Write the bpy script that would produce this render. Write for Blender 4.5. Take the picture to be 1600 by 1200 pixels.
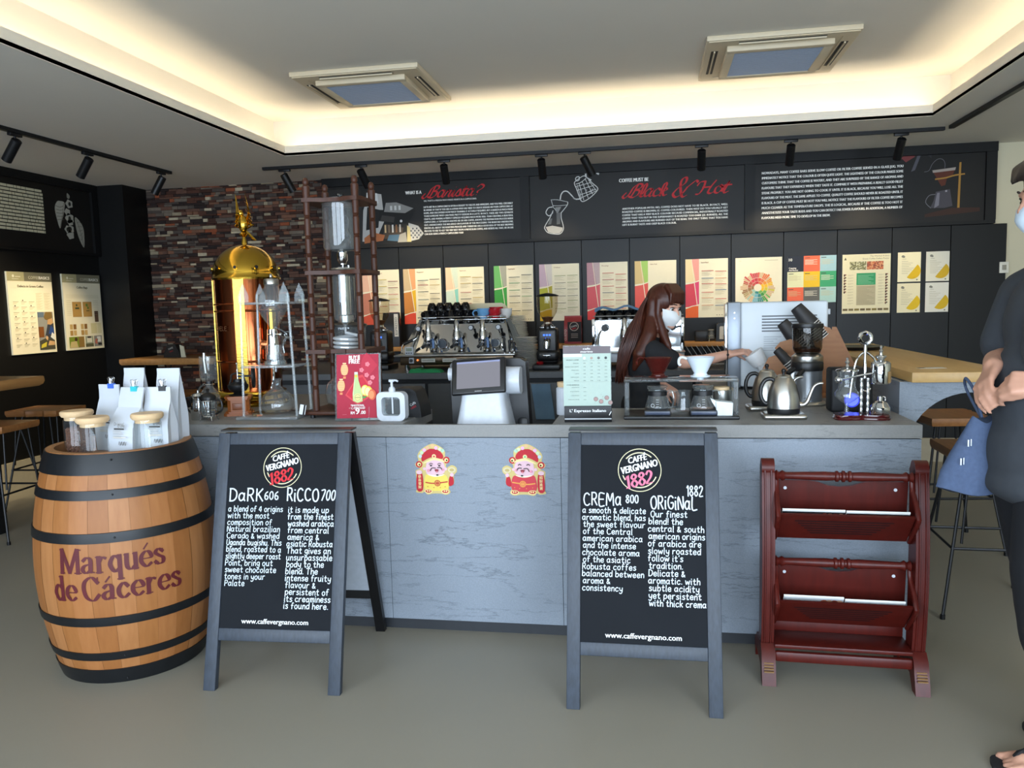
import bpy, bmesh, random
from math import sin, cos, pi, radians as rad, atan2, hypot, floor, sqrt
from mathutils import Vector as V, Matrix as Mx
random.seed(7)
SC = bpy.context.scene
COL = SC.collection
for o in list(bpy.data.objects): bpy.data.objects.remove(o)

# ---------------------------------------------------------------- camera
cam_data = bpy.data.cameras.new('camera')
cam = bpy.data.objects.new('camera', cam_data)
COL.objects.link(cam)
_yaw, _pitch, _roll = rad(10.009), rad(5.666), rad(-1.482)
_r = V((cos(_yaw), sin(_yaw), 0)); _f = V((-sin(_yaw), cos(_yaw), 0)); _u = V((0, 0, 1))
_f2 = _f*cos(_pitch) - _u*sin(_pitch); _u2 = _u*cos(_pitch) + _f*sin(_pitch)
_r3 = _r*cos(_roll) + _u2*sin(_roll); _u3 = _u2*cos(_roll) - _r*sin(_roll)
cam.matrix_world = Mx(((_r3.x, _u3.x, -_f2.x, 0), (_r3.y, _u3.y, -_f2.y, 0), (_r3.z, _u3.z, -_f2.z, 1.4), (0, 0, 0, 1)))
cam_data.sensor_width = 36.0
cam_data.lens = 36.0*1241.6/1600
cam_data.clip_start = 0.05
SC.camera = cam

# ---------------------------------------------------------------- view, sky, daylight
SC.view_settings.view_transform = 'Standard'
SC.view_settings.look = 'None'
SC.view_settings.gamma = 1.0
SC.view_settings.use_curve_mapping = False
SC.view_settings.exposure = 0.0
SC.cycles.transparent_max_bounces = 32
SC.cycles.max_bounces = 8
SC.cycles.sample_clamp_indirect = 6

world = bpy.data.worlds.new('sky'); SC.world = world
world.use_nodes = True
_n, _l = world.node_tree.nodes, world.node_tree.links
_bg = _n['Background']
_tc = _n.new('ShaderNodeTexCoord'); _sx = _n.new('ShaderNodeSeparateXYZ'); _cr = _n.new('ShaderNodeValToRGB')
_mr = _n.new('ShaderNodeMapRange'); _mr.inputs[1].default_value = -1; _mr.inputs[2].default_value = 1
_l.new(_tc.outputs['Generated'], _sx.inputs[0]); _l.new(_sx.outputs['Z'], _mr.inputs[0]); _l.new(_mr.outputs[0], _cr.inputs[0])
_e = _cr.color_ramp.elements
_e[0].position = 0.46; _e[0].color = (.20, .20, .19, 1)
_e[1].position = 0.56; _e[1].color = (.80, .90, 1.0, 1)
_l.new(_cr.outputs[0], _bg.inputs['Color'])
_bg.inputs['Strength'].default_value = 1.6

def area_light(name, loc, target, sx, sy, power, col):
    d = bpy.data.lights.new(name, 'AREA'); d.shape = 'RECTANGLE'; d.size = sx; d.size_y = sy; d.energy = power; d.color = col
    o = bpy.data.objects.new(name, d); COL.objects.link(o)
    o.location = loc; o.rotation_euler = (V(target)-V(loc)).to_track_quat('-Z', 'Y').to_euler()
    return o
DAY = (.70, .84, 1.0)
# daylight through the three panes of the shop front behind the viewer
area_light('daylight_left', (-3.3, -2.0, 1.45), (-3.0, 4, .9), 2.5, 2.4, 155, DAY)
area_light('daylight_middle', (-.5, -2.0, 1.45), (-.5, 4, .9), 2.5, 2.4, 172, DAY)
area_light('daylight_right', (2.3, -2.0, 1.45), (1.8, 4, .9), 2.5, 2.4, 215, DAY)

# ---------------------------------------------------------------- helpers
def lin(c):
    c = c.lstrip('#'); out = []
    for i in (0, 2, 4):
        v = int(c[i:i+2], 16)/255
        out.append(v/12.92 if v <= .04045 else ((v+.055)/1.055)**2.4)
    return (*out, 1)
_mats = {}
def mat(name, col, rough=.5, metal=0., var=.12, scale=40., bump=0., stretch=None, col2=None, spec=.5, coat=0., emit=0.):
    """Principled material whose colour is varied by an object-space noise."""
    if name in _mats: return _mats[name]
    m = bpy.data.materials.new(name); m.use_nodes = True
    n, l = m.node_tree.nodes, m.node_tree.links
    b = n['Principled BSDF']
    b.inputs['Roughness'].default_value = rough; b.inputs['Metallic'].default_value = metal
    b.inputs['Specular IOR Level'].default_value = spec
    if coat: b.inputs['Coat Weight'].default_value = coat; b.inputs['Coat Roughness'].default_value = .08
    c = lin(col)
    tc = n.new('ShaderNodeTexCoord'); mp = n.new('ShaderNodeMapping'); no = n.new('ShaderNodeTexNoise'); mx = n.new('ShaderNodeMix')
    mx.data_type = 'RGBA'
    if stretch: mp.inputs['Scale'].default_value = stretch
    no.inputs['Scale'].default_value = scale; no.inputs['Detail'].default_value = 4
    l.new(tc.outputs['Object'], mp.inputs[0]); l.new(mp.outputs[0], no.inputs['Vector'])
    l.new(no.outputs['Fac'], mx.inputs[0])
    c2 = lin(col2) if col2 else tuple(min(1, x*(1+var)) for x in c[:3])+(1,)
    c1 = c if col2 else tuple(x*(1-var) for x in c[:3])+(1,)
    mx.inputs[6].default_value = c1; mx.inputs[7].default_value = c2
    l.new(mx.outputs[2], b.inputs['Base Color'])
    if bump:
        bp = n.new('ShaderNodeBump'); bp.inputs['Strength'].default_value = bump; bp.inputs['Distance'].default_value = .002
        l.new(no.outputs['Fac'], bp.inputs['Height']); l.new(bp.outputs[0], b.inputs['Normal'])
    if emit:
        b.inputs['Emission Color'].default_value = c; b.inputs['Emission Strength'].default_value = emit
    _mats[name] = m
    return m
def glass(name, tint='#ffffff', rough=.02, refl=1.45, frost=0., fc=(.85, .88, .9, 1)):
    """Thin clear glass: a fresnel mix of see-through and mirror."""
    if name in _mats: return _mats[name]
    m = bpy.data.materials.new(name); m.use_nodes = True
    n, l = m.node_tree.nodes, m.node_tree.links
    n.remove(n['Principled BSDF'])
    t = n.new('ShaderNodeBsdfTransparent'); g = n.new('ShaderNodeBsdfGlossy'); f = n.new('ShaderNodeFresnel'); x = n.new('ShaderNodeMixShader')
    no = n.new('ShaderNodeTexNoise'); no.inputs['Scale'].default_value = 30
    mr = n.new('ShaderNodeMapRange'); mr.inputs[3].default_value = rough; mr.inputs[4].default_value = rough*1.6+.005
    l.new(no.outputs['Fac'], mr.inputs[0]); l.new(mr.outputs[0], g.inputs['Roughness'])
    t.inputs[0].default_value = lin(tint)
    ge = n.new('ShaderNodeNewGeometry'); ir = n.new('ShaderNodeMapRange'); ir.inputs[3].default_value = refl; ir.inputs[4].default_value = 1/refl
    l.new(ge.outputs['Backfacing'], ir.inputs[0]); l.new(ir.outputs[0], f.inputs[0])
    src = t
    if frost:
        df = n.new('ShaderNodeBsdfDiffuse'); df.inputs[0].default_value = fc; src = n.new('ShaderNodeMixShader'); src.inputs[0].default_value = frost
        l.new(t.outputs[0], src.inputs[1]); l.new(df.outputs[0], src.inputs[2])
    l.new(f.outputs[0], x.inputs[0]); l.new(src.outputs[0], x.inputs[1]); l.new(g.outputs[0], x.inputs[2])
    l.new(x.outputs[0], n['Material Output'].inputs[0])
    _mats[name] = m
    return m
def glow(name, col, s):
    if name in _mats: return _mats[name]
    m = bpy.data.materials.new(name); m.use_nodes = True
    n, l = m.node_tree.nodes, m.node_tree.links
    n.remove(n['Principled BSDF'])
    e = n.new('ShaderNodeEmission'); e.inputs[0].default_value = lin(col); e.inputs[1].default_value = s
    l.new(e.outputs[0], n['Material Output'].inputs[0]); _mats[name] = m
    return m
def ink(c): return mat('ink_'+c.strip('#'), c, .55, var=.04, scale=60, spec=.3)

def cr(pts, k=4, closed=False):
    """Catmull-Rom through points (any dimension)."""
    P = [V(p) for p in pts]; n = len(P); out = []
    rng = range(n if closed else n-1)
    for i in rng:
        if closed: a, b, c, d = P[i-1], P[i], P[(i+1) % n], P[(i+2) % n]
        else: a, b, c, d = P[max(i-1, 0)], P[i], P[i+1], P[min(i+2, n-1)]
        for j in range(k):
            t = j/k
            out.append(.5*((2*b)+(c-a)*t+(2*a-5*b+4*c-d)*t*t+(3*b-a-3*c+d)*t**3))
    if not closed: out.append(P[-1])
    return out

class MB:
    def __init__(s): s.v = []; s.f = []; s.mi = []; s.cur = 0; s.T = Mx(); s.mats = []
    def m(s, material):
        if material not in s.mats: s.mats.append(material)
        s.cur = s.mats.index(material); return s
    def at(s, loc=(0, 0, 0), rot=(0, 0, 0), sc=1):
        from mathutils import Euler
        s.T = Mx.Translation(loc) @ Euler([rad(a) for a in rot]).to_matrix().to_4x4() @ Mx.Scale(sc, 4); return s
    def add(s, vs, fs):
        n = len(s.v); s.v += [s.T @ V((p[0], p[1], p[2])) for p in vs]; s.f += [[i+n for i in f] for f in fs]; s.mi += [s.cur]*len(fs); return s
    def box(s, x0, x1, y0, y1, z0, z1):
        vs = [(x, y, z) for z in (z0, z1) for y in (y0, y1) for x in (x0, x1)]
        return s.add(vs, [[0, 2, 3, 1], [4, 5, 7, 6], [0, 1, 5, 4], [2, 6, 7, 3], [0, 4, 6, 2], [1, 3, 7, 5]])
    def rbox(s, x0, x1, y0, y1, z0, z1, b=.004, seg=2):
        bm = bmesh.new(); bmesh.ops.create_cube(bm, size=1)
        for q in bm.verts: q.co = V(((x0+x1)/2+q.co.x*(x1-x0), (y0+y1)/2+q.co.y*(y1-y0), (z0+z1)/2+q.co.z*(z1-z0)))
        b = min(b, .49*min(abs(x1-x0), abs(y1-y0), abs(z1-z0)))
        bmesh.ops.bevel(bm, geom=bm.edges[:], offset=b, segments=seg, affect='EDGES', profile=.5)
        bm.verts.index_update()
        s.add([q.co for q in bm.verts], [[q.index for q in f.verts] for f in bm.faces]); bm.free(); return s
    def ring(s, rings, closed=False, caps=True):
        """Bridge successive vertex rings of equal length."""
        n = len(rings[0]); vs = [p for r in rings for p in r]; fs = []
        R = len(rings)
        for i in range(R if closed else R-1):
            a, b = i*n, ((i+1) % R)*n
            for j in range(n):
                k = (j+1) % n; fs.append([a+j, a+k, b+k, b+j])
        if caps and not closed: fs.append(list(range(n))[::-1]); fs.append([(R-1)*n+j for j in range(n)])
        return s.add(vs, fs)
    def cyl(s, a, b, r, r2=None, n=16, caps=True): return s.tube([a, b], [r, r if r2 is None else r2], n, caps=caps)
    def tube(s, pts, r, n=8, closed=False, caps=True, flat=1.0):
        P = [V(p) for p in pts]; N = len(P); R = r if isinstance(r, (list, tuple)) else [r]*N
        rings = []; up = None
        for i in range(N):
            if closed: t = P[(i+1) % N]-P[i-1]
            else: t = P[min(i+1, N-1)]-P[max(i-1, 0)]
            if t.length < 1e-9: t = V((0, 0, 1))
            t.normalize()
            if up is None: up = t.orthogonal().normalized() if abs(t.z) > .99 else V((0, 0, 1))
            up = (up-t*up.dot(t))
            if up.length < 1e-6: up = t.orthogonal()
            up.normalize(); sd = t.cross(up)
            rings.append([P[i]+R[i]*(cos(2*pi*j/n)*sd+flat*sin(2*pi*j/n)*up) for j in range(n)])
        return s.ring(rings, closed, caps)
    def lathe(s, prof, n=24, c=(0, 0, 0), a0=0, a1=360, caps=False):
        full = abs(a1-a0) >= 360; m = n if full else n+1; vs = []; fs = []
        for r, z in prof:
            for j in range(m):
                t = rad(a0+(a1-a0)*j/n); vs.append((c[0]+r*cos(t), c[1]+r*sin(t), c[2]+z))
        for i in range(len(prof)-1):
            for j in range(n):
                k = (j+1) % m; fs.append([i*m+j, i*m+k, (i+1)*m+k, (i+1)*m+j])
        if caps: fs.append(list(range(m))[::-1]); fs.append([(len(prof)-1)*m+j for j in range(m)])
        return s.add(vs, fs)
    def prism(s, poly, h0, h1, ax='xy'):
        def p(a, b, h): return {'xy': (a, b, h), 'xz': (a, h, b), 'yz': (h, a, b)}[ax]
        n = len(poly); vs = [p(a, b, h) for h in (h0, h1) for a, b in poly]
        fs = [list(range(n))[::-1], list(range(n, 2*n))]+[[i, (i+1) % n, n+(i+1) % n, n+i] for i in range(n)]
        return s.add(vs, fs)
    def ball(s, c, r, n=16, m=10, half=None):
        r = r if isinstance(r, (tuple, list)) else (r, r, r)
        vs = []; fs = []
        for i in range(m+1):
            t = pi*i/m-pi/2
            for j in range(n):
                a = 2*pi*j/n; vs.append((c[0]+r[0]*cos(t)*cos(a), c[1]+r[1]*cos(t)*sin(a), c[2]+r[2]*sin(t)))
        for i in range(m):
            for j in range(n):
                k = (j+1) % n; fs.append([i*n+j, i*n+k, (i+1)*n+k, (i+1)*n+j])
        return s.add(vs, fs)
    def torus(s, c, R, r, ax='z', n=28, k=8, a0=0, a1=360):
        pts = []
        full = abs(a1-a0) >= 360
        for i in range(n if full else n+1):
            t = rad(a0+(a1-a0)*i/n); a, b = R*cos(t), R*sin(t)
            q = {'z': (a, b, 0), 'y': (a, 0, b), 'x': (0, a, b)}[ax]
            pts.append((c[0]+q[0], c[1]+q[1], c[2]+q[2]))
        return s.tube(pts, r, k, closed=full)
    def face(s, vs): return s.add(vs, [list(range(len(vs)))])
    def build(s, name, material=None, parent=None, loc=None, rotz=None, smooth=38):
        me = bpy.data.meshes.new(name)
        me.from_pydata([tuple(p) for p in s.v], [], s.f)
        ms = s.mats if s.mats else [material]
        for q in ms: me.materials.append(q)
        if s.mats:
            for p, i in zip(me.polygons, s.mi): p.material_index = i
        bm = bmesh.new(); bm.from_mesh(me)
        if not getattr(s, 'keep', False): bmesh.ops.recalc_face_normals(bm, faces=bm.faces)
        bm.to_mesh(me); bm.free()
        if smooth:
            for p in me.polygons: p.use_smooth = True
            me.set_sharp_from_angle(angle=rad(smooth))
        o = bpy.data.objects.new(name, me); COL.objects.link(o)
        if parent: o.parent = parent
        if loc is not None: o.location = loc
        if rotz is not None: o.rotation_euler = (0, 0, rad(rotz))
        return o

def thing(name, label, cat, loc=(0, 0, 0), rotz=0, group=None):
    o = bpy.data.objects.new(name, None); o.empty_display_size = .05; COL.objects.link(o)
    o.location = loc; o.rotation_euler = (0, 0, rad(rotz))
    return tag(o, label, cat, group)
def tag(o, label, cat, group=None):
    o['label'] = label; o['category'] = cat
    if group: o['group'] = group
    return o
def struct(mb, name, material=None, smooth=38):
    o = mb.build(name, material, smooth=smooth); o['kind'] = 'structure'; return o
def dup(root, loc=None, rotz=None, label=None, group=None, sc=None):
    r = root.copy(); COL.objects.link(r)
    if loc is not None: r.location = loc
    if rotz is not None: r.rotation_euler = (0, 0, rad(rotz))
    if sc: r.scale = sc if isinstance(sc, (tuple, list)) else (sc,)*3
    if label: r['label'] = label
    if group: r['group'] = group
    for ch in list(root.children):
        c = ch.copy(); COL.objects.link(c); c.parent = r
        for g in list(ch.children):
            d = g.copy(); COL.objects.link(d); d.parent = c
    return r

# ---------------------------------------------------------------- flat printing and lettering
_txt = {}
def text_geo(body):
    if body in _txt: return _txt[body]
    cu = bpy.data.curves.new('t', 'FONT'); cu.body = body; cu.size = 1; cu.resolution_u = 2
    ob = bpy.data.objects.new('t', cu); COL.objects.link(ob)
    bpy.context.view_layer.update()
    me = bpy.data.meshes.new_from_object(ob.evaluated_get(bpy.context.evaluated_depsgraph_get()))
    vs = [(p.co.x, p.co.y) for p in me.vertices]; fs = [list(p.vertices) for p in me.polygons]
    bpy.data.objects.remove(ob); bpy.data.curves.remove(cu); bpy.data.meshes.remove(me)
    w = max([p[0] for p in vs], default=0); w0 = min([p[0] for p in vs], default=0)
    _txt[body] = (vs, fs, w0, w)
    return _txt[body]

G = {  # single-stroke hand lettering: x-height 4, capitals 6
'a': '3.1,3 2,4 .7,3.2 .4,1.5 1.3,.1 2.5,.7 3.1,2.2|3.2,3.9 3.1,1 3.6,.1', 'b': '.5,6.3 .5,.2|.5,2 1.4,3.8 2.8,3.6 3.3,2 2.6,.3 1.3,.1 .5,1', 'c': '3.1,3.3 2.1,4 .8,3.2 .4,1.7 1.2,.2 2.3,.1 3.2,.8',
'd': '3.1,3 2,4 .7,3.2 .4,1.5 1.3,.1 2.5,.7 3.1,2.2|3.2,6.3 3.2,.1', 'e': '.6,2 3,2.2 2.8,3.6 1.8,4 .7,3.2 .4,1.6 1.2,.2 2.4,.1 3.2,.9', 'f': '2.9,5.8 2.1,6.3 1.4,5.4 1.3,3 1.3,0|.4,3.6 2.5,3.7',
'g': '3.1,3 2,4 .7,3.2 .5,1.6 1.4,.4 2.5,.9 3.1,2.2|3.2,3.9 3.2,0 2.6,-1.8 1.4,-2.1 .5,-1.4', 'h': '.5,6.3 .5,0|.5,2.2 1.6,3.8 2.7,3.5 3,2 3,0', 'i': '.6,3.9 .6,.4 1,0|.6,5.4 .7,5.6', 'j': '1.2,3.9 1.2,-1 .6,-2 -.2,-1.7|1.2,5.4 1.3,5.6',
'k': '.5,6.3 .5,0|2.9,3.9 .6,1.9|1.3,2.4 3.1,0', 'l': '.6,6.3 .6,.5 1.1,0', 'm': '.4,3.9 .4,0|.4,2.3 1.3,3.9 2.1,3.5 2.2,2 2.2,0|2.2,2.3 3.1,3.9 4,3.5 4.1,2 4.1,0', 'n': '.5,3.9 .5,0|.5,2.3 1.6,3.9 2.7,3.5 3,2 3,0',
'o': '1.9,4 .7,3.3 .4,1.8 1.2,.1 2.5,.2 3.2,1.8 2.9,3.4 1.9,4', 'p': '.5,3.9 .5,-2.1|.5,2.2 1.4,3.9 2.8,3.6 3.3,2.1 2.6,.4 1.3,.2 .5,1', 'q': '3.1,3 2,4 .7,3.2 .4,1.5 1.3,.2 2.5,.8 3.1,2.2|3.2,3.9 3.2,-2.2', 'r': '.5,3.9 .5,0|.5,2.2 1.4,3.7 2.7,3.8',
's': '2.8,3.5 1.7,4 .7,3.2 1.3,2.3 2.4,1.8 2.8,.9 1.9,.1 .5,.4', 't': '1.5,5.7 1.4,1 2,.1 2.9,.5|.4,3.8 2.7,3.9', 'u': '.5,3.9 .5,1.3 1.2,.1 2.3,.3 3,1.6|3.1,3.9 3.1,.8 3.5,0', 'v': '.3,3.9 1.6,0 3,3.9', 'w': '.3,3.9 1.2,0 2.3,3.2 3.4,0 4.4,3.9',
'x': '.4,3.9 3,0|3,3.9 .4,0', 'y': '.4,3.9 .7,1.8 1.7,.8 2.9,1.8|3.2,3.9 3,0 2.3,-1.8 1,-2 .4,-1.3', 'z': '.4,3.8 2.9,3.9 .4,.1 3.1,.1',
'A': '.2,0 2.1,6.2 4,0|.9,2.1 3.4,2.1', 'B': '.5,6.1 .5,0|.5,6.1 2.6,6 3.1,4.8 2.4,3.5 .6,3.2|2,3.3 3.5,2.6 3.4,.9 2.2,0 .4,0', 'C': '3.8,5.2 2.5,6.1 1,5.3 .4,3 1.1,.7 2.6,0 4,.8', 'D': '.6,6.1 .6,0|.3,6.1 2.4,5.9 3.9,4.4 3.8,1.8 2.4,.2 .4,0', 'E': '3.6,6 .6,6 .6,0 3.6,0|.6,3.2 3.1,3.2',
'G': '3.8,5.2 2.5,6.1 1,5.3 .4,3 1.1,.7 2.6,0 3.8,1 3.8,2.8 2.4,2.8', 'H': '.5,6.1 .5,0|3.8,6.1 3.8,0|.5,3.1 3.8,3.1', 'I': '.7,6.1 .7,0', 'K': '.6,6.1 .6,0|3.6,6.1 .7,2.8|1.4,3.5 3.8,0', 'L': '.6,6.1 .6,.1 3.6,.1', 'M': '.4,0 .9,6.1 2.6,2 4.3,6.1 4.8,0', 'N': '.5,0 .5,6.1 3.7,0 3.7,6.1', 'O': '2.2,6.1 .8,5 .4,3 1.2,.5 2.8,0 4,1.6 4,4.2 3.2,5.8 2.2,6.1',
'P': '.5,6.1 .5,0|.5,6.1 2.6,6 3.3,4.6 2.5,3.1 .6,2.9', 'R': '.5,6.1 .5,0|.3,6.1 2.6,6 3.3,4.6 2.5,3.1 .6,2.9|1.7,3 3.6,0', 'S': '3.4,5.3 2.2,6.1 .8,5.2 1.2,3.7 2.9,2.7 3.3,1.2 2.2,.1 .5,.6', 'T': '.2,6 4,6|2.1,6 2.1,0', 'U': '.5,6.1 .5,1.6 1.6,0 3,.4 3.6,2 3.6,6.1', 'V': '.2,6.1 2,0 3.8,6.1', 'W': '.2,6.1 1.4,0 2.7,4.8 4,0 5.2,6.1',
'0': '1.8,6 .7,4.8 .5,2 1.6,.1 2.9,1.2 3.1,4 2.6,5.6 1.8,6', '1': '.3,4.8 1.3,6 1.3,0', '2': '.5,4.8 1.5,6 2.9,5.4 2.8,3.8 .5,.1 3.3,.1', '4': '2.6,0 2.6,6 .3,2 3.5,2', '6': '2.8,5.8 1.3,4.6 .6,2.2 1.3,.2 2.7,.3 3.1,1.9 2,3 .8,2.3', '7': '.4,5.9 3.2,6 1.4,0', '8': '1.8,3.3 .7,4.6 1.8,6 2.9,4.8 1.8,3.3 .5,1.6 1.8,.1 3.1,1.5 1.8,3.3', '9': '3,4.4 1.8,3.2 .7,4.2 1.2,5.8 2.6,5.8 3,4.3 2.8,1.6 1.9,0',
'.': '.5,.2 .7,.3', ',': '.7,.4 .4,-.8', "'": '.6,6.2 .5,5', '!': '.6,6.2 .6,1.8|.6,.2 .7,.4', '&': '3.4,1.8 1.6,.1 .5,.9 1,2.4 2.2,3.9 2,5 1.1,5 1,3.8 2,2 3.6,0', '?': '.5,4.8 1.4,6.1 2.8,5.4 2.6,3.9 1.5,2.8 1.4,1.7|1.4,.2 1.5,.4', '-': '.5,2.2 2.4,2.2'}
def glyph(ch):
    if ch not in G: return [], 2.2
    st = [[tuple(float(q) for q in p.split(',')) for p in s.split()] for s in G[ch].split('|')]
    return st, max(p[0] for s in st for p in s)

class Print(MB):
    """Flat printing built in its own xy plane (x right, y up, +z out of the sheet)."""
    def __init__(s): super().__init__(); s.z = .0006; s.keep = True
    def up(s): s.z += .00035; return s
    def poly(s, pts, col):
        s.m(ink(col) if isinstance(col, str) else col)
        a = sum(pts[i-1][0]*pts[i][1]-pts[i][0]*pts[i-1][1] for i in range(len(pts)))
        if a < 0: pts = pts[::-1]
        return s.face([(x, y, s.z) for x, y in pts])
    def rect(s, x0, y0, x1, y1, col): return s.poly([(x0, y0), (x1, y0), (x1, y1), (x0, y1)], col)
    def disc(s, x, y, r, col, ry=None, n=24, a0=0, a1=360, r0=0):
        ry = ry or r
        out = [(x+r*cos(rad(a0+(a1-a0)*i/n)), y+ry*sin(rad(a0+(a1-a0)*i/n))) for i in range(n+1)]
        if r0:
            k = r0/r
            for i in range(n): s.poly([(x+(out[i][0]-x)*k, y+(out[i][1]-y)*k), out[i], out[i+1], (x+(out[i+1][0]-x)*k, y+(out[i+1][1]-y)*k)], col)
            return s
        if abs(a1-a0) >= 360: out = out[:-1]
        else: out = [(x, y)]+out
        return s.poly(out, col)
    def text(s, x, y, size, body, col, w=None, sx=1., al='l', shear=0., rot=0., bold=0., wrap=None):
        vs, fs, w0, w1 = text_geo(body)
        if not vs: return s
        k = size*sx if w is None else w/(w1-w0)
        tw = (w1-w0)*k; ox = {'l': 0, 'c': -tw/2, 'r': -tw}[al]
        s.m(ink(col) if isinstance(col, str) else col)
        for i_, dx in enumerate((0,) if not bold else (-bold, 0, bold)):
            q = []; zz = s.z+.0001*i_
            for a, b in vs:
                px = (a-w0)*k+ox+dx+shear*b*size; py = b*size
                q.append((x+px*cos(rot)-py*sin(rot), y+px*sin(rot)+py*cos(rot), zz))
            s.add(q, fs)
        return s
    def stroke(s, pts, wdt, col, nib=None, smooth=4, closed=False):
        """Line of even width, or a broad-nib line when nib=(half width, angle, thin half width)."""
        s.m(ink(col) if isinstance(col, str) else col)
        P = cr(pts, smooth, closed) if (smooth and len(pts) > 2) else [V(p) for p in pts]
        if closed and not (smooth and len(pts) > 2): P = P+[P[0]]
        if closed and smooth and len(pts) > 2: P.append(P[0])
        L = []; R = []; s.k = (getattr(s, 'k', 0)+1) % 7; zz = s.z+s.k*.00008
        for i, p in enumerate(P):
            t = P[min(i+1, len(P)-1)]-P[max(i-1, 0)]
            if t.length < 1e-9: t = V((1, 0))
            t = V((t.x, t.y)); t.normalize(); nrm = V((-t.y, t.x))
            if nib: h = nib[2]+nib[0]*abs(t.x*sin(nib[1])-t.y*cos(nib[1]))
            else: h = wdt/2
            if (i == 0 or i == len(P)-1) and not closed: p = V((p.x, p.y))+t*(h*.6 if i else -h*.6); 
            L.append((p.x+nrm.x*h, p.y+nrm.y*h, zz)); R.append((p.x-nrm.x*h, p.y-nrm.y*h, zz))
        n = len(L)
        return s.add(R+L, [[i, i+1, n+i+1, n+i] for i in range(n-1)])
    def hand(s, x, y, h, body, col, wdt=None, slant=0., nib=None, jit=0., sx=1., gap=1.0, w=None, rot=0.):
        """Hand lettering; h is the height of a capital."""
        k = h/6.; adv = 0; items = []
        for ch in body:
            if ch == ' ': adv += 2.3; continue
            st, gw = glyph(ch); items.append((adv, st)); adv += gw+gap
        if w: sx = w/(adv*k)
        for a, st in items:
            jy = random.uniform(-jit, jit); js = 1+random.uniform(-jit, jit)*.15
            for q in st:
                pts = []
                for px, py in q:
                    X = (a+px)*k*sx+slant*py*k; Y = (py*js+jy)*k
                    pts.append((x+X*cos(rot)-Y*sin(rot), y+X*sin(rot)+Y*cos(rot)))
                s.stroke(pts, wdt or .8*k, col, nib)
        return adv*k*sx
def place(o, origin, right, up):
    """Stand a Print built in xy up in the room: its x along right, y along up."""
    r, u = V(right).normalized(), V(up).normalized(); n = r.cross(u)
    o.matrix_world = Mx(((r.x, u.x, n.x, origin[0]), (r.y, u.y, n.y, origin[1]), (r.z, u.z, n.z, origin[2]), (0, 0, 0, 1)))
    return o

# shared materials
BLACK = mat('black_metal', '#141416', .4, .3)
BLACKP = mat('black_plastic', '#121214', .38)
CHROME = mat('chrome', '#d8dadc', .07, 1., var=.03)
STEEL = mat('brushed_steel', '#b9b7b2', .28, 1., var=.12, scale=30, stretch=(1, 1, 30))
WHITEP = mat('white_plastic', '#c3c8cf', .3)
WHITE = mat('white_paint', '#e8e4da', .6)
GLASS = glass('clear_glass', '#f4f8f8', .02, 1.75, .05)
ACRYL = glass('acrylic', '#f3f8f8', .03, 1.3, .06)
ACRE = glass('acrylic_edge', '#f3f8f8', .05, 1.45, .2)
# ================================================================ the room
CEIL = 2.6; UP = 2.9; BACKY = 7.12
FLOOR = mat('floor_screed', '#8c877a', .36, var=.05, scale=1.6, spec=.35)
b = MB(); b.box(-7.2, 5.2, -2.2, 7.4, -.1, 0); struct(b, 'floor', FLOOR)
SOFF = mat('ceiling_paint', '#e0dbd0', .8, var=.02, scale=3)
RX0, RX1, RY0, RY1 = -2.79, 1.885, -1.2, 5.93; L = .16
b = MB()
b.box(-7.2, RX0, -2.2, 7.4, CEIL, CEIL+.02); b.box(RX1, 5.2, -2.2, 7.4, CEIL, CEIL+.02)
b.box(RX0, RX1, RY1, 7.4, CEIL, CEIL+.02); b.box(RX0, RX1, -2.2, RY0, CEIL, CEIL+.02)
b.box(-7.2, 5.2, -2.2, 7.4, UP, UP+.05)
struct(b, 'ceiling', SOFF)
# the upstand of the cove and the wall behind it
b = MB(); t = .015; h = CEIL+.073
C_ = CEIL-.002
b.box(RX0-t, RX0, RY0-t, RY1+t, C_, h); b.box(RX1, RX1+t, RY0-t, RY1+t, C_, h)
b.box(RX0, RX1, RY1, RY1+t, C_, h); b.box(RX0, RX1, RY0-t, RY0, C_, h)
struct(b, 'trim_1', mat('cove_lip_paint', '#e9e2d2', .7, var=.02))
b = MB()
b.box(RX0-L-t, RX0-L, RY0-L, RY1+L, CEIL+.02, UP); b.box(RX1+L, RX1+L+t, RY0-L, RY1+L, CEIL+.02, UP)
b.box(RX0-L, RX1+L, RY1+L, RY1+L+t, CEIL+.02, UP); b.box(RX0-L, RX1+L, RY0-L-t, RY0-L, CEIL+.02, UP)
struct(b, 'trim_2', SOFF)
LED = glow('warm_led', '#ffeccb', 30)
b = MB(); z = CEIL+.03
for x0, x1, y0, y1 in ((RX0-.1, RX0-.085, RY0, RY1), (RX1+.085, RX1+.1, RY0, RY1), (RX0, RX1, RY1+.085, RY1+.1)): b.box(x0, x1, y0, y1, z-.01, z)
tag(b.build('cove_light_strip', LED), 'glowing warm white strip hidden behind the raised edge of the ceiling cove', 'cove light')

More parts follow.
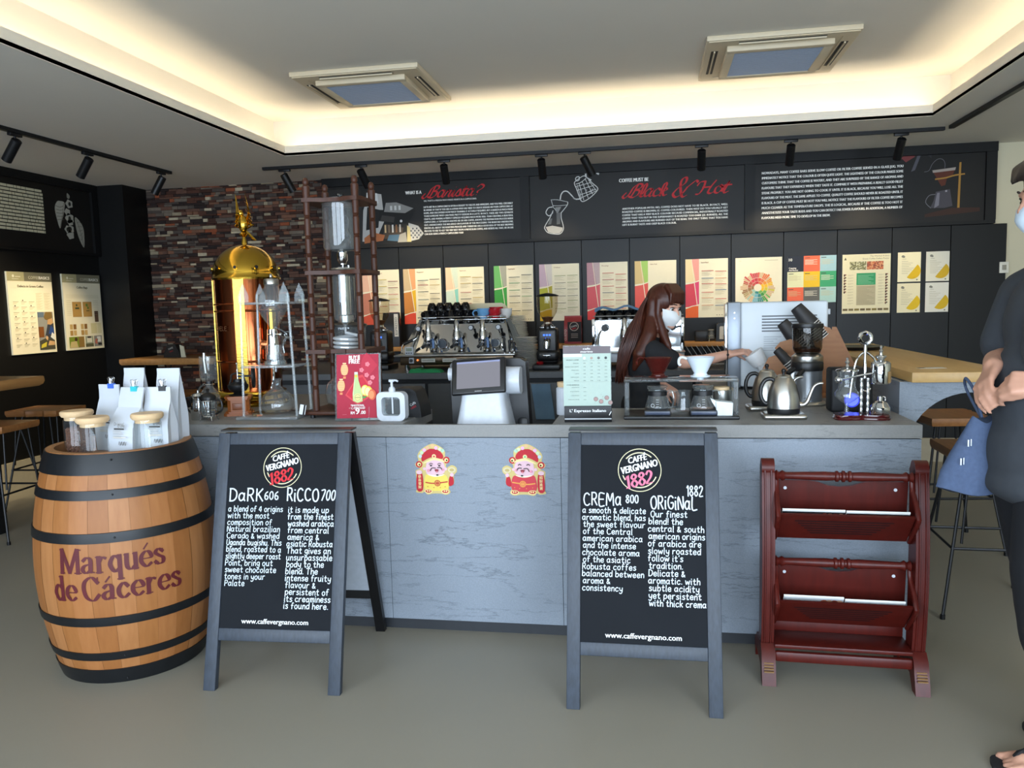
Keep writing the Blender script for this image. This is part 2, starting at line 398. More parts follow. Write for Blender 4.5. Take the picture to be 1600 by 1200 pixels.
BLK = mat('black_wall_paint', '#0e0e0e', .45, var=.1, scale=6, spec=.3)
CLAD = mat('black_cladding', '#101112', .4, var=.12, scale=5, stretch=(1, 1, .3), spec=.3)
b = MB()
b.box(-5.2, -5.1, -2.2, 7.3, 0, CEIL)
b.box(-5.1, -4.8, 6.76, 7.3, 0, CEIL)
struct(b, 'wall_left', BLK)
SKIRT = mat('skirting_stone', '#a39a84', .5, var=.08)
b = MB(); b.box(-5.1, -5.085, 1.5, 6.75, 0, .24); struct(b, 'baseboard_left', SKIRT)
b = MB(); b.box(1.2, 2.84, BACKY-.035, BACKY-.02, 0, .2); struct(b, 'baseboard_back', SKIRT)
CREAM = mat('cream_wall_paint', '#c9c2a8', .75, var=.03, scale=3)
b = MB(); b.box(-5.2, 5.2, BACKY+.03, BACKY+.2, 0, CEIL); struct(b, 'wall_back', CREAM)
b = MB(); b.box(4.6, 4.7, -2.2, 7.3, 0, CEIL); struct(b, 'wall_right', CREAM)
b = MB(); b.box(2.84, 4.6, BACKY+.0, BACKY+.03, 0, 1.456); struct(b, 'trim_3', BLK)
# stacked stone facing between the column and the black cladding
cols = ['#432b23', '#54352a', '#382a26', '#63463a', '#74503e', '#4d433d', '#6e6256', '#94866f', '#2e2422', '#b5a68c', '#8a4a30', '#5e534a']
wts = [13, 11, 12, 9, 6, 11, 9, 5, 11, 3, 4, 9]
ms = [mat('stone_%d' % i, c, .8, var=.35, scale=28, bump=.4, spec=.25) for i, c in enumerate(cols)]
b = MB(); b.m(mat('stone_joint', '#171210', .9)); b.box(-4.8, -2.98, BACKY, BACKY+.03, 0, CEIL)
rnd = random.Random(3); z = .55
while z < CEIL-.004:
    hh = min(rnd.choice((.016, .02, .025, .032)), CEIL-z); x = -4.8
    while x < -2.985:
        w = min(rnd.uniform(.035, .15), -2.98-x)
        b.m(rnd.choices(ms, wts)[0]); d = rnd.uniform(.003, .02)
        j = rnd.uniform(-.003, .003)
        b.add([(x, BACKY, z), (x+w, BACKY, z), (x+w, BACKY, z+hh), (x, BACKY, z+hh),
               (x+.002, BACKY-d, z+.002+j*.3), (x+w-.002, BACKY-d-j, z+.002), (x+w-.002, BACKY-d-j, z+hh-.001), (x+.002, BACKY-d, z+hh-.001)],
              [[4, 5, 6, 7], [0, 1, 5, 4], [1, 2, 6, 5], [2, 3, 7, 6], [3, 0, 4, 7]])
        x += w
    z += hh
struct(b, 'wall_back_stone', smooth=0)
# black cladding boards below the picture boards, dark backing above
b = MB(); b.box(-2.98, 2.84, BACKY+.005, BACKY+.03, 0, 1.957)
x = -2.98
for e in (-2.70, -2.28, -1.86, -1.44, -1.02, -.6, -.18, .25, .68, 1.11, 1.54, 1.97, 2.42, 2.84):
    b.rbox(x+.0015, e-.0015, BACKY-.02, BACKY+.008, 0, 1.955, .002, 1); x = e
struct(b, 'wall_back_cladding', CLAD)
b = MB(); b.box(-2.98, 2.74, BACKY-.02, BACKY+.03, 1.957, CEIL)
struct(b, 'wall_back_upper', BLK)
b = MB()   # frame round the three picture boards
b.box(-2.98, 2.74, BACKY-.06, BACKY-.02, 2.525, CEIL); b.box(-2.98, 2.74, BACKY-.045, BACKY-.02, 1.957, 1.985)
for x in (-1.09, .83): b.box(x-.04, x+.04, BACKY-.05, BACKY-.02, 1.985, 2.525)
b.box(2.66, 2.74, BACKY-.05, BACKY-.02, 1.985, 2.525)
struct(b, 'trim_4', mat('frame_black', '#0b0b0c', .5, spec=.3))
b = MB()   # frame of the picture board on the left wall
b.box(-5.1, -5.06, 3.4, 6.75, 2.53, CEIL); b.box(-5.1, -5.06, 3.4, 6.75, 1.95, 1.975); b.box(-5.1, -5.06, 6.68, 6.75, 1.975, 2.53)
struct(b, 'trim_5', mat('frame_black', '#0b0b0c', .5, spec=.3))
# shop front behind the viewer: wall with three tall panes
b = MB()
for x0, x1 in ((-5.2, -4.6), (-2.02, -1.78), (.78, 1.02), (3.6, 4.7)): b.box(x0, x1, -2.2, -2.1, 0, CEIL)
b.box(-5.2, 4.7, -2.2, -2.1, 2.45, CEIL)
struct(b, 'wall_front', BLK)
for i, (x0, x1) in enumerate(((-4.6, -2.02), (-1.78, .78), (1.02, 3.6))):
    b = MB()
    for q in ((x0, x0+.05, 0, 2.45), (x1-.05, x1, 0, 2.45), (x0, x1, 0, .08), (x0, x1, 2.4, 2.45), ((x0+x1)/2-.025, (x0+x1)/2+.025, 0, 2.45)):
        b.box(q[0], q[1], -2.17, -2.12, q[2], q[3])
    struct(b, 'window_%d' % (i+1), BLACK)
# ================================================================ picture boards and posters
RED = '#c8282e'; PW = '#f6f4ee'
BOARD = mat('printed_board', '#131211', .45, scale=2.5, col2='#1d1a17', spec=.3)
SCRIPT = dict(nib=(.0075, rad(35), .0012))
def board(w, h, name, label, cat='picture board'):
    p = Print(); p.m(BOARD); p.box(0, w, 0, h, -.012, 0); return p
def para(p, x, y, w, lead, lines, size, col=PW, last=None):
    for i, t in enumerate(lines):
        ww = w if i < len(lines)-1 else last
        p.text(x, y-i*lead, size, t, col, w=ww, bold=size*.045)
# --- what is a barista
ox, oz = -2.98, 1.985
p = board(1.85, .54, '', '')
p.up(); q = lambda X, Z: (X-ox, Z-oz)
# photograph at its left: machine, white coat, towel, arm
for poly, c in (([(-2.95, 2.0), (-2.95, 2.5), (-2.62, 2.5), (-2.6, 2.0)], '#2a2725'), ([(-2.62, 2.02), (-2.6, 2.3), (-2.54, 2.46), (-2.42, 2.44), (-2.4, 2.2), (-2.5, 2.0)], '#b8b6b2'),
                ([(-2.58, 2.12), (-2.56, 2.33), (-2.44, 2.3), (-2.46, 2.14)], '#1a1918'), ([(-2.57, 2.35), (-2.56, 2.46), (-2.46, 2.45), (-2.45, 2.36)], '#d7d7d4'),
                ([(-2.46, 2.2), (-2.44, 2.3), (-2.1, 2.28), (-2.18, 2.16)], '#151413'), ([(-2.4, 2.28), (-2.38, 2.36), (-2.28, 2.36), (-2.12, 2.3), (-2.2, 2.26)], '#8d8b87'),
                ([(-2.44, 2.2), (-2.42, 2.25), (-2.3, 2.23), (-2.31, 2.18)], '#3a3734'), ([(-2.42, 2.04), (-2.4, 2.17), (-2.22, 2.13), (-2.24, 2.02)], '#4c3f34'),
                ([(-2.6, 2.05), (-2.52, 2.1), (-2.4, 2.07), (-2.42, 2.02), (-2.6, 2.0)], '#b06a40'), ([(-2.38, 2.02), (-2.36, 2.07), (-2.24, 2.07), (-2.2, 2.0)], '#50718a'),
                ([(-2.28, 2.0), (-2.26, 2.07), (-2.2, 2.09), (-2.19, 2.0)], '#a8a49c'), ([(-2.19, 2.0), (-2.17, 2.17), (-2.08, 2.14), (-2.03, 2.07), (-2.08, 2.02)], '#c9c7c2'),
                ([(-2.19, 2.0), (-2.185, 2.15), (-2.16, 2.13), (-2.15, 2.0)], '#d3c48c')):
    p.poly([q(*a) for a in poly], c); p.up()
for i in range(6):
    for j in range(5):
        if (i+j) % 2: p.rect(*q(-2.155+i*.018, 2.03+j*.02), *q(-2.143+i*.018, 2.045+j*.02), '#3d4450')
for i in range(5): p.rect(*q(-2.4+i*.035, 2.09), *q(-2.385+i*.035, 2.16), ['#d5b98a', '#7e6a55', '#e0ddd6', '#8a5f3e', '#c0bcb4'][i])
p.disc(*q(-2.24, 2.19), .012, '#d8d8d8'); p.up()
for a in (-2.34, -2.3, -2.26): p.rect(*q(a, 2.29), *q(a+.02, 2.33), '#cfcfcc')
p.text(*q(-2.189, 2.425), .042, 'WHAT IS A', PW, w=.15, bold=.002)
def redscript(p, x, y, h, words, width, gap=.55):
    tot = sum(sum(2 if c == ' ' else SW[c][1] for c in w_)*sc for w_, sc in words)*h/6; f = width/tot
    for w_, sc in words:
        k = h/6*sc
        for ch in w_:
            if ch == ' ': x += 2*k*f; continue
            if ch in SW: st, gw = [[tuple(float(v) for v in t.split(',')) for t in s.split()] for s in SW[ch][0].split('|')], SW[ch][1]
            else: st, gw = glyph(ch); gw += gap
            for s in st: p.stroke([(x+(a*f+.42*b)*k, y+b*k) for a, b in s], 0, RED, nib=(.0105*h/.1, rad(28), .0016), smooth=5)
            x += gw*k*f
SW = {'B': ('1.5,-.2 2,2 2.4,4.5 2.6,6|-.8,2.2 -1.6,.4 -.6,-.3 .6,1.6 1.2,4.4 2.6,6.1 4.2,5.8 4,4.2 2,3.2|2.2,3.3 4,2.9 3.9,1 2.4,-.2 .8,.3', 4.7), 'l': ('-.2,.5 1,1.5 1.6,5.4 1,6.6 .4,5.2 .4,1 1,0 2,.6', 1.8), 'a': ('2.6,3.4 1.4,3.9 .3,2.4 .5,.4 1.6,.3 2.6,2 2.8,3.8|2.7,3 2.4,.6 3,0 3.9,.7', 3.6),
      'r': ('-.2,.6 1,3.9 1.2,3.2 2.2,3.6 1.8,1 2.3,0 3.2,.7', 3), 'i': ('-.2,.7 .8,3.6 .5,.8 1,0 2,.7|1,5.3 1.2,5.5', 1.9), 's': ('-.2,.6 1.2,4.1 1.9,2 1.6,.3 .5,.2|1.6,.2 2.9,.7', 2.8), 't': ('-.2,.7 1.2,5.8 .6,1 1.1,0 2.2,.7|0,3.8 2.4,4', 2.1),
      'k': ('-.2,.5 1,1.5 1.6,5.4 1,6.6 .4,5.2 .4,0|.5,1.6 1.8,3.8 2.4,2.9 .8,1.9|1.1,1.9 2,.1 3.2,.6', 3), 'c': ('2.4,3.2 1.4,3.9 .3,2.4 .5,.4 1.6,0 3,.8', 2.8), '&': ('4.4,3 3.4,.6 1.6,-.6 .2,.6 1,2.6 3,4.6 2.9,6.6 1.7,6.6 1.4,4.8 2.6,1.6 4,-.6 5.4,0|4.4,3 5.6,4.4 6.6,5.4 7.4,5', 6.2),
      'H': ('1,6 1.2,3 .6,.2 -.6,-.2|-1.2,4 -.6,5.6 1,6|4.6,6.2 3.6,3 3.4,.6 4.4,0 5.4,.8|.9,3 3.8,3.2', 5.2), 'o': ('1.6,3.9 .4,2.8 .5,.6 1.7,.1 2.6,1.6 2.4,3.4 1.6,3.9 2.2,3 3.4,3.4', 3.1), '?': ('.6,4.8 1.8,6.2 3.4,5.4 3,3.8 1.6,2.6 1.4,1.6|1.3,.2 1.5,.4', 3)}
redscript(p, *q(-2.0, 2.388), .085, [('B', 1.15), ('arista?', 1.05)], .50)
p.text(*q(-2.019, 2.352), .02, "OH, THAT'S A PERSON WHO MAKES HEARTS IN A CAPPUCCINO.", PW, w=.49, bold=.0004)
para(p, *q(-2.022, 2.296), .82, .0268, ['LATTE ART IN A CAPPUCCINO IS OFTEN A DELIGHT TO THE EYE AND IMPRESSIVE, AND YOU WILL CERTAINLY', 'BE AWARE OF THAT IF YOU LIKE A LAYMAN WHO HAS TRIED TO CREATE DESIGNS ON YOUR CAPPUCCINO AT',
 'HOME, AND DISCOVERED HOW MUCH TRAINING IT ACTUALLY REQUIRES. BUT A BARISTA IS MUCH MORE', 'THAN SOMEONE WHO CAN MAKE PRETTY DESIGNS IN A LATTE. IN FACT, THESE ARE TWO SEPARATE', 'CRAFTS, AND MAKING A PERFECT ESPRESSO REQUIRES MUCH MORE SKILL THAN CREATING A BEAUTIFUL',
 'CAPPUCCINO. A TOP BARISTA KNOWS HIS OR HER COFFEE, KNOWS THE PREPARATION PROCESS INSIDE', 'OUT, UNDERSTANDS THE INFLUENCE ON FLAVOUR OF THE PROCESSING THE BEAN HAS UNDERGONE,', 'KNOWS ALL ABOUT THE ROASTING PROCESS AND THEREFORE HAS A GOOD IDEA OF THE BEST BREWING',
 'PROCESS TO USE TO GET THE VERY BEST FROM A PARTICULAR COFFEE, AND BESIDES ALL THAT, HE OR SHE', 'CAN ALSO SERVE A PERFECT CAPPUCCINO TOO!'], .023, last=.36)
o = place(p.build('picture_board', None, smooth=0), (ox, BACKY-.025, oz), (1, 0, 0), (0, 0, 1))
tag(o, 'black picture board headed with a red script word ending in a question mark', 'picture board', 'picture boards on the back wall')
# --- black and hot
ox = -1.05; p = board(1.84, .54, '', ''); p.up()
W_ = '#d9d8d4'
K = lambda px, py: q(-.99+(px/1600*160)*.00551+0.0, 2.62-(py/1200*120)*.00551-(px/1600)*-.045)
S = lambda pts, w=.004, c=W_, cl=False, sm=4: p.stroke([K(*a) for a in pts], w, c, closed=cl, smooth=sm)
S([(235, 565), (340, 575), (505, 625)]); S([(240, 570), (270, 680), (400, 780)][:2]+[(300, 720), (340, 800)]); S([(505, 630), (490, 680), (400, 780)], .006); S([(270, 660), (360, 670), (490, 670)])
S([(265, 740), (215, 840), (130, 970), (130, 1020), (180, 1080), (290, 1110), (375, 1112), (425, 1050), (420, 970), (395, 870), (395, 780)], .007)
p.up(); p.poly([K(*a) for a in ((140, 985), (250, 975), (415, 1020), (410, 1060), (365, 1105), (270, 1100), (180, 1070))], '#cfcac0')
p.poly([K(*a) for a in ((320, 780), (380, 780), (375, 960), (320, 960))], '#6d6d6c'); p.poly([K(*a) for a in ((300, 690), (400, 690), (340, 790), (320, 780))], '#8d8d8b'); p.poly([K(*a) for a in ((210, 860), (250, 860), (230, 950), (180, 950))], '#6a6a69'); p.up()
S([(255, 680), (190, 690), (150, 760), (200, 815), (260, 770)], .008)
S([(385, 570), (400, 500), (440, 455), (500, 460), (560, 520), (620, 590), (700, 595)], .010); p.up(); S([(405, 510), (450, 470), (500, 475), (560, 540), (630, 600)], .003, '#3a3a38'); p.up()
body = [(615, 350), (640, 310), (760, 245), (820, 280), (900, 370), (980, 450), (970, 500), (880, 580), (780, 635), (725, 635), (690, 560), (650, 440)]
S(body, .007, cl=True); S([(640, 360), (720, 340), (800, 285)], .006)
for a, b_ in (((630, 400), (870, 360)), ((650, 460), (920, 410)), ((680, 540), (960, 470)), ((700, 590), (975, 490)), ((690, 350), (760, 620)), ((740, 330), (830, 590)), ((790, 300), (900, 540)), ((660, 380), (720, 600)), ((840, 320), (950, 480))): S([a, b_], .005, sm=0)
p.up()
for a in ((660, 400), (720, 470), (770, 380), (800, 470), (840, 420), (740, 560), (860, 500), (700, 510), (900, 470)): p.disc(*K(*a), .008, '#9b9b99')
S([(640, 260), (690, 250), (690, 300), (645, 310)], .008, cl=True); S([(800, 260), (800, 210), (850, 185), (930, 200), (1000, 240)], .014); S([(830, 290), (880, 320)], .01, sm=0)
p.text(*q(-.262, 2.435), .044, 'COFFEE MUST BE', PW, w=.25, bold=.002)
redscript(p, *q(-.20, 2.305), .088, [('B', 1.2), ('lack', 1.1)], .335); redscript(p, *q(.185, 2.30), .10, [('&', 1.3)], .145); redscript(p, *q(.40, 2.305), .09, [('H', 1.15), ('ot', 1.1)], .25)
para(p, *q(-.238, 2.2), .89, .0275, ['ANOTHER POPULAR MYTH. NO, COFFEE DOES NOT HAVE TO BE BLACK. IN FACT, WELL', 'ROASTED COFFEE IS BROWN, I.E. COFFEE-COLOURED. THEN WHY DO YOU USUALLY GET', 'COFFEE THAT HAS A VERY BLACK COLOUR? BECAUSE COMMERCIAL, INDUSTRIALLY ROASTED', 'COFFEE THAT YOU BUY IN THE SUPERMARKET IS ROASTED TOO DARK (I.E. BURNED). ALL THE', 'AROMAS AND FLAVOURS ARE BURNED OUT OF THE BEAN. THE ONLY THING THAT YOU HAVE', 'LEFT IS BURNT TASTE AND DEEP BLACK COLOUR.'], .0235, last=.46)
o = place(p.build('picture_board', None, smooth=0), (ox, BACKY-.025, oz), (1, 0, 0), (0, 0, 1))
tag(o, 'black picture board with white drawing of a kettle pouring into a carafe', 'picture board', 'picture boards on the back wall')
# --- filter coffee
ox = .87; p = board(1.79, .54, '', ''); p.up()
para(p, *q(.93, 2.44), 1.112, .0412, ['NOWADAYS, MANY COFFEE BARS SERVE SLOW COFFEE OR FILTER COFFEE SERVED IN A GLASS JUG. YOU', 'IMMEDIATELY NOTICE THAT THE COLOUR IS OFTEN QUITE LIGHT. THE LIGHTNESS OF THE COLOUR MAKES SOME', 'CUSTOMERS THINK THAT THE COFFEE IS WATERY, AND THEY ARE SURPRISED BY THE RANGE OF AROMAS AND', 'FLAVOURS THAT THEY EXPERIENCE WHEN THEY TASTE IT. COMPARE IT WITH PREPARING A REALLY GOOD FILLET',
 'STEAK PROPERLY. YOU ARE NOT GOING TO COOK IT UNTIL IT IS BLACK, BECAUSE YOU WILL LOSE ALL THE', 'FLAVOURS OF THE MEAT. THE SAME APPLIES TO COFFEE. QUALITY COFFEE SHOULD NEVER BE ROASTED UNTIL IT', 'IS BLACK. A CUP OF COFFEE MUST BE HOT! YOU WILL NOTICE THAT THE FLAVOURS OF FILTER COFFEE BECOMES', 'MUCH CLEARER AS THE TEMPERATURE DROPS. THE IS LOGICAL, BECAUSE IF THE COFFEE IS TOO HOT IT', 'ANAESTHETIZES YOUR TASTE BUDS AND YOU CAN DETECT FAR FEWER FLAVOURS. IN ADDITION, A NUMBER OF', 'FLAVOURS NEED MORE TIME TO DEVELOP IN THE BREW.'], .0285, last=.55)
K = lambda px, py: q(1.93+px/10*.00505, 2.60-py/10*.00505+px/1600*.052)
P_ = lambda pts, c: p.poly([K(*a) for a in pts], c)
S = lambda pts, w, c, sm=4: p.stroke([K(*a) for a in pts], w, c, smooth=sm)
P_([(120, 210), (300, 125), (410, 120), (390, 190), (260, 260), (200, 200)], '#7d3a3a'); P_([(450, 125), (500, 125), (400, 400), (340, 420)], '#56545c'); P_([(490, 130), (640, 180), (640, 240), (560, 160)], '#2e2c30')
S([(540, 445), (610, 430), (660, 330), (740, 265), (810, 280), (845, 340), (845, 420)], .003, '#77747a')
P_([(660, 440), (1010, 430), (960, 560), (880, 590), (860, 690), (800, 700), (740, 590)], '#5b2c1c'); p.up(); P_([(660, 435), (1010, 425), (1000, 470), (670, 475)], '#a79a90')
S([(710, 580), (860, 575), (1000, 550), (1140, 545)], .012, '#a57a35'); p.up(); P_([(1060, 355), (1090, 355), (1080, 1080), (1045, 1080)], '#a57a35')
P_([(720, 780), (930, 760), (975, 1030), (860, 1050), (640, 1030), (690, 920)], '#4a464c'); p.up(); P_([(740, 800), (780, 800), (770, 1000), (700, 1040), (720, 900)], '#807c84'); P_([(860, 770), (890, 770), (890, 800), (860, 800)], '#96929a'); S([(710, 820), (620, 830), (570, 930), (650, 1030)], .005, '#77747a')
P_([(560, 1120), (960, 1060), (1380, 1100), (1380, 1160), (560, 1170)], '#3a2218')
o = place(p.build('picture_board', None, smooth=0), (ox, BACKY-.025, oz), (1, 0, 0), (0, 0, 1))
tag(o, 'black picture board with photograph of a dripper on a brass stand over a flask', 'picture board', 'picture boards on the back wall')
# --- coffee plant board on the left wall
p = board(3.25, .555, '', ''); p.up(); rnd = random.Random(5)
for r in range(13):
    z = .498-r*.0285; x = 1.2+.015*r*0
    while x < 2.66:
        w = rnd.uniform(.03, .1); e = min(x+w, 2.672); p.rect(x, z-.02, e-.004, z, '#c9c2a4'); x = e
K = lambda px, py: (2.8+(px-660)/400*.35, .52-(py-330)/720*.48)
P_ = lambda pts, c: p.poly([K(*a) for a in cr([(x, y) for x, y in pts], 3, True)], c)
P_([(700, 470), (740, 460), (800, 475), (780, 600), (740, 720), (710, 820), (680, 720), (660, 600), (665, 530)], '#a8a69a'); P_([(930, 650), (980, 670), (1040, 760), (1050, 880), (1035, 1040), (980, 950), (940, 800)], '#9a988c')
P_([(845, 340), (880, 370), (870, 410), (840, 400)], '#8d8b80')
for cx, cy, r in ((865, 480, 55), (830, 590, 45), (855, 670, 65), (860, 720, 45), (820, 820, 50), (860, 810, 50), (850, 890, 55)): P_([(cx+r*cos(a)*(1 if i % 2 else .8), cy+r*1.1*sin(a)*(1 if i % 2 else .8)) for i, a in enumerate([k*2*pi/10 for k in range(10)])], '#a5a397')
p.up()
for cx, cy in ((870, 480), (855, 670), (855, 810), (815, 820)): P_([(cx+18*cos(a), cy+28*sin(a)) for a in [k*2*pi/8 for k in range(8)]], '#2c2b24')
for i in range(5): p.stroke([K(670+i*3, 530+i*45), K(730, 540+i*40), K(775, 520+i*45)], .004, '#55534a'); p.stroke([K(955+i*8, 720+i*50), K(985+i*4, 700+i*60), K(1030, 720+i*40)], .003, '#55534a')
p.stroke([K(785, 480), K(760, 620), K(710, 800)], .004, '#55534a'); p.stroke([K(940, 660), K(990, 800), K(1030, 1020)], .004, '#55534a')
o = place(p.build('picture_board', None, smooth=0), (-5.085, 3.43, 1.975), (0, 1, 0), (0, 0, 1))
tag(o, 'black picture board on the left wall with white drawing of a coffee branch', 'picture board')

# ---- posters
PAPER = mat('poster_paper', '#eae2c6', .42, var=.02, spec=.45)
def sheet(w, h, m=PAPER, t=.006):
    p = Print(); p.m(m); p.box(0, w, 0, h, -t, 0); return p.up()
def hang(p, X, Z, label, name='poster', cat='poster', group='posters along the back wall', y=BACKY-.022):
    return tag(place(p.build(name, None, smooth=0), (X, y, Z), (1, 0, 0), (0, 0, 1)), label, cat, group)
def bars(p, x0, x1, ys, cols, lines=5):
    for y, c in zip(ys, cols):
        p.rect(x0, y, x1, y+.005, c); p.up()
        for k in range(lines):
            p.rect(x0, y-.008-k*.0075, x0+(x1-x0)*(.55+.4*((k*7+int(y*1e3)) % 5)/5), y-.0055-k*.0075, '#c9bf9f')
def flavour(w, h, fan, title, seed, cols, blank=0):
    p = sheet(w, h); s = w*.32
    for pts, c in fan: p.poly([(a*s, b*h) for a, b in pts], c); p.up()
    p.text(w*.37, h*.93, .014, title, '#8a5a3a', w=.06, bold=.0004)
    r = random.Random(seed)
    n = 6; ys = [h*(.80-.118*i) for i in range(n)]
    if not blank:
        bars(p, w*.38, w*.66, [y+r.uniform(-.012, .012) for y in ys], [r.choice(cols) for _ in ys], 5)
        bars(p, w*.70, w*.96, [y+r.uniform(-.012, .012) for y in ys], [r.choice(cols) for _ in ys], 5)
    else: bars(p, w*.38, w*.9, [h*.42], ['#9a4a3a'], 8)
    for k in range(4): p.disc(w*(.74+.06*k), h*.04, .004, '#77705c', n=8)
    return p
W1, H1 = .357, .503
def fan3(a, b, c, d, e=None, f=None):
    L = [([(0, .6), (0, 1), (.45, 1), (.75, .62)], a), ([(.45, 1), (1, 1), (1, .64), (.75, .62)], b), ([(0, .18), (0, .58), (.62, .6), (.85, .2)], c), ([(.66, .6), (1, .62), (1, .24), (.88, .2)], d)]
    if e: L.append(([(0, 0), (0, .16), (.5, .2), (.95, .21), (.95, 0)], e))
    L += [([(.43, 1), (.47, 1), (.9, .2), (.86, .19)], '#f2ead2'), ([(0, .585), (.5, .6), (1, .635), (1, .62), (.5, .585), (0, .57)], '#f2ead2')]
    if e: L.append(([(0, .165), (.5, .205), (1, .225), (1, .21), (.5, .19), (0, .15)], '#f2ead2'))
    return L
RC = ['#b8473a', '#8a3f3a', '#c99a3a']; MC = ['#33342f', '#a8433a', '#b59a3c', '#3a5f66']
POST = [(-2.64, fan3('#e8b9a0', '#ecc7ac', '#c9806a', '#d99a7a', '#d2543c'), 'Roasted', 'pale poster with salmon fan strip, half hidden behind the tall wooden dripper', ['#b8473a', '#c9b23a', '#8a3f3a']),
        (-2.243, fan3('#c8b08a', '#e2a070', '#c4803c', '#dcae28', '#d84a34'), 'Roasted', 'poster with brown, orange and yellow fan strip, left of the large espresso machine', MC),
        (-1.842, fan3('#f0c8a8', '#cfdccb', '#cfe0d0', '#8fd0c4', '#e6e0b0'), 'Spices', 'poster with mint and turquoise fan strip above the large espresso machine', MC),
        (-1.392, fan3('#6fb86a', '#a8a89a', '#3f9c44', '#3f9c44', '#3f9c44'), 'Green/ Vegetative', 'poster with bright green fan strip at right of the large espresso machine', ['#4c5040', '#3f8a4a', '#33342f']),
        (-.98, fan3('#c9b0c0', '#d6cfc8', '#b8b83c', '#b4a83a', '#d8b22c'), 'Other', 'poster with mauve and olive fan strip behind the glass hopper of the grinder', ['#8a8470', '#9aa06a', '#77705c']),
        (-.555, fan3('#b8909c', '#c0acb0', '#d8606a', '#d86a74', '#e04a4c'), 'Fruity', 'poster with grey and rose fan strip above the small espresso machine', ['#c0503c', '#a8433a', '#33405a']),
        (-.137, fan3('#d8c08a', '#a8d070', '#e0625c', '#dd5f58', '#e04a3c'), 'Citrus Fruit', 'poster with light green and coral fan strip directly behind the woman\'s head', RC),
        (.297, fan3('#f0dcae', '#efa49a', '#d84a5c', '#dc4a78', '#ea6a34'), 'Sweet Floral', 'poster with magenta and orange fan strip to the right of the woman', ['#c0503c', '#3a5f8a', '#b8473a', '#c98a5a'])]
for i, (X, fan, t, lab, c) in enumerate(POST): hang(flavour(W1, H1, fan, t, i, c, blank=(i == 6)), X, 1.251, lab)
# flavour wheel
p = sheet(.383, .5); cx, cy = .185, .245
wc = ['#c8404a', '#d85a4a', '#e07a4a', '#e89a3c', '#f0c030', '#d8c84a', '#7ab45a', '#4a9a4a', '#3a8a8a', '#7ab8c8', '#a8c8b8', '#b8a070', '#a07850', '#b86a50', '#c85a50', '#d84a58']
r_ = random.Random(9)
for i in range(48):
    a = i*7.5
    if r_.random() > .08: p.disc(cx, cy, .145*r_.uniform(.86, 1), wc[(4-i//3) % 16] if r_.random() > .35 else '#d8b890', r0=.085, a0=a+.7, a1=a+7.2, n=3)
for i in range(16): p.disc(cx, cy, .082, wc[(4-i) % 16], r0=.055, a0=i*22.5+.6, a1=i*22.5+22, n=5)
for i in range(9): p.disc(cx, cy, .053, wc[(4-i*2) % 16], r0=.032, a0=i*40+.6, a1=i*40+39.4, n=8)
p.text(.03, .47, .01, 'SCA', '#8a8470'); p.rect(.24, .472, .35, .476, '#b8b094')
hang(p, .716, 1.25, 'cream poster with a round multicoloured flavour wheel')
# ten cupping attributes
p = sheet(.393, .393)
gc = [['#242a38', '#e2694a', '#9cc0cc'], ['#dfe0b8', '#e6bc28', '#3fa070'], ['#e86a4c', '#63625f', '#a8ccc8']]
for r in range(3):
    for c in range(3):
        p.rect(c*.131, .393-(r+1)*.131, (c+1)*.131, .393-r*.131, gc[r][c])
p.up()
for r in range(3):
    for c in range(3):
        if r+c:
            p.rect(c*.131+.01, .393-r*.131-.02, c*.131+.05, .393-r*.131-.014, '#4a4a46')
            for k in range(5): p.rect(c*.131+.01, .393-r*.131-.036-k*.009, c*.131+.08+.03*((k*3+c) % 2), .393-r*.131-.033-k*.009, '#f0ead8' if gc[r][c] in ('#e2694a', '#3fa070', '#63625f') else '#c4b890')
p.text(.012, .352, .034, '10', '#f2efe6', bold=.001); p.text(.012, .288, .018, 'Cupping', '#f2efe6', bold=.0007); p.text(.012, .27, .018, 'Attributes', '#f2efe6', bold=.0007)
hang(p, 1.142, 1.356, 'square poster of nine coloured tiles, the dark one reading 10')
# washed arabica defects poster, in a thin frame
p = sheet(.392, .505, BLACK, .012); p.rect(.007, .007, .385, .498, '#e4dcba'); p.up()
p.text(.375, .475, .017, 'The Washed Arabica', '#77715e', w=.15, al='r'); p.text(.375, .454, .017, 'Green Coffee Defect Poster', '#6b6552', w=.21, al='r')
p.poly([(.02, .452), (.04, .452), (.03, .475)], '#55503f')
r_ = random.Random(4)
for x0, cs in ((.065, ['#8d8a5a', '#b8b48a', '#5f5c3a', '#cfcba4']), (.2, ['#a8452a', '#c8683c', '#7d2f20', '#d89a6a'])):
    for i in range(13):
        for j in range(8): p.rect(x0+i*.01, .37+j*.0085, x0+i*.01+.0095, .37+j*.0085+.008, r_.choice(cs))
p.rect(.12, .243, .27, .342, '#3a9a68'); p.rect(.12, .075, .27, .24, '#b8ae90'); p.up()
for k in range(7): p.rect(.13, .255+k*.011, .255-.02*(k % 3), .258+k*.011, '#8fc8a4')
for k in range(13): p.rect(.128, .085+k*.0115, .262-.02*(k % 4), .087+k*.0115, '#8a8268')
for k in range(11):
    for x0, n_ in ((.018, 7), (.345, 11)):
        if k < n_:
            for j in range(3): p.disc(x0+.006+.009*(j % 2), .33-k*.0235-.008*(j // 2), .006, ['#5a3428', '#8a5a44', '#33231c'][(j+k) % 3], n=8)
    for x0 in (.05, .29): p.rect(x0, .326-k*.0235, x0+.045, .3285-k*.0235, '#b0a684'); p.rect(x0, .32-k*.0235, x0+.03, .322-k*.0235, '#c4ba98')
for k in range(8): p.rect(.014+k*.046, .03, .052+k*.046, .048, ['#6a5a3c', '#7a6a44', '#84743f'][k % 3])
hang(p, 1.576, 1.249, 'framed defect poster with green panel and two bean photographs')
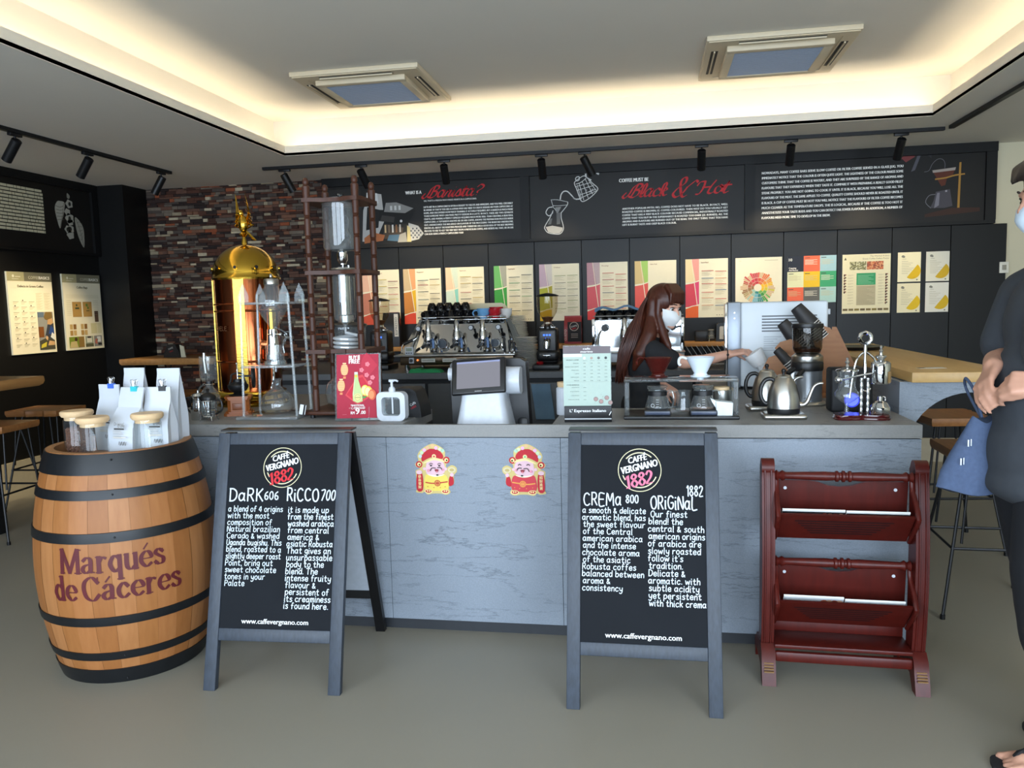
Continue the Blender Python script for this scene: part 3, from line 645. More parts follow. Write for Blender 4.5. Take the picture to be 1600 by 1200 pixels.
# four certificates
for (X, Z, lab, bg, yc) in ((2.017, 1.508, 'upper left of the four sheets with a yellow half disc', '#e9e0bc', '#dcb41e'), (2.235, 1.507, 'upper right of the four sheets with a yellow half disc', '#dcd8c6', '#cda824'), (2.017, 1.254, 'lower left of the four sheets with a yellow half disc', '#e6dcb6', '#dcb81e'), (2.235, 1.254, 'lower right of the four sheets with a yellow half disc', '#d8d6ca', '#cba920')):
    w, h = .178, .242; p = sheet(w, h, mat('paper_'+bg[1:], bg, .4, var=.02))
    p.disc(.112, .088, .066, yc, a0=-128, a1=52, n=20); p.disc(.04, .208, .012, '#55554e', ry=.009); p.disc(.046, .206, .010, '#55554e', ry=.008); p.up()
    p.rect(.03, .205, .055, .209, '#c9c4b0'); p.rect(.035, .186, .065, .188, '#77735f'); p.disc(.15, .016, .006, '#77735f')
    for k in range(8): p.rect(.03, .166-k*.014, .03+.1*(.5+.5*((k*5) % 7)/7), .1685-k*.014, '#a8a288')
    hang(p, X, Z, lab, 'certificate', 'certificate', 'certificates on the back wall')
# two tall posters on the left wall
def lw(p, Y, Z, label): return tag(place(p.build('poster', None, smooth=0), (-5.085, Y, Z), (0, 1, 0), (0, 0, 1)), label, 'poster', 'posters on the left wall')
def basics(title):
    w, h = .485, .675; p = sheet(w, h, t=.015); p.rect(.18, h-.075, w, h, '#77735e'); p.rect(0, h-.075, .18, h, '#aaa37c'); p.up()
    p.disc(.065, h-.035, .012, '#e0dcc4'); p.up(); p.rect(.085, h-.042, .14, h-.036, '#d8d3b8'); p.rect(.05, h-.06, .12, h-.056, '#d8d3b8')
    p.text(.225, h-.055, .034, 'COFFEE', '#cfcab0', w=.115); p.text(.342, h-.055, .034, 'BASICS', '#f2efe0', w=.118, bold=.0012)
    p.text(w/2, h-.125, .028, title, '#6b5f40', al='c', w=.28 if len(title) > 14 else .14, bold=.0006)
    return p, w, h
p, w, h = basics('Defects in Green Coffee')
for c in range(3):
    for r in range(9):
        x = .04+c*.085; y = .43-r*.044
        p.rect(x, y, x+.06, y+.003, '#a8a080')
        for k in range(3): p.rect(x, y-.007-k*.006, x+.05-.01*k, y-.005-k*.006, '#cbc29c')
        if (r*3+c) % 2: p.disc(x+.02, y+.012, .007, '#4a4030', ry=.005, n=8)
for c in range(2):
    for k in range(20): p.rect(.29+c*.09, .50-k*.007, .29+c*.09+.07-.015*(k % 3), .502-k*.007, '#cdc49e')
p.up(); p.rect(.29, .025, .465, .345, '#8d8d86'); p.up()
for pts, c in (([(.29, .3), (.36, .3), (.36, .345), (.29, .345)], '#5f6f80'), ([(.29, .13), (.35, .13), (.35, .22), (.29, .22)], '#7a4a22'), ([(.36, .14), (.4, .25), (.465, .25), (.465, .08), (.4, .1)], '#3a3f48'), ([(.4, .16), (.43, .23), (.46, .2), (.465, .14)], '#2d4a86'), ([(.42, .13), (.44, .17), (.465, .15), (.465, .1)], '#d8d8d4'), ([(.355, .3), (.38, .345), (.45, .345), (.455, .3), (.42, .27), (.37, .28)], '#7d6438'), ([(.39, .24), (.4, .28), (.45, .29), (.46, .25), (.43, .235)], '#c09868'), ([(.29, .025), (.29, .1), (.38, .13), (.465, .1), (.465, .025)], '#4c4838'), ([(.30, .04), (.31, .07), (.37, .09), (.36, .05)], '#c8b83c'), ([(.36, .12), (.37, .145), (.39, .13), (.38, .1)], '#d0a878'), ([(.38, .06), (.4, .1), (.46, .09), (.46, .06)], '#c8a070')):
    p.poly(pts, c); p.up()
lw(p, 5.635, 1.1, 'tall cream poster whose lower corner shows a person leaning over beans')
p, w, h = basics('Coffee Bags')
for k in range(3): p.rect(.03, .49-k*.012, .45, .492-k*.012, '#cbc29c')
for x in (.1, .235): p.rect(x, .295, x+.115, .43, '#b08a4c')
p.up(); p.rect(.135, .365, .185, .38, '#3f4a30'); p.disc(.155, .4, .01, '#3f4a30'); p.disc(.285, .4, .014, '#5f7a3a'); p.disc(.3, .375, .012, '#5f7a3a'); p.rect(.275, .345, .315, .352, '#55502f'); p.rect(.38, .245, .43, .345, '#5f4a3c')
for i in range(2):
    for j in range(2):
        for x in (.05, .19): p.rect(x+i*.045, .13+j*.055, x+i*.045+.036, .175+j*.055, ['#b08a4c', '#c4a468', '#8a6434'][(i+j) % 3])
p.rect(.32, .14, .4, .235, '#d6cc9c'); p.rect(.405, .14, .46, .235, '#dbd2a8')
for k in range(9): p.rect(.03, .44-k*.016, .085, .442-k*.016, '#c4ba90'); p.rect(.37, .44-k*.016, .44, .442-k*.016, '#c4ba90')
for x0, x1, c in ((.03, .15, '#7a8a2c'), (.15, .22, '#8d6f3a'), (.235, .34, '#9aa08a'), (.35, .455, '#8a8780')): p.rect(x0, .02, x1, .118, c)
p.up(); p.poly([(.03, .02), (.05, .075), (.12, .08), (.14, .02)], '#c4b07a'); p.disc(.115, .095, .018, '#4a3424'); p.rect(.255, .06, .32, .1, '#d8d4c0'); p.rect(.265, .1, .31, .115, '#3a2c24'); p.rect(.39, .06, .44, .11, '#e0dfd8'); p.poly([(.36, .05), (.37, .09), (.4, .09), (.39, .04)], '#b86a58'); p.rect(.4, .03, .45, .05, '#2c2a28'); p.rect(.235, .02, .34, .05, '#5c5a40')
lw(p, 6.245, 1.1, 'tall cream poster showing two brown coffee sacks')
b = MB(); b.m(mat('switch_white', '#d9d6c8', .4)); b.rbox(-.035, .035, -.012, 0, -.045, .045, .004); b.m(mat('switch_grey', '#8a8678', .4)); b.rbox(-.016, .016, -.016, -.01, -.02, .02, .002)
tag(b.build('wall_switch', None, loc=(2.822, BACKY-.02, 1.602)), 'small white switch plate at the far right edge of the black cladding', 'switch')
# ================================================================ things on the ceiling
GRILL = mat('cassette_cream', '#cdbfa3', .5, var=.03); GR2 = mat('cassette_grille', '#8e98a8', .55, var=.1, scale=200)
def cassette(X, Y, label):
    t = thing('ceiling_air_conditioner', label, 'air conditioner', (X, Y, UP), 0, 'ceiling air conditioners')
    b = MB(); s = .41; i = .335
    for x0, x1, y0, y1 in ((-s, s, -s, -i), (-s, s, i, s), (-s, -i, -i, i), (i, s, -i, i)): b.box(x0, x1, y0, y1, -.035, -.001)
    b.rbox(-s-.012, s+.012, -s-.012, -s+.01, -.03, -.001, .004); b.rbox(-s-.012, s+.012, s-.01, s+.012, -.03, -.001, .004); b.rbox(-s-.012, -s+.01, -s, s, -.03, -.001, .004); b.rbox(s-.01, s+.012, -s, s, -.03, -.001, .004)
    b.build('frame', GRILL, t)
    for k in range(4):
        a = k*90; b = MB(); b.at(rot=(0, 0, a)); b.m(mat('vent_dark', '#26231f', .7)); b.box(-.24, .24, -.385, -.345, -.0365, -.034); b.m(GRILL); b.box(-.24, .24, -.37, -.362, -.045, -.036); b.build('air_outlet', None, t)
    b = MB()
    for x0, x1, y0, y1 in ((-.3, .3, -.3, -.25), (-.3, .3, .25, .3), (-.3, -.25, -.25, .25), (.25, .3, -.25, .25)): b.rbox(x0, x1, y0, y1, -.062, -.02, .006)
    b.box(-i, i, -i, i, -.03, -.005); pn = b.build('intake_frame', GRILL, t)
    b = MB(); b.box(-.25, .25, -.25, .25, -.054, -.035)
    for k in range(24): b.box(-.25, .25, -.245+k*.0208, -.24+k*.0208, -.058, -.053)
    b.build('intake_grille', GR2, pn)
cassette(-1.82, 5.3, 'square cream ceiling air conditioner at the left, above the tall wooden dripper')
cassette(.75, 5.26, 'square cream ceiling air conditioner at the right, the one nearer the right cove')
TRK = [((-4.0, 1.6), (-4.0, 6.28), 'black lighting track running along the ceiling by the left wall'), ((-3.19, 6.35), (2.1, 6.35), 'long black lighting track on the ceiling before the back wall'), ((2.13, 1.5), (2.13, 6.3), 'black lighting track at the right running towards the viewer')]
for a, c, lab in TRK:
    b = MB(); w = .018
    b.box(min(a[0], c[0])-w*(a[0] == c[0]), max(a[0], c[0])+w*(a[0] == c[0]), min(a[1], c[1])-w*(a[1] == c[1]), max(a[1], c[1])+w*(a[1] == c[1]), CEIL-.024, CEIL)
    tag(b.build('lighting_track', BLACK), lab, 'lighting track', 'lighting tracks')
def spot(X, Y, d, label, power, along, ang=62):
    d = V(d).normalized(); t = thing('track_spotlight', label, 'spotlight', (X, Y, CEIL-.024), 0, 'track spotlights')
    b = MB(); ax, ay = (.05, .014) if along == 'x' else (.014, .05)
    b.rbox(-ax, ax, -ay, ay, -.02, 0, .003); b.cyl((0, 0, -.02), (0, 0, -.055), .007, n=8); b.build('adapter', BLACK, t)
    p0 = V((0, 0, -.062))-d*.02
    b = MB(); b.tube([p0-d*.005, p0, p0+d*.15, p0+d*.155], [.026, .0315, .0315, .0315], 20, caps=False); b.tube([p0-d*.005, p0-d*.004], [.026, .02], 20); b.tube([p0+d*.155, p0+d*.12], [.0315, .024], 20, caps=False); h = b.build('lamp_head', BLACK, t)
    b = MB(); b.tube([p0+d*.125, p0+d*.126], .024, 16); b.build('lens', glow('spot_lens', '#ffe2b0', 6), h)
    l = bpy.data.lights.new('beam', 'SPOT'); l.energy = power; l.color = (1, .80, .48); l.spot_size = rad(ang); l.spot_blend = .7; l.shadow_soft_size = .02
    o = bpy.data.objects.new('beam', l); COL.objects.link(o); o.parent = t; o.location = p0+d*.17; o.rotation_euler = d.to_track_quat('-Z', 'Y').to_euler()
    return t
SPW = 1.0
for i, (y, d, lab, pw) in enumerate(((4.6, (-1, .15, -1.15), 'leftmost of the three spotlights on the left track', 70), (5.27, (-1, .2, -1.2), 'middle one of the three spotlights on the left track', 80), (6.15, (-.75, -.1, -1.25), 'rightmost of the three spotlights on the left track', 80))):
    spot(-4.0, y, d, lab, pw*SPW, 'y')
for x, d, lab, pw in ((-3.0, (.38, .45, -1), 'spotlight at the left end of the back track, tilted over the stone wall', 16), (-2.33, (.25, .7, -1), 'spotlight tilted right, seen beside the posts of the tall wooden dripper', 30), (-1.63, (-.05, .72, -1), 'straight hanging spotlight above the red script word with question mark', 30), (-.84, (0, .7, -1), 'straight hanging spotlight just left of the tilted one at mid track', 12),
        (-.5, (.5, .45, -1), 'spotlight tilted right, above the kettle drawing', 14), (.39, (.02, .72, -1), 'straight hanging spotlight above the red script with ampersand', 26), (1.04, (.02, .72, -1), 'straight hanging spotlight over the left part of the filter coffee board', 30), (1.81, (-.05, .72, -1), 'last spotlight at the right end of the back track', 30)):
    spot(x, 6.35, d, lab, pw*SPW, 'x', 75)
spot(2.13, 4.6, (.5, 1, -.55), 'spotlight on the right track, turned towards the cream wall at the right', 34, 'y', 70)
# ================================================================ counter
def stone_mat(name, c1, c2, vein):
    m = mat(name, c1, .5, var=.1, scale=220, bump=.15, col2=c2, spec=.35)
    n, l = m.node_tree.nodes, m.node_tree.links; b = n['Principled BSDF']
    tc = n.new('ShaderNodeTexCoord'); mp = n.new('ShaderNodeMapping'); mp.inputs['Rotation'].default_value = (0, rad(12), 0); mp.inputs['Scale'].default_value = (1.1, 1, 7.5)
    no = n.new('ShaderNodeTexNoise'); no.inputs['Scale'].default_value = 1.7; no.inputs['Detail'].default_value = 9; no.inputs['Roughness'].default_value = .62
    rp = n.new('ShaderNodeValToRGB'); e = rp.color_ramp.elements; e[0].position = .485; e[0].color = (0, 0, 0, 1); e[1].position = .515; e[1].color = (0, 0, 0, 1); k = e.new(.5); k.color = (1, 1, 1, 1)
    cl = n.new('ShaderNodeTexNoise'); cl.inputs['Scale'].default_value = 1.3; cl.inputs['Detail'].default_value = 3
    ms = n.new('ShaderNodeMath'); ms.operation = 'MULTIPLY'; ms2 = n.new('ShaderNodeMath'); ms2.operation = 'MULTIPLY'; ms2.inputs[1].default_value = .95
    l.new(tc.outputs['Object'], mp.inputs[0]); l.new(mp.outputs[0], no.inputs[0]); l.new(no.outputs['Fac'], rp.inputs[0]); l.new(mp.outputs[0], cl.inputs[0])
    l.new(rp.outputs[0], ms.inputs[0]); l.new(cl.outputs['Fac'], ms.inputs[1]); l.new(ms.outputs[0], ms2.inputs[0])
    mx = n.new('ShaderNodeMix'); mx.data_type = 'RGBA'; src = b.inputs['Base Color'].links[0].from_socket
    l.new(ms2.outputs[0], mx.inputs[0]); l.new(src, mx.inputs[6]); mx.inputs[7].default_value = lin(vein); l.new(mx.outputs[2], b.inputs['Base Color'])
    return m
STONE = stone_mat('grey_stone', '#737b85', '#8f98a3', '#4e565f')
STTOP = stone_mat('grey_stone_top', '#7c7c7b', '#8f8e8b', '#6a6a6a')
CT = .907; CY = 3.206
t = thing('service_counter', 'long counter faced in veined grey stone, running across the middle of the room', 'counter', (0, 0, 0))
b = MB()
for x0, x1 in ((-2.4, -1.12), (-1.118, -.372), (-.370, 1.01)): b.box(x0, x1, CY+.002, CY+.05, .055, .852)
b.box(.985, 1.01, CY+.05, 3.46, .055, .852); b.box(-2.4, -2.375, CY+.05, 4.3, .055, .852)
b.build('stone_front', STONE, t)
b = MB(); b.box(-2.4, -1.118, CY, 3.70, .856, CT); b.box(-2.4, -1.5, 3.70, 4.4, .856, CT); b.box(-1.118, -1.05, CY, 3.70, .856, CT)
b.box(-.405, 1.012, CY, 3.72, .856, CT); b.box(.30, 1.012, 3.72, 5.15, .856, CT)
b.box(-1.05, -.405, CY, CY+.022, .856, CT); b.build('worktop', STTOP, t)
b = MB(); b.box(-1.05, -.405, CY+.05, 3.72, .70, .735); b.build('low_desk', mat('desk_dark', '#4a4843', .5), t)
for q in ((-1.06, -1.048, CY+.05, 3.7, .5), (-.407, -.395, CY+.05, 3.7, .5), (-2.35, -1.06, 3.66, 3.68, .06), (-.39, .31, 3.68, 3.70, .06), (.31, .33, 3.7, 5.1, .06)): b = MB(); b.box(*q, .856); b.build('carcass_panel', mat('carcass_dark', '#2b2c2e', .6), t)
b = MB(); b.box(-2.38, .99, CY+.03, CY+.06, 0, .055); b.box(.965, .985, CY+.06, 3.46, 0, .055); b.build('plinth', mat('plinth_dark', '#25282d', .45), t)
# ================================================================ barrel
OAK = mat('barrel_oak', '#a86a34', .5, scale=9, stretch=(3, 3, .5), col2='#c08548', spec=.4)
OAKD = mat('oak_head', '#8a5c34', .6, scale=12, stretch=(1, 8, 1), col2='#a87c50')
HOOP = mat('black_hoop', '#17191c', .42, .25, var=.2, scale=25)
BX, BY_, BH = -2.12, 2.86, .89
def br(z): return .338-.072*((z-.445)/.445)**2
t = thing('wine_barrel', 'oak wine barrel with black hoops and red lettering, at the left of the counter', 'barrel', (BX, BY_, 0))
b = MB(); N = 28
for k in range(N):
    a0, a1 = 360*k/N+.05, 360*(k+1)/N-.05
    prof = [(br(BH*i/18)-.0006*(k % 3), BH*i/18) for i in range(19)]
    b.m(mat('oak_stave_%d' % (k % 4), ['#8a5529', '#91592d', '#875228', '#955f33'][k % 4], .48, scale=14, stretch=(4, 4, .35), col2=['#a26b3a', '#a87142', '#9d6636', '#ad7748'][k % 4], spec=.4))
    b.lathe(prof, 4, a0=a0, a1=a1)
b.m(mat('stave_gap', '#4a2c16', .8)); b.lathe([(br(BH*i/18)-.004, BH*i/18) for i in range(19)], 48)
b.m(OAKD); b.lathe([(br(BH), BH), (br(BH)-.03, BH), (br(.86)-.032, .84)], 48)
b.build('staves', None, t)
for zz in (.842, .03): b = MB(); b.lathe([(0, zz), (.243, zz)], 48); b.build('head', OAKD, t)
for z0, z1 in ((0, .062), (.102, .136), (.246, .282), (.565, .603), (.722, .758), (.812, .888)):
    b = MB(); b.lathe([(br(z0)-.002, z0), (br(z0)+.004, z0+.001), (br((z0+z1)/2)+.0045, (z0+z1)/2), (br(z1)+.004, z1-.001), (br(z1)-.002, z1)], 64)
    for dz in ([.3, .72] if z1-z0 > .05 else [.5]):
        a = rad(-61); r = br((z0+z1)/2)+.004; zz = z0+(z1-z0)*dz; b.ball((r*cos(a), r*sin(a), zz), .004, 8, 6)
    b.build('hoop', HOOP, t)
p = Print(); INKR = mat('faded_red_paint', '#541019', .55, var=.25, scale=30)
SER = {'M': ('.4,.1 .5,6|.5,6 2.6,.3|2.6,.3 4.7,6|4.8,6 4.8,.1', 5.2, '-.1,.1 1.2,.1|3.9,.1 5.7,.1|-.1,6 .8,6|4.5,6 5.7,6'), 'a': ('.7,3.2 1.6,4 2.5,3.3 2.5,.6 3.3,.2|2.5,2.4 1,1.9 .5,.9 1.3,.1 2.5,.8', 3.3, ''), 'r': ('.8,4 .8,.1|.8,2.6 1.6,3.9 2.5,3.6', 2.7, '.1,.1 1.7,.1|.1,4 .8,4'),
       'q': ('2.6,4 2.6,-2|2.6,3.2 1.4,4 .4,2 1.4,0 2.6,.9', 3.2, '1.9,-2 3.4,-2'), 'u': ('.7,4 .7,1 1.6,.1 2.6,1|2.7,4 2.7,.1', 3.2, '.1,4 .7,4|2.1,4 2.7,4|2.7,.1 3.3,.1'), 'e': ('.5,2.2 2.8,2.3 2.5,3.6 1.6,4 .6,3 .5,1.4 1.6,.1 2.8,.8', 3, ''), 's': ('2.4,3.2 1.4,4 .6,3.2 1.4,2.3 2.4,1.5 2.3,.4 1.3,.1 .4,.9', 2.8, '2.4,3.9 2.4,3|.4,.2 .4,1.1'),
       'd': ('2.6,6.2 2.6,.1|2.6,3.2 1.4,4 .4,2 1.4,0 2.6,.9', 3.2, '1.9,6.2 2.6,6.2|2.6,.1 3.3,.1'), 'C': ('4,4.6 2.6,6.1 .9,5 .5,3 1.1,.8 2.7,0 4.1,1.4', 4.3, '4,6 4,4.4'), 'c': ('2.6,3 1.6,4 .5,2.6 .6,.9 1.6,.1 2.7,.9', 2.9, '')}
def serif(p, x, y, h, word, col, track=.35):
    k = h/6
    for ch in word:
        if ch == ' ': x += 1.2*k; continue
        acc = ch in 'éá'; c = {'é': 'e', 'á': 'a'}.get(ch, ch); st, gw, se = SER[c]
        for s in st.split('|'):
            pts = [tuple(float(v) for v in q.split(',')) for q in s.split()]
            p.stroke([(x+a*k, y+b_*k) for a, b_ in pts], 0, col, nib=(.42*k, 0, .12*k), smooth=6 if len(pts) > 2 else 0)
        for s in [q for q in se.split('|') if q]:
            pts = [tuple(float(v) for v in q.split(',')) for q in s.split()]
            p.stroke([(x+a*k, y+b_*k) for a, b_ in pts], .3*k, col, smooth=0)
        if acc: p.stroke([(x+1.2*k, y+4.7*k), (x+2.2*k, y+6*k)], .4*k, col, smooth=0)
        x += (gw+track)*k
    return x
xe = serif(p, 0, 0, .088, 'Marqués', INKR); n1 = len(p.v); xe2 = serif(p, 0, 0, .088, 'de Cáceres', INKR)
a0 = rad(-64)
for i, v in enumerate(p.v):
    w = xe if i < n1 else xe2; zc = .457 if i < n1 else .352
    th = a0+(v.x-w/2-(.0 if i < n1 else -.01))/.338; z = zc+v.y; r = br(z)+.0015
    p.v[i] = V((r*cos(th), r*sin(th), z))
p.build('lettering', None, t, smooth=0)
# jars and bags standing on the barrel
LID = mat('pale_wood_lid', '#d2ae80', .55, scale=30, stretch=(1, 6, 1), col2='#dfc29a')
HZ = .843
def bean(b, x, y, z, s, r_):
    b.at((x, y, z), (r_.uniform(0, 360), r_.uniform(0, 360), r_.uniform(0, 360))); b.ball((0, 0, 0), (s, s*.72, s*.55), 6, 4); b.at()
BEAN = mat('roasted_bean', '#5e3a26', .42, var=.35, scale=90)
def jar(x, y, r, h, label, beans=0.):
    t = thing('glass_jar', label, 'jar', (x, y, HZ), 0, 'lidded glass jars on the barrel')
    b = MB(); b.lathe([(0, .001), (r-.004, .001), (r, .006), (r, h-.02), (r-.004, h-.012), (r-.004, h)], 28); b.build('glass_body', glass('jar_glass', '#fbfdfd', .02, 1.5, .015), t)
    b = MB(); b.lathe([(0, h-.004), (r+.003, h-.004), (r+.009, h+.004), (r+.009, h+.014), (r+.005, h+.019), (0, h+.019)], 28); b.lathe([(r-.006, h-.018), (r-.006, h-.004)], 28); b.build('lid', LID, t)
    if beans:
        b = MB(); r_ = random.Random(2)
        b.lathe([(0, .006), (r-.012, .006), (r-.012, beans-.012), (0, beans-.008)], 20)
        n = int(900*beans/.12)
        for i in range(n):
            a = r_.uniform(0, 2*pi)
            if i < n*.75: q, z = r-.010-r_.uniform(0, .004), r_.uniform(.01, beans-.006)
            else: q, z = (r-.012)*sqrt(r_.random()), beans-.008+r_.uniform(-.004, .004)
            bean(b, q*cos(a), q*sin(a), z, .0062, r_)
        o = b.build('coffee_beans', BEAN, t); o['kind'] = 'stuff'
    return t
jar(-2.262, 2.80, .052, .165, 'glass jar of dark coffee beans with pale wooden lid, leftmost on the barrel', .118)
jar(-2.12, 2.705, .051, .153, 'empty glass jar with pale wooden lid, in front of the bean jar')
jar(-1.935, 2.775, .051, .158, 'empty glass jar with pale wooden lid, rightmost on the barrel')
BAGW = mat('white_paper_bag', '#c4c9d0', .6, var=.03, scale=12, bump=.25)
def bag(x, y, w, d, h, rz, label, clip=None, lean=0., printed=True, fold=.8):
    t = thing('coffee_bag', label, 'bag', (x, y, HZ), rz, 'white coffee bags on the barrel')
    b = MB(); rings = []
    for i in range(15):
        f = i/14; z = h*f
        k = 1 if f < .45 else max(.02, 1-((f-.45)/(fold-.45)) if f < fold else .02)
        dd = d*(.04+.96*min(1, max(0, k))**.8); ww = w*(.94+.06*sin(pi*min(1, f*1.6))); gus = .25*dd*(1 if f > .1 else f*10)
        yo = lean*f*f
        ww2 = ww/2-min(.012, gus*.5)*(1 if .1 < f < fold else .2)
        rings.append([V((-ww/2, -dd/2+yo, z)), V((-ww/4, -dd/2-.003*sin(f*9)+yo, z)), V((ww/4, -dd/2+.002*sin(f*7)+yo, z)), V((ww/2, -dd/2+yo, z)), V((ww2, yo, z)), V((ww/2, dd/2+yo, z)), V((0, dd/2+yo, z)), V((-ww/2, dd/2+yo, z)), V((-ww2, yo, z))])
    b.ring(rings); b.build('bag_body', BAGW, t, smooth=25)
    if printed:
        p = Print(); r_ = random.Random(int(x*1e4)); p.up(); p.up()
        p.rect(-w*.22, h*.30, w*.30, h*.315, '#d9d3c8'); p.rect(-w*.15, h*.42, w*.25, h*.44, '#3c3a38'); p.hand(-w*.15, h*.48, .012, 'Original', '#77746e', .0012, w=w*.4, slant=.3); p.hand(w*.0, h*.455, .012, 'Crema', '#77746e', .0012, w=w*.28, slant=.3)
        for k in range(6): p.rect(-w*.2, h*(.40-.022*k), w*(.1+.12*r_.random()), h*(.405-.022*k), '#c9bfae' if k % 2 else '#a89f90')
        for k in range(3): p.stroke([(w*(.0+.1*k), h*.2), (w*(.03+.1*k), h*.25), (w*(.06+.1*k), h*.19), (w*(.1+.1*k), h*.24)], .0016, '#55534f')
        o = p.build('printed_label', None, t, smooth=0); o.matrix_local = Mx(((1, 0, 0, 0), (0, 0, -1, -d/2-.004), (0, 1, 0, 0), (0, 0, 0, 1)))
    if clip:
        b = MB(); c0, dx = clip; yo = lean*.92
        b.m(mat('clip_'+c0[1:], c0, .35, .2)); b.prism([(-.014, h-.016), (.014, h-.016), (.014, h+.004), (-.014, h+.004)], yo-.008, yo+.008, 'xz')
        b.m(CHROME)
        for s in (-1, 1):
            for e in (-1, 1):
                b.tube(cr([(e*.004, yo+s*.006, h), (e*.010, yo+s*.005, h+.016), (e*.014, yo+s*.004, h+.026), (e*.009, yo+s*.004, h+.031), (e*.003, yo+s*.004, h+.024), (e*.002, yo+s*.006, h+.004)], 3), .0009, 5)
        o = b.build('binder_clip', None, t); o.location = (dx, 0, 0)
bag(-2.225, 2.955, .112, .07, .272, -8, 'white coffee bag with a blue binder clip', ('#4a74d8', .012), printed=True)
bag(-2.045, 2.80, .118, .085, .27, -6, 'white coffee bag with a turquoise binder clip, bulging in front', ('#3fc4cc', .01), lean=.05, fold=.72)
bag(-1.945, 2.862, .114, .078, .268, 4, 'white coffee bag with a small black binder clip', ('#1c1c1e', .02), lean=.01)
bag(-2.150, 3.02, .100, .07, .335, 0, 'tall open white coffee bag standing behind the turquoise clip', None, printed=False, fold=.93)
bag(-1.962, 2.975, .106, .076, .335, 2, 'tall white coffee bag at the right rim of the barrel', None, printed=False, fold=.93)
# ================================================================ chalkboards
BFR = mat('dark_stained_frame', '#23272e', .5, scale=18, stretch=(6, 6, .8), col2='#3d4653', bump=.3)
CHK = mat('chalkboard_black', '#15181d', .75, var=.2, scale=6, spec=.18)
CH = '#ccd6df'
def aboard(X, Y, rz, label, draw):
    t = thing('chalkboard_sign', label, 'chalkboard', (X, Y, 0), rz, 'folding chalkboards before the counter')
    L = rad(14.5); F = Mx(((1, 0, 0, 0), (0, sin(L), -cos(L), 0), (0, cos(L), sin(L), 0), (0, 0, 0, 1)))
    w = .265; S1 = .962; st = .047
    for s in (-1, 1):
        b = MB(); b.T = F; x0, x1 = sorted((s*w, s*(w-st))); b.rbox(x0, x1, 0, S1, -.028, 0, .003); b.build('front_leg', BFR, t)
    for n_, a, c in (('top_rail', S1-.045, S1), ('bottom_rail', .182, .228)):
        b = MB(); b.T = F; b.rbox(-w+st, w-st, a, c, -.026, -.001, .003); b.build(n_, BFR, t)
    p = Print(); pw, ph = 2*(w-st), S1-.045-.228; p.m(CHK); p.box(0, pw, 0, ph, -.012, 0); p.up(); draw(p, pw, ph)
    o = p.build('chalk_panel', None, t, smooth=0); o.matrix_local = F @ Mx.Translation((-w+st, .228, -.006))
    top = F @ V((0, S1, -.03)); Bk = V((0, .575, 0)); d = (top-Bk)
    for s in (-1, 1):
        b = MB(); x0, x1 = sorted((s*w, s*(w-.04))); a = Bk; c = top+V((0, .012, 0)); e = V((0, .026, 0))
        b.add([(x0, a.y, 0), (x1, a.y, 0), (x1, c.y, c.z), (x0, c.y, c.z), (x0, a.y+.028, 0), (x1, a.y+.028, 0), (x1, c.y+.03, c.z), (x0, c.y+.03, c.z)], [[0, 1, 2, 3], [4, 7, 6, 5], [0, 4, 5, 1], [1, 5, 6, 2], [2, 6, 7, 3], [3, 7, 4, 0]]); b.build('back_leg', BLACK, t)
    for n_, f0, f1 in (('back_rail', .18, .225), ('back_panel', .225, .94)):
        a, c = Bk+d*f0, Bk+d*f1; b = MB(); x = w-.04; b.add([(-x, a.y+.005, a.z), (x, a.y+.005, a.z), (x, c.y+.015, c.z), (-x, c.y+.015, c.z), (-x, a.y+.02, a.z), (x, a.y+.02, a.z), (x, c.y+.028, c.z), (-x, c.y+.028, c.z)], [[0, 1, 2, 3], [4, 7, 6, 5], [0, 4, 5, 1], [1, 5, 6, 2], [2, 6, 7, 3], [3, 7, 4, 0]])
        b.build(n_, BLACK if n_ == 'back_rail' else mat('pale_back_panel', '#aab2bd', .6), t)
    b = MB(); b.box(-w+.0, w, top.y-.014, top.y+.05, S1*cos(L)+.004, S1*cos(L)+.01); b.build('top_hinge', BLACK, t)
def logo(p, x, y, r, red):
    p.disc(x, y, r, '#d8cfa8', r0=r*.965, n=48); p.disc(x, y, r*.83, '#d8cfa8', r0=r*.78, n=20, a0=48, a1=140); p.disc(x, y, r*.83, '#d8cfa8', r0=r*.78, n=20, a0=-110, a1=-22); p.disc(x, y, r*.83, '#d8cfa8', r0=r*.78, n=20, a0=172, a1=215)
    a = rad(14); c, s = cos(a), sin(a); W = lambda u, v: (x+(u*c-v*s)*r, y+(u*s+v*c)*r)
    p.up(); p.rect(x-r*.86, y-r*.25, x-r*.6, y+r*.1, CHK); p.up()
    p.text(*W(-.42, .40), r*.40, 'CAFFÈ', '#eef0f0', w=r*.86, rot=a, shear=.15, bold=r*.015); p.text(*W(-.86, .0), r*.46, 'VERGNANO', '#eef0f0', w=r*1.72, rot=a, shear=.12, bold=r*.016)
    NUM = {'1': ('.2,4.6 1.4,6 1.4,.1', 2.3), '8': ('1.9,3.4 .8,4.6 1.9,6 3,4.7 1.9,3.4 .6,1.6 1.9,0 3.2,1.5 1.9,3.4', 3.7), '2': ('.6,4.6 1.7,6 3,4.8 2.4,2.8 .4,.3 3.3,.3', 3.7)}
    k = r*.58/6; u = -.80
    for ch in '1882':
        st, gw = NUM[ch]; pts = [tuple(float(v) for v in q.split(',')) for q in st.split()]
        p.stroke([W(u+(a_+.12*b_)*k/r, -.70+b_*k/r) for a_, b_ in pts], 0, red, nib=(.42*k, rad(15), .16*k), smooth=6 if ch != '1' else 0); u += gw*k/r
        if ch == '1': p.stroke([W(u-2.2*k/r, -.68), W(u-.5*k/r, -.68)], .4*k, red, smooth=0)
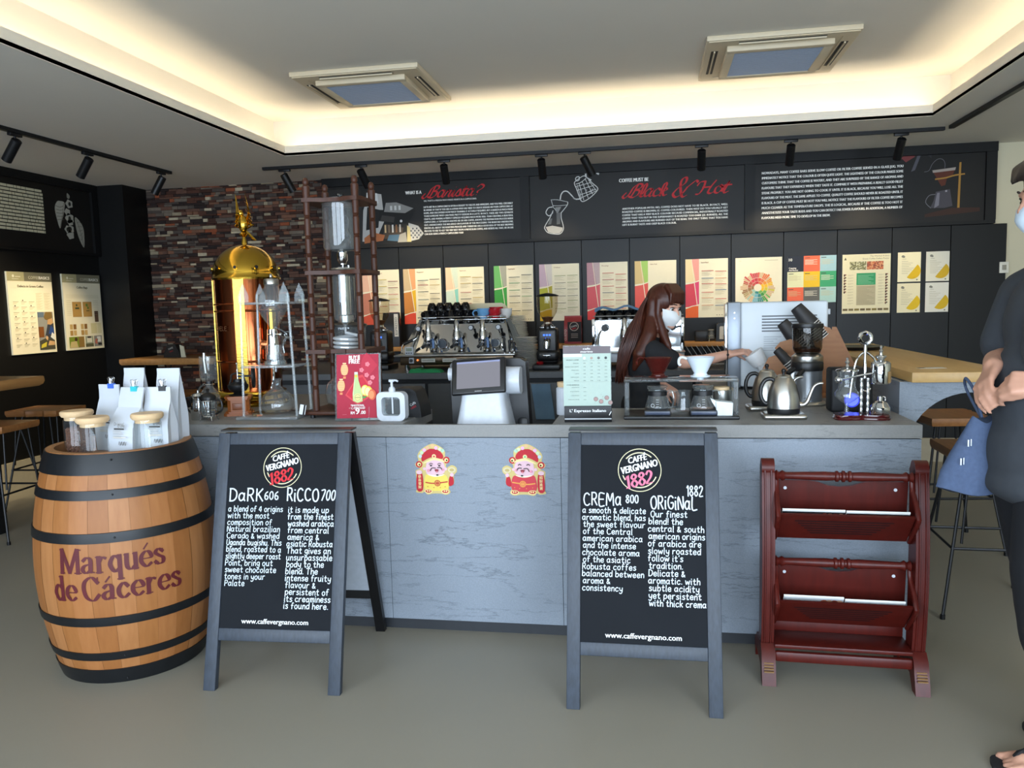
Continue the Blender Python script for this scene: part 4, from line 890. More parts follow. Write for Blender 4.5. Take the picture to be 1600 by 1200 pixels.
def chalk(p, x, y, lead, h, lines, wd, maxw, jit=.12):
    for i, s in enumerate(lines):
        n = sum((glyph(c)[1]+1.0 if c != ' ' else 2.3) for c in s)*h/6
        p.hand(x+random.uniform(-.002, .002), y-i*lead, h, s, CH, wd, jit=jit, sx=min(1.02, maxw/n), slant=.04)
def url(p, pw): p.text(pw*.5, .018, .026, 'www.caffevergnano.com', '#eef0f0', al='c', w=pw*.6, bold=.0005)
def draw1(p, pw, ph):
    logo(p, pw*.5, ph*.872, .077, '#c8222c'); V_ = lambda v: ph*(1-v)
    p.hand(pw*.02, V_(.312), .046, 'DaRK', CH, .0055, w=pw*.33, jit=.2); p.hand(pw*.345, V_(.305), .030, '606', CH, .0045, w=pw*.14)
    p.hand(pw*.555, V_(.312), .046, 'RiCCO', CH, .0055, w=pw*.30, jit=.2); p.hand(pw*.86, V_(.308), .038, '700', CH, .0048, w=pw*.14, slant=.1)
    chalk(p, pw*.02, V_(.372), .0253, .0205, ['a blend of 4 origins', 'with the most', 'composition of', 'Natural brazilian', 'Cerado & washed', 'Uganda bugishu. This', 'blend, roasted to a', 'slightly deeper roast', 'Point, bring out', 'sweet chocolate', 'tones in your', 'Palate'], .0029, pw*.51)
    chalk(p, pw*.575, V_(.376), .0253, .0212, ['it is made up', 'from the finest', 'washed arabica', 'from central', 'america &', 'asiatic Robusta', 'That gives an', 'unsurpassable', 'body to the', 'blend. The', 'intense fruity', 'flavour &', 'persistent of', 'its creaminess', 'is found here.'], .0032, pw*.42)
    url(p, pw)
def draw2(p, pw, ph):
    logo(p, pw*.48, ph*.872, .077, '#d8708c'); V_ = lambda v: ph*(1-v)
    p.hand(pw*.02, V_(.312), .044, 'CREMa', CH, .0045, w=pw*.32, jit=.2); p.hand(pw*.365, V_(.298), .028, '800', CH, .004, w=pw*.11)
    p.hand(pw*.565, V_(.325), .044, 'ORiGiNaL', CH, .0048, w=pw*.38, jit=.2); p.hand(pw*.855, V_(.258), .036, '1882', CH, .0042, w=pw*.135)
    chalk(p, pw*.015, V_(.352), .0246, .0200, ['a smooth & delicate', 'aromatic blend, has', 'the sweet flavour', 'of the Central', 'american arabica', 'and the intense', 'chocolate aroma', 'of the asiatic', 'Robusta coffes', 'balanced between', 'aroma &', 'consistency'], .0029, pw*.52)
    chalk(p, pw*.545, V_(.366), .0255, .0205, [' Our finest', 'blend! the', 'central & south', 'american origins', 'of arabica are', 'slowly roasted', "follow it's", 'tradition.', 'Delicate &', 'aromatic. with', 'subtle acidity', 'yet persistent', 'with thick crema'], .0031, pw*.45)
    url(p, pw)
aboard(-1.392, 2.60, 2.5, 'chalkboard sign with the red number in its round logo, beside the barrel', draw1)
aboard(-.036, 2.62, 0, 'chalkboard sign with the pink number in its round logo, in front of the acrylic stand', draw2)
# ================================================================ paper cut-outs on the counter front
def cutout(X, Z, mirror, robe, belt, label, deco):
    p = Print(); m = -1 if mirror else 1; sc = .00038
    q = lambda x, y: (m*(x-280)*sc, (318-y)*sc)
    D = lambda x, y, r, c, ry=None: p.disc(*q(x, y), r*sc, c, (ry or r)*sc, n=16)
    P_ = lambda pts, c: p.poly(cr([q(*a) for a in pts], 3, True), c)
    GOLD, RD, SK = '#e6d396', '#b3202c', '#d9b4bd'
    P_([(45, 572), (60, 530), (52, 380), (55, 330), (105, 312), (60, 290), (48, 255), (88, 218), (78, 165), (108, 108), (180, 55), (260, 28), (345, 60), (395, 108), (398, 172), (440, 185), (448, 225), (405, 262), (412, 300), (432, 285), (475, 268), (522, 295), (522, 345), (492, 380), (488, 475), (440, 505), (428, 530), (446, 575), (400, 604), (330, 592), (250, 592), (180, 604), (145, 575), (120, 588), (70, 585)], '#c9b474'); p.up()
    P_([(130, 230), (130, 160), (200, 95), (260, 85), (330, 105), (375, 160), (360, 200), (260, 180), (190, 200)], RD); p.up()
    for x, y, c in ((110, 170, '#b8c8d8'), (130, 130, '#bcd0a8'), (160, 100, '#dca8c8'), (200, 75, '#d8a888'), (255, 50, '#d8b080'), (295, 75, '#dca8cc'), (340, 90, '#ccd8b0'), (370, 105, '#a8ccb0')): D(x, y, 20, c)
    for x, y in ((95, 262), (410, 210)): D(x, y, 38, RD); p.up(); D(x, y, 22, GOLD); D(x+4, y+4, 10, RD)
    P_([(180, 370), (180, 250), (230, 205), (330, 205), (385, 260), (385, 350), (300, 385)], SK); p.up()
    P_([(140, 250), (200, 215), (270, 190), (360, 205), (390, 235), (270, 212), (190, 240)], GOLD); D(270, 170, 24, GOLD); p.up(); D(270, 170, 12, deco)
    for x in (155, 400): D(x, 310, 17, SK)
    P_([(150, 540), (160, 400), (200, 375), (300, 400), (380, 375), (420, 420), (420, 540), (290, 560)], robe); P_([(430, 500), (440, 400), (480, 400), (485, 480)], RD); p.up()
    P_([(190, 375), (240, 395), (290, 400), (350, 390), (385, 370), (300, 385)], '#efe3c4'); p.stroke([q(165, 465), q(260, 475), q(415, 455)], 0.0048, belt); p.up(); D(300, 472, 36, belt); p.up(); D(300, 472, 28, robe); p.up(); p.stroke([q(280, 472), q(320, 472)], 0.0040, belt, smooth=0); p.stroke([q(300, 450), q(300, 495)], 0.0040, belt, smooth=0); p.stroke([q(285, 455), q(285, 490)], 0.0033, belt, smooth=0); p.stroke([q(315, 455), q(315, 490)], 0.0033, belt, smooth=0)
    D(470, 320, 45, '#cdc09a', 32); p.up(); D(470, 320, 26, '#b5a06a', 16); D(470, 375, 22, SK)
    P_([(60, 550), (70, 370), (130, 370), (130, 550)], RD); p.up(); D(95, 350, 34, SK, 24); p.up()
    for y, ch in zip((412, 452, 492, 532), '招財進寶' if mirror else '恭喜發財'): p.text(*q(98, y), .0145, ch, GOLD, al='c', bold=.0004)
    for x in (195, 390): D(x, 565, 46, GOLD, 26); p.up(); D(x, 563, 36, RD, 18); p.up(); D(x-10, 560, 9, GOLD); D(x+14, 560, 9, GOLD)
    INK = '#4a3a3c'
    if mirror:
        for x in (235, 330): p.stroke([q(x-16, 262), q(x, 250), q(x+16, 262)], 0.0035, INK)
    else:
        for x in (235, 330): D(x, 272, 13, '#2f2a2c', 9); p.stroke([q(x-20, 258), q(x, 246), q(x+20, 254)], 0.0026, INK)
    p.stroke([q(225, 330), q(245, 300), q(285, 300)], 0.0040, INK); p.stroke([q(310, 295), q(345, 295), q(365, 325)], 0.0040, INK); P_([(275, 315), (320, 315), (312, 340), (298, 350), (285, 338)], '#8a2f38'); p.up(); D(300, 340, 9, '#d87f8a'); D(305, 378, 14, '#2f3a38', 9); D(205, 330, 16, '#d890a0'); D(372, 318, 12, '#d890a0')
    for x, y in ((190, 510), (260, 520), (335, 520), (390, 510)): D(x, y, 5, belt)
    o = place(p.build('paper_cutout', None, smooth=0), (X, CY+.0012, Z), (1, 0, 0), (0, 0, 1))
    tag(o, label, 'paper cutout', 'festive paper cut-outs on the counter front')
cutout(-.905, .716, False, '#dcc55a', '#b3202c', 'paper cut-out of a smiling bearded figure in a yellow robe', '#c84a4a')
cutout(-.523, .717, True, '#c23a44', '#dd9a4a', 'paper cut-out of a smiling bearded figure in a red robe', '#6ab08a')
# ================================================================ magazine rack
CHERRY = mat('cherry_wood', '#3a100c', .36, scale=8, stretch=(6, 6, 1), col2='#571912', spec=.3)
t = thing('magazine_rack', 'two-tier cherry wood magazine rack with turned rails, at right of the counter', 'magazine rack', (.675, 3.03, 0), -2)
def curve_y(z): return -.085-.035*sin(pi*min(1, max(0, (z-.08)/.70)))
for s in (-1, 1):
    b = MB(); zs = [.1+.68*i/16 for i in range(17)]
    f = [(curve_y(z), z) for z in zs]; bk = [(curve_y(z)+.075+.02*sin(pi*(z-.1)/.68), z) for z in zs][::-1]
    x0, x1 = sorted((s*.235, s*.28)); b.prism(f+[(-.07, .80), (-.03, .80)]+bk, x0, x1, 'yz')
    for e in (.012, .034): b.tube([(s*.235+s*e, y-.002, z) for y, z in f], .0035, 6)
    b.tube([(s*.235, -.055, .785), (s*.28, -.055, .785)], .034, 16); b.build('upright', CHERRY, t)
    b = MB(); b.prism([(-.165, 0), (-.12, 0), (-.08, .05), (.08, .05), (.10, 0), (.135, 0), (.13, .06), (.05, .115), (-.10, .135), (-.13, .11), (-.15, .05)], x0-.002, x1+.002, 'yz'); ft = b.build('foot', CHERRY, t)
    b = MB(); b.m(mat('foot_flute_gold', '#7a5a36', .4))
    for k in range(8): y = -.134-.002*k; b.box(x0+.006, x1-.006, -.158+.006*k-.003, -.154+.006*k, .048+.0085*k, .053+.0085*k)
    b.build('fluting', None, ft)
def turned(b, z, y, L, r=.016):
    prof = [(-L, r*.7), (-L+.008, r*1.3), (-L+.018, r*.8), (-L+.028, r*1.25), (-L+.04, r*.8), (-.06, r*1.05), (-.03, r*.95), (-.026, r*1.25), (-.018, r*1.25), (-.014, r*.9), (-.008, r*.9), (-.004, r*1.3), (.004, r*1.3), (.008, r*.9), (.014, r*.9), (.018, r*1.25), (.026, r*1.25), (.03, r*.95), (.06, r*1.05), (L-.04, r*.8), (L-.028, r*1.25), (L-.018, r*.8), (L-.008, r*1.3), (L, r*.7)]
    b.tube([(x, y, z) for x, _ in prof], [q for _, q in prof], 14)
for z0 in (.765, .445):
    b = MB(); turned(b, z0-.005, -.075, .236); b.build('turned_rail', CHERRY, t)
    b = MB(); z1 = z0-.035
    top = [(-.232, z1), (-.11, z1), (-.08, z1-.004), (-.04, z1-.018), (0, z1-.022), (.04, z1-.018), (.08, z1-.004), (.11, z1), (.232, z1)]
    b.prism([(-.232, z0-.245), (.232, z0-.245)]+top[::-1], -.005, .01, 'xz')
    for i, v in enumerate(b.v): b.v[i] = V((v.x, v.y-.01+.10*(z1-v.z), v.z))
    bp = b.build('back_panel', CHERRY, t)
    for s in (-1, 1): b = MB(); b.cyl((s*.19, -.014, z1-.03), (s*.19, -.002, z1-.03), .006, n=12); b.build('cap', WHITEP, bp)
    b = MB(); zt, zb = z0-.13, z0-.245
    b.add([(-.222, -.155, zt), (.222, -.155, zt), (.222, -.045, zb), (-.222, -.045, zb), (-.222, -.143, zt+.004), (.222, -.143, zt+.004), (.222, -.033, zb+.004), (-.222, -.033, zb+.004)], [[0, 1, 2, 3], [4, 7, 6, 5], [0, 4, 5, 1], [1, 5, 6, 2], [2, 6, 7, 3], [3, 7, 4, 0]])
    fp = b.build('front_panel', CHERRY, t)
    b = MB(); b.m(mat('slot_dark', '#12060a', .6))
    for k in range(6):
        f = .22+.1*k; y, z = -.155+.11*f-.0012, zt+(zb-zt)*f
        b.add([(-.17+.012*k, y, z), (.16-.012*k, y, z), (.16-.012*k, y+.0044, z-.0046), (-.17+.012*k, y+.0044, z-.0046)], [[0, 1, 2, 3]])
    b.build('slots', None, fp)
    for s in (-1, 1):
        b = MB(); b.tube(cr([(s*.228, -.075, z0-.01), (s*.228, -.085, z0-.05), (s*.23, -.125, z0-.09), (s*.23, -.155, z0-.125), (s*.23, -.15, z0-.15), (s*.23, -.05, z0-.245)], 4), .009, 8); b.build('side_arm', CHERRY, t)
b = MB(); b.rbox(-.235, .235, -.12, .02, .125, .14, .004); b.rbox(-.235, .235, .02, .032, .125, .19, .004); b.build('bottom_shelf', CHERRY, t)
b = MB(); b.rbox(-.235, .235, -.125, -.10, .075, .115, .01); b.build('stretcher', CHERRY, t)
def mag(x, z0, w, cov, label, y=-.10):
    p = Print(); p.m(ink('#e9e9e4')); p.box(0, w, 0, .15, -.006, 0); p.up(); p.rect(0, 0, w, .143, cov); p.up()
    p.rect(.01, .13, w*.62, .134, '#c8c8c4'); p.rect(.01, .123, w*.5, .126, '#a8a8a4')
    for k in range(4): p.disc(w*(.68+.085*k), .125, .012, ['#a4543a', '#c08a6a', '#8a3a2a', '#d0a080'][k], n=10)
    o = p.build('magazine', None, smooth=0)
    R_ = Mx.Translation((.675, 3.03, 0)) @ Mx.Rotation(rad(-2), 4, 'Z'); L_ = rad(-38)
    o.matrix_world = R_ @ Mx.Translation((x, -.035+y*.0, z0-.245+.008)) @ Mx(((1, 0, 0, 0), (0, sin(L_), -cos(L_), 0), (0, cos(L_), sin(L_), 0), (0, 0, 0, 1)))
    tag(o, label, 'magazine', 'magazines in the cherry wood rack')
mag(-.212, .765, .212, '#26282c', 'magazine with dark cover at the left of the upper tier'); mag(.004, .763, .208, '#232326', 'magazine with dark cover at the right of the upper tier')
mag(-.205, .447, .205, '#b8bcc0', 'pale magazine at the left of the lower tier'); mag(.004, .441, .2, '#c0c4c8', 'pale magazine at the right of the lower tier')
# ================================================================ things standing on the counter
COPPER = mat('polished_copper', '#b8643c', .14, 1., var=.15, scale=4, stretch=(6, 6, .4))
BRASS = mat('polished_brass', '#c9a03c', .13, 1., var=.1, scale=6)
IRON = mat('cast_iron', '#17181a', .42, .3, var=.2)
WALNUT = mat('dark_turned_wood', '#38201a', .42, scale=10, stretch=(6, 6, .8), col2='#52301f', spec=.3)
OILED = mat('oiled_oak', '#8a4a20', .42, scale=10, stretch=(1, 8, 8), col2='#a8602c')
# --- steel milk jug, syphon, press, mill
t = thing('steel_jug', 'small steel jug with a black grip beside the white bags', 'jug', (-2.075, 3.36, CT))
b = MB(); b.lathe([(0, .001), (.034, .001), (.036, .006), (.036, .035), (.037, .037), (.032, .075), (.028, .105), (.031, .112)], 24); b.lathe([(.0305, .112), (.027, .104), (.034, .04), (.0, .01)], 24); b.build('body', CHROME, t)
b = MB(); b.tube(cr([(-.03, 0, .10), (-.06, 0, .10), (-.064, 0, .06), (-.036, 0, .03)], 4), .005, 8); b.build('handle', BLACKP, t)
b = MB(); b.lathe([(.031, .112), (.024, .122), (.006, .126), (.006, .136), (0, .138)], 20); b.build('lid', CHROME, t)
t = thing('glass_syphon', 'glass syphon brewer with an open cylinder above a round flask', 'coffee syphon', (-2.135, 3.56, CT))
b = MB(); b.lathe([(.042, .282), (.042, .18), (.036, .168), (.016, .163), (.012, .14)], 24); b.build('upper_chamber', GLASS, t)
b = MB(); b.lathe([(.018, .15), (.02, .135), (.03, .12), (.05, .085), (.052, .07), (.045, .05), (.02, .034), (0, .032)], 24); b.build('flask', GLASS, t)
b = MB(); b.lathe([(.0, .162), (.018, .16), (.019, .14), (.0, .138)], 16); b.build('seal', BLACKP, t)
b = MB(); b.lathe([(0, 0), (.05, 0), (.05, .008), (.03, .012), (0, .012)], 24); b.tube(cr([(-.06, 0, .01), (-.066, 0, .08), (-.05, 0, .13), (-.02, 0, .148)], 4), .006, 8); b.torus((0, 0, .146), .021, .004); b.build('stand', CHROME, t)
b = MB(); b.tube([(-.068, -.004, .02), (-.072, -.004, .1)], .009, 8); b.lathe([(0, .012), (.02, .012), (.022, .024), (.008, .03), (0, .03)], 16); b.build('handle', BLACKP, t)
b = MB(); b.tube([(-.012, 0, .20), (-.018, 0, .27), (-.016, 0, .30)], .009, 8); b.build('stirrer', STEEL, t)
t = thing('french_press', 'small french press with black domed lid and metal feet', 'french press', (-2.01, 3.335, CT))
b = MB(); b.lathe([(.032, .1), (.032, .018), (.028, .014), (0, .014)], 24); b.build('glass_beaker', GLASS, t)
b = MB()
for k in range(4):
    a = rad(45+90*k); b.tube(cr([(.044*cos(a), .044*sin(a), 0), (.036*cos(a), .036*sin(a), .012), (.034*cos(a), .034*sin(a), .03), (.034*cos(a), .034*sin(a), .095)], 3), .0032, 6)
b.torus((0, 0, .022), .034, .0028); b.torus((0, 0, .092), .034, .0032); b.lathe([(.012, .05), (.031, .046), (.031, .042), (.012, .04)], 16); b.cyl((0, 0, .04), (0, 0, .1), .002); b.build('frame', CHROME, t)
b = MB(); b.lathe([(.036, .096), (.037, .108), (.030, .120), (.012, .128), (.006, .130), (.006, .138), (.010, .145), (0, .150)], 24); b.build('lid', BLACKP, t)
b = MB(); b.tube(cr([(.034, 0, .095), (.064, 0, .092), (.066, 0, .05), (.036, 0, .03)], 4), .005, 8); b.build('handle', BLACKP, t)
t = thing('coffee_mill', 'old cast iron coffee mill with spoked wheel on a wooden box', 'coffee mill', (-1.968, 3.535, CT), 24); t.scale = (.86,)*3
b = MB(); o8 = lambda r: [(r*cos(rad(22.5+45*k)), r*sin(rad(22.5+45*k))) for k in range(8)]
sq = lambda s, c: [(-s, -s+c), (-s+c, -s), (s-c, -s), (s, -s+c), (s, s-c), (s-c, s), (-s+c, s), (-s, s-c)]
for s, z0, z1 in ((.078, 0, .014), (.068, .014, .024), (.058, .024, .088), (.068, .088, .098), (.072, .098, .108)): b.prism(sq(s, .018), z0, z1)
b.build('wooden_box', OILED, t)
b = MB(); b.rbox(-.032, .032, -.062, -.05, .032, .07, .003); b.build('drawer', mat('drawer_wood', '#7a3f1a', .4), t)
b = MB(); b.lathe([(.05, .108), (.052, .114), (.03, .118), (.024, .124), (.045, .135), (.056, .155), (.056, .168), (.04, .178), (.026, .185), (.024, .2)], 28); b.lathe([(.022, .2), (0, .19)], 16)
for s in (-1, 1): b.tube(cr([(s*.045, 0, .17), (s*.035, 0, .2), (s*.03, 0, .225), (0, 0, .235)], 4), .005, 8)
b.build('hopper', IRON, t)
b = MB(); b.cyl((0, 0, .19), (0, 0, .255), .005, n=10); b.cyl((0, 0, .255), (0, 0, .285), .0035, n=8); b.ball((0, 0, .287), .006, 8, 6); b.build('spindle', CHROME, t)
b = MB(); b.cyl((0, 0, .215), (.085, 0, .215), .006, n=10); c = (.085, 0, .215); b.torus(c, .062, .008, 'x', 32, 8)
for k in range(5):
    a = rad(72*k+20); b.tube(cr([(c[0], 0, c[2]), (c[0], .03*cos(a)+.012*sin(a), c[2]+.03*sin(a)-.012*cos(a)), (c[0], .06*cos(a), c[2]+.06*sin(a))], 4), .005, 6)
b.ball(c, .012, 10, 8); b.build('wheel', IRON, t)
# --- acrylic cold drip stand
t = thing('acrylic_drip_tower', 'clear acrylic cold drip stand with glass vessels, before the copper machine', 'cold drip brewer', (-1.735, 3.47, CT), 2)
b = MB(); b.rbox(-.148, .148, -.13, .13, 0, .014, .004); b.build('base_plate', ACRE, t)
for sx in (-1, 1):
    for sy in (-1, 1):
        x0, y0 = .132*sx, .085*sy
        b = MB(); b.tube([(x0*.98, y0, .012), (x0*.86, y0, .56)], .0065, 8); b.tube([(x0*.86, y0, .555), (x0*.86, y0, .575)], .0065, 8); b.build('post', ACRE, t)
for z, w in ((.235, .125), (.525, .118)):
    b = MB(); b.rbox(-w, w, -.095, .095, z, z+.011, .003); b.build('shelf', ACRE, t)
for sx in (-1, 1):
    b = MB(); x = sx*.098; b.prism([(x-.026, .536), (x+.026, .536), (x+.024, .57), (x, .625), (x-.024, .57)], -.09, -.084, 'xz'); b.build('pointed_finial', ACRYL, t)
    b = MB(); b.prism([(x-.026, .536), (x+.026, .536), (x+.024, .57), (x, .625), (x-.024, .57)], .084, .09, 'xz'); b.build('pointed_finial', ACRYL, t)
b = MB(); b.lathe([(.03, .625), (.032, .605), (.062, .565), (.066, .545), (.066, .50), (.05, .47), (.024, .43), (.010, .405), (.009, .385)], 28); b.build('upper_vessel', GLASS, t)
b = MB(); b.lathe([(0, .645), (.03, .643), (.034, .636), (.034, .618), (.028, .615)], 24); b.ball((0, 0, .655), (.008, .008, .012), 10, 8); b.build('vessel_lid', STEEL, t)
b = MB(); b.lathe([(0, .372), (.011, .372), (.013, .4), (.012, .41), (.006, .412)], 14); b.cyl((-.03, 0, .385), (.03, 0, .385), .004, n=8); b.ball((.032, 0, .385), .009, 10, 8); b.cyl((0, 0, .372), (0, 0, .345), .004, n=8); b.build('drip_valve', CHROME, t)
b = MB(); b.lathe([(.042, .335), (.042, .25), (.038, .247), (.008, .246), (.008, .21)], 28); b.lathe([(.05, .246), (.05, .262), (.047, .262), (.047, .246)], 24); b.build('coffee_chamber', GLASS, t)
b = MB(); b.lathe([(.026, .178), (.02, .168), (.018, .145), (.03, .13), (.064, .10), (.08, .065), (.078, .04), (.055, .02), (0, .016)], 32); b.build('lower_flask', GLASS, t)
b = MB(); b.tube(cr([(.02, -.03, .42), (.07, -.05, .40), (.085, -.05, .38), (.06, -.04, .34), (.065, -.04, .30)], 5), .004, 8); b.torus((.088, -.05, .385), .014, .003, 'y', 16, 6); b.build('glass_tube', GLASS, t)
p = Print(); p.m(ink('#e8eaec')); p.box(0, .035, 0, .045, -.001, 0); p.up(); p.rect(.022, 0, .032, .045, '#202022')
o = p.build('price_card', None, smooth=0); place(o, (-1.585, 3.37, CT+.024), (.8, -.5, -.3), (-.1, .25, 1)); tag(o, 'tiny white card with a black stripe leaning at the acrylic stand', 'card')
# --- copper and brass espresso machine
t = thing('copper_espresso_machine', 'tall copper column espresso machine with brass dome and eagle', 'espresso machine', (-2.125, 3.97, CT))
b = MB(); b.lathe([(0, 0), (.185, 0), (.19, .012), (.185, .024), (.16, .03), (.155, .05), (.175, .06), (.178, .07), (.16, .08), (0, .08)], 40); b.build('brass_foot', BRASS, t)
b = MB(); b.lathe([(.158, .08), (.162, .30), (.166, .66), (.170, .672)], 48); b.build('copper_body', COPPER, t)
for z in (.50, .535, .235): b = MB(); b.torus((0, 0, z), .168, .006, n=40); b.build('copper_band', COPPER, t)
for a in (-76, -168):
    b = MB(); r = .169; c0, s0 = cos(rad(a)), sin(rad(a)); w = .026
    q = [(c0*r-s0*u, s0*r+c0*u) for u in (-w, w)]; q2 = [(x*1.035, y*1.035) for x, y in q]
    b.prism([q[0], q[1], q2[1], q2[0]], .08, .665)
    b.build('brass_strip', mat('hammered_brass', '#c8a548', .3, 1., var=.35, scale=90, bump=.8), t)
b = MB(); prof = [(.176, .662), (.178, .672), (.172, .68)]+[(.172*cos(rad(5+85*i/12)), .685+.165*sin(rad(5+85*i/12))) for i in range(13)]; b.lathe(prof, 48); b.build('brass_dome', BRASS, t)
b = MB()
for k in range(10):
    a = rad(36*k-80); r = .168; z = .722; p0 = V((r*cos(a), r*sin(a), z)); d = V((cos(a), sin(a), .25)); b.m(BRASS); b.tube([p0-d*.01, p0+d*.005], .011, 12); b.m(IRON); b.tube([p0, p0+d*.006], .008, 12)
b.build('safety_vents', None, t)
b = MB(); b.lathe([(.012, .84), (.010, .86), (.006, .875), (.02, .885), (.012, .893)], 14)
b.ball((0, 0, .925), (.02, .018, .034), 12, 10); b.ball((-.006, -.004, .965), (.012, .011, .013), 10, 8); b.tube([(-.012, -.006, .965), (-.026, -.01, .96)], [.006, .001], 8)
for s in (-1, 1):
    for k in range(5):
        b.tube([(s*.012, .004, .94-.008*k), (s*(.024+.003*k), .008, .975-.014*k), (s*(.02-.002*k)-.012, .01, 1.04-.026*k)], [.008, .008, .001], 6, flat=.4)
for k in range(4): b.tube([(.004, .004, .90), (.02+.006*k, .01, .885-.006*k), (.034+.004*k, .012, .862)], [.006, .005, .001], 6)
for v in b.v: v.x *= 1.35; v.y *= 1.35; v.z = .84+(v.z-.84)*1.38
b.build('eagle_finial', BRASS, t)
for a, z in ((-32, .30),):
    c0, s0 = cos(rad(a)), sin(rad(a)); b = MB(); R = lambda u, v=0: V((c0*u-s0*v, s0*u+c0*v, 0))
    b.m(CHROME); b.tube([R(.15)+V((0, 0, z+.02)), R(.235)+V((0, 0, z+.02))], .03, 16); b.tube([R(.225)+V((0, 0, z-.03)), R(.225)+V((0, 0, z+.10))], [.034, .026], 18); b.tube([R(.225)+V((0, 0, z-.055)), R(.225)+V((0, 0, z-.03))], .04, 18)
    b.m(BRASS); b.tube([R(.225)+V((0, 0, z+.10)), R(.225)+V((0, 0, z+.19))], .022, 16); b.ball(R(.225)+V((0, 0, z+.20)), .02, 12, 8)
    b.m(BLACKP); b.tube([R(.26)+V((0, 0, z-.045)), R(.37)+V((0, 0, z-.06))], [.011, .014], 12)
    b.build('brew_group', None, t)
b = MB(); b.at((0, 0, 0)); b.m(CHROME); b.tube(cr([(.15, -.1, .22), (.2, -.15, .23), (.21, -.17, .15), (.2, -.18, .1)], 4), .006, 8); b.m(IRON); b.ball((.2, -.14, .245), .018, 10, 8); b.build('steam_wand', None, t)
b = MB(); b.rbox(-.16, .16, -.225, -.13, .055, .085, .01); b.build('drip_tray', BRASS, t)
p = Print(); p.hand(-.07, 0, .02, 'MICHELE', '#5a3a22', .003, w=.12)
o = p.build('engraving', None, t, smooth=0); a = rad(-118); o.matrix_local = Mx(((-sin(a), 0, cos(a), .172*cos(a)), (cos(a), 0, sin(a), .172*sin(a)), (0, 1, 0, .40), (0, 0, 0, 1))); 
for q in o.data.vertices: u = q.co.x; q.co.z = -(u*u)/(2*.168)
# --- steel machine between the acrylic stand and the wooden tower
t = thing('steel_grinder', 'round steel grinder with black rimmed hopper behind the acrylic stand', 'coffee grinder', (-1.62, 4.08, CT))
b = MB(); b.lathe([(0, .0), (.10, 0), (.105, .02), (.09, .05), (.085, .12), (.085, .2), (.075, .22), (0, .225)], 32); b.build('body', STEEL, t)
b = MB(); b.lathe([(.088, .205), (.1, .215), (.1, .235), (.07, .24)], 32); b.build('collar', BRASS, t)
b = MB(); b.lathe([(.055, .24), (.10, .31), (.105, .40), (.105, .405)], 32); b.build('hopper', GLASS, t)
b = MB(); b.lathe([(0, .425), (.08, .422), (.11, .412), (.112, .400), (.1, .398)], 32); b.build('lid', BLACKP, t)
b = MB(); b.cyl((0, 0, .425), (0, 0, .46), .042, n=20); b.build('knob', STEEL, t)
b = MB(); b.add([(-.02, -.2, .012), (.2, -.2, .012), (.2, -.08, .05), (-.02, -.08, .075), (-.02, -.2, 0), (.2, -.2, 0), (.2, -.08, 0), (-.02, -.08, 0)], [[0, 1, 2, 3], [4, 7, 6, 5], [0, 4, 5, 1], [1, 5, 6, 2], [2, 6, 7, 3], [3, 7, 4, 0]]); b.build('chute', STEEL, t)
# --- tall wooden cold drip tower
t = thing('wooden_drip_tower', 'tall dark wood cold drip tower with four turned posts and glass vessels', 'cold drip brewer', (-1.405, 3.53, CT))
b = MB(); b.rbox(-.165, .165, -.15, .15, .016, .034, .006); b.build('base_board', WALNUT, t)
for sx in (-1, 1):
    for sy in (-1, 1):
        b = MB(); prof = [(.015, .034)]
        for z in (.14, .23, .39, .47, .56, .74, .82, .91):
            prof += [(.0145, z-.009), (.012, z-.006), (.0145, z-.003), (.012, z), (.0145, z+.003), (.012, z+.006), (.0145, z+.009)]
        prof += [(.0145, .95), (.0175, 1.03), (.0175, 1.045), (.011, 1.052), (.0145, 1.058), (.0145, 1.07), (.009, 1.082), (0, 1.085)]
        b.lathe(prof, 16, c=(sx*.115, sy*.108, 0)); b.build('post', WALNUT, t)
        b = MB(); b.cyl((sx*.13, sy*.12, 0), (sx*.13, sy*.12, .017), .011, n=12); b.build('foot', BLACKP, t)
for z, hole in ((.295, .0), (.652, .06), (.975, .085)):
    b = MB(); n = 32; sq_ = []
    out = [(-.145, -.13), (-.05, -.13), (-.035, -.105), (.035, -.105), (.05, -.13), (.145, -.13), (.145, .13), (-.145, .13)]
    if hole:
        ring0 = []; ring1 = []
        for i in range(n):
            a = 2*pi*i/n; c0, s0 = cos(a), sin(a); m_ = min(.145/max(abs(c0), 1e-6), (.13 if abs(c0) > .4 or s0 > 0 else .105)/max(abs(s0), 1e-6)); ring1.append((c0*m_, s0*m_)); ring0.append((c0*hole, s0*hole))
        b.ring([[V((x, y, z)) for x, y in ring0], [V((x, y, z)) for x, y in ring1], [V((x, y, z+.018)) for x, y in ring1], [V((x, y, z+.018)) for x, y in ring0]], closed=True)
    else: b.prism(out, z, z+.018)
    b.build('shelf', WALNUT, t)
b = MB(); b.lathe([(.083, .998), (.083, .78), (.078, .766), (.02, .758), (.018, .74)], 36); b.build('upper_globe', GLASS, t)
b = MB(); b.lathe([(0, 1.0), (.05, 1.003), (.088, .996), (.09, .988), (.083, .985)], 32); b.cyl((0, 0, 1.0), (0, 0, 1.016), .004); b.lathe([(0, 1.022), (.018, 1.02), (.018, 1.014), (0, 1.012)], 16); b.build('globe_lid', glass('lid_glass', '#dfe6e8', .04, 1.9), t)
b = MB(); b.lathe([(0, .80), (.03, .80), (.045, .83), (.03, .86), (.04, .90), (.02, .94), (0, .95)], 20); b.build('inner_float', glass('ice_glass', '#f2f6fa', .05, 1.9), t)
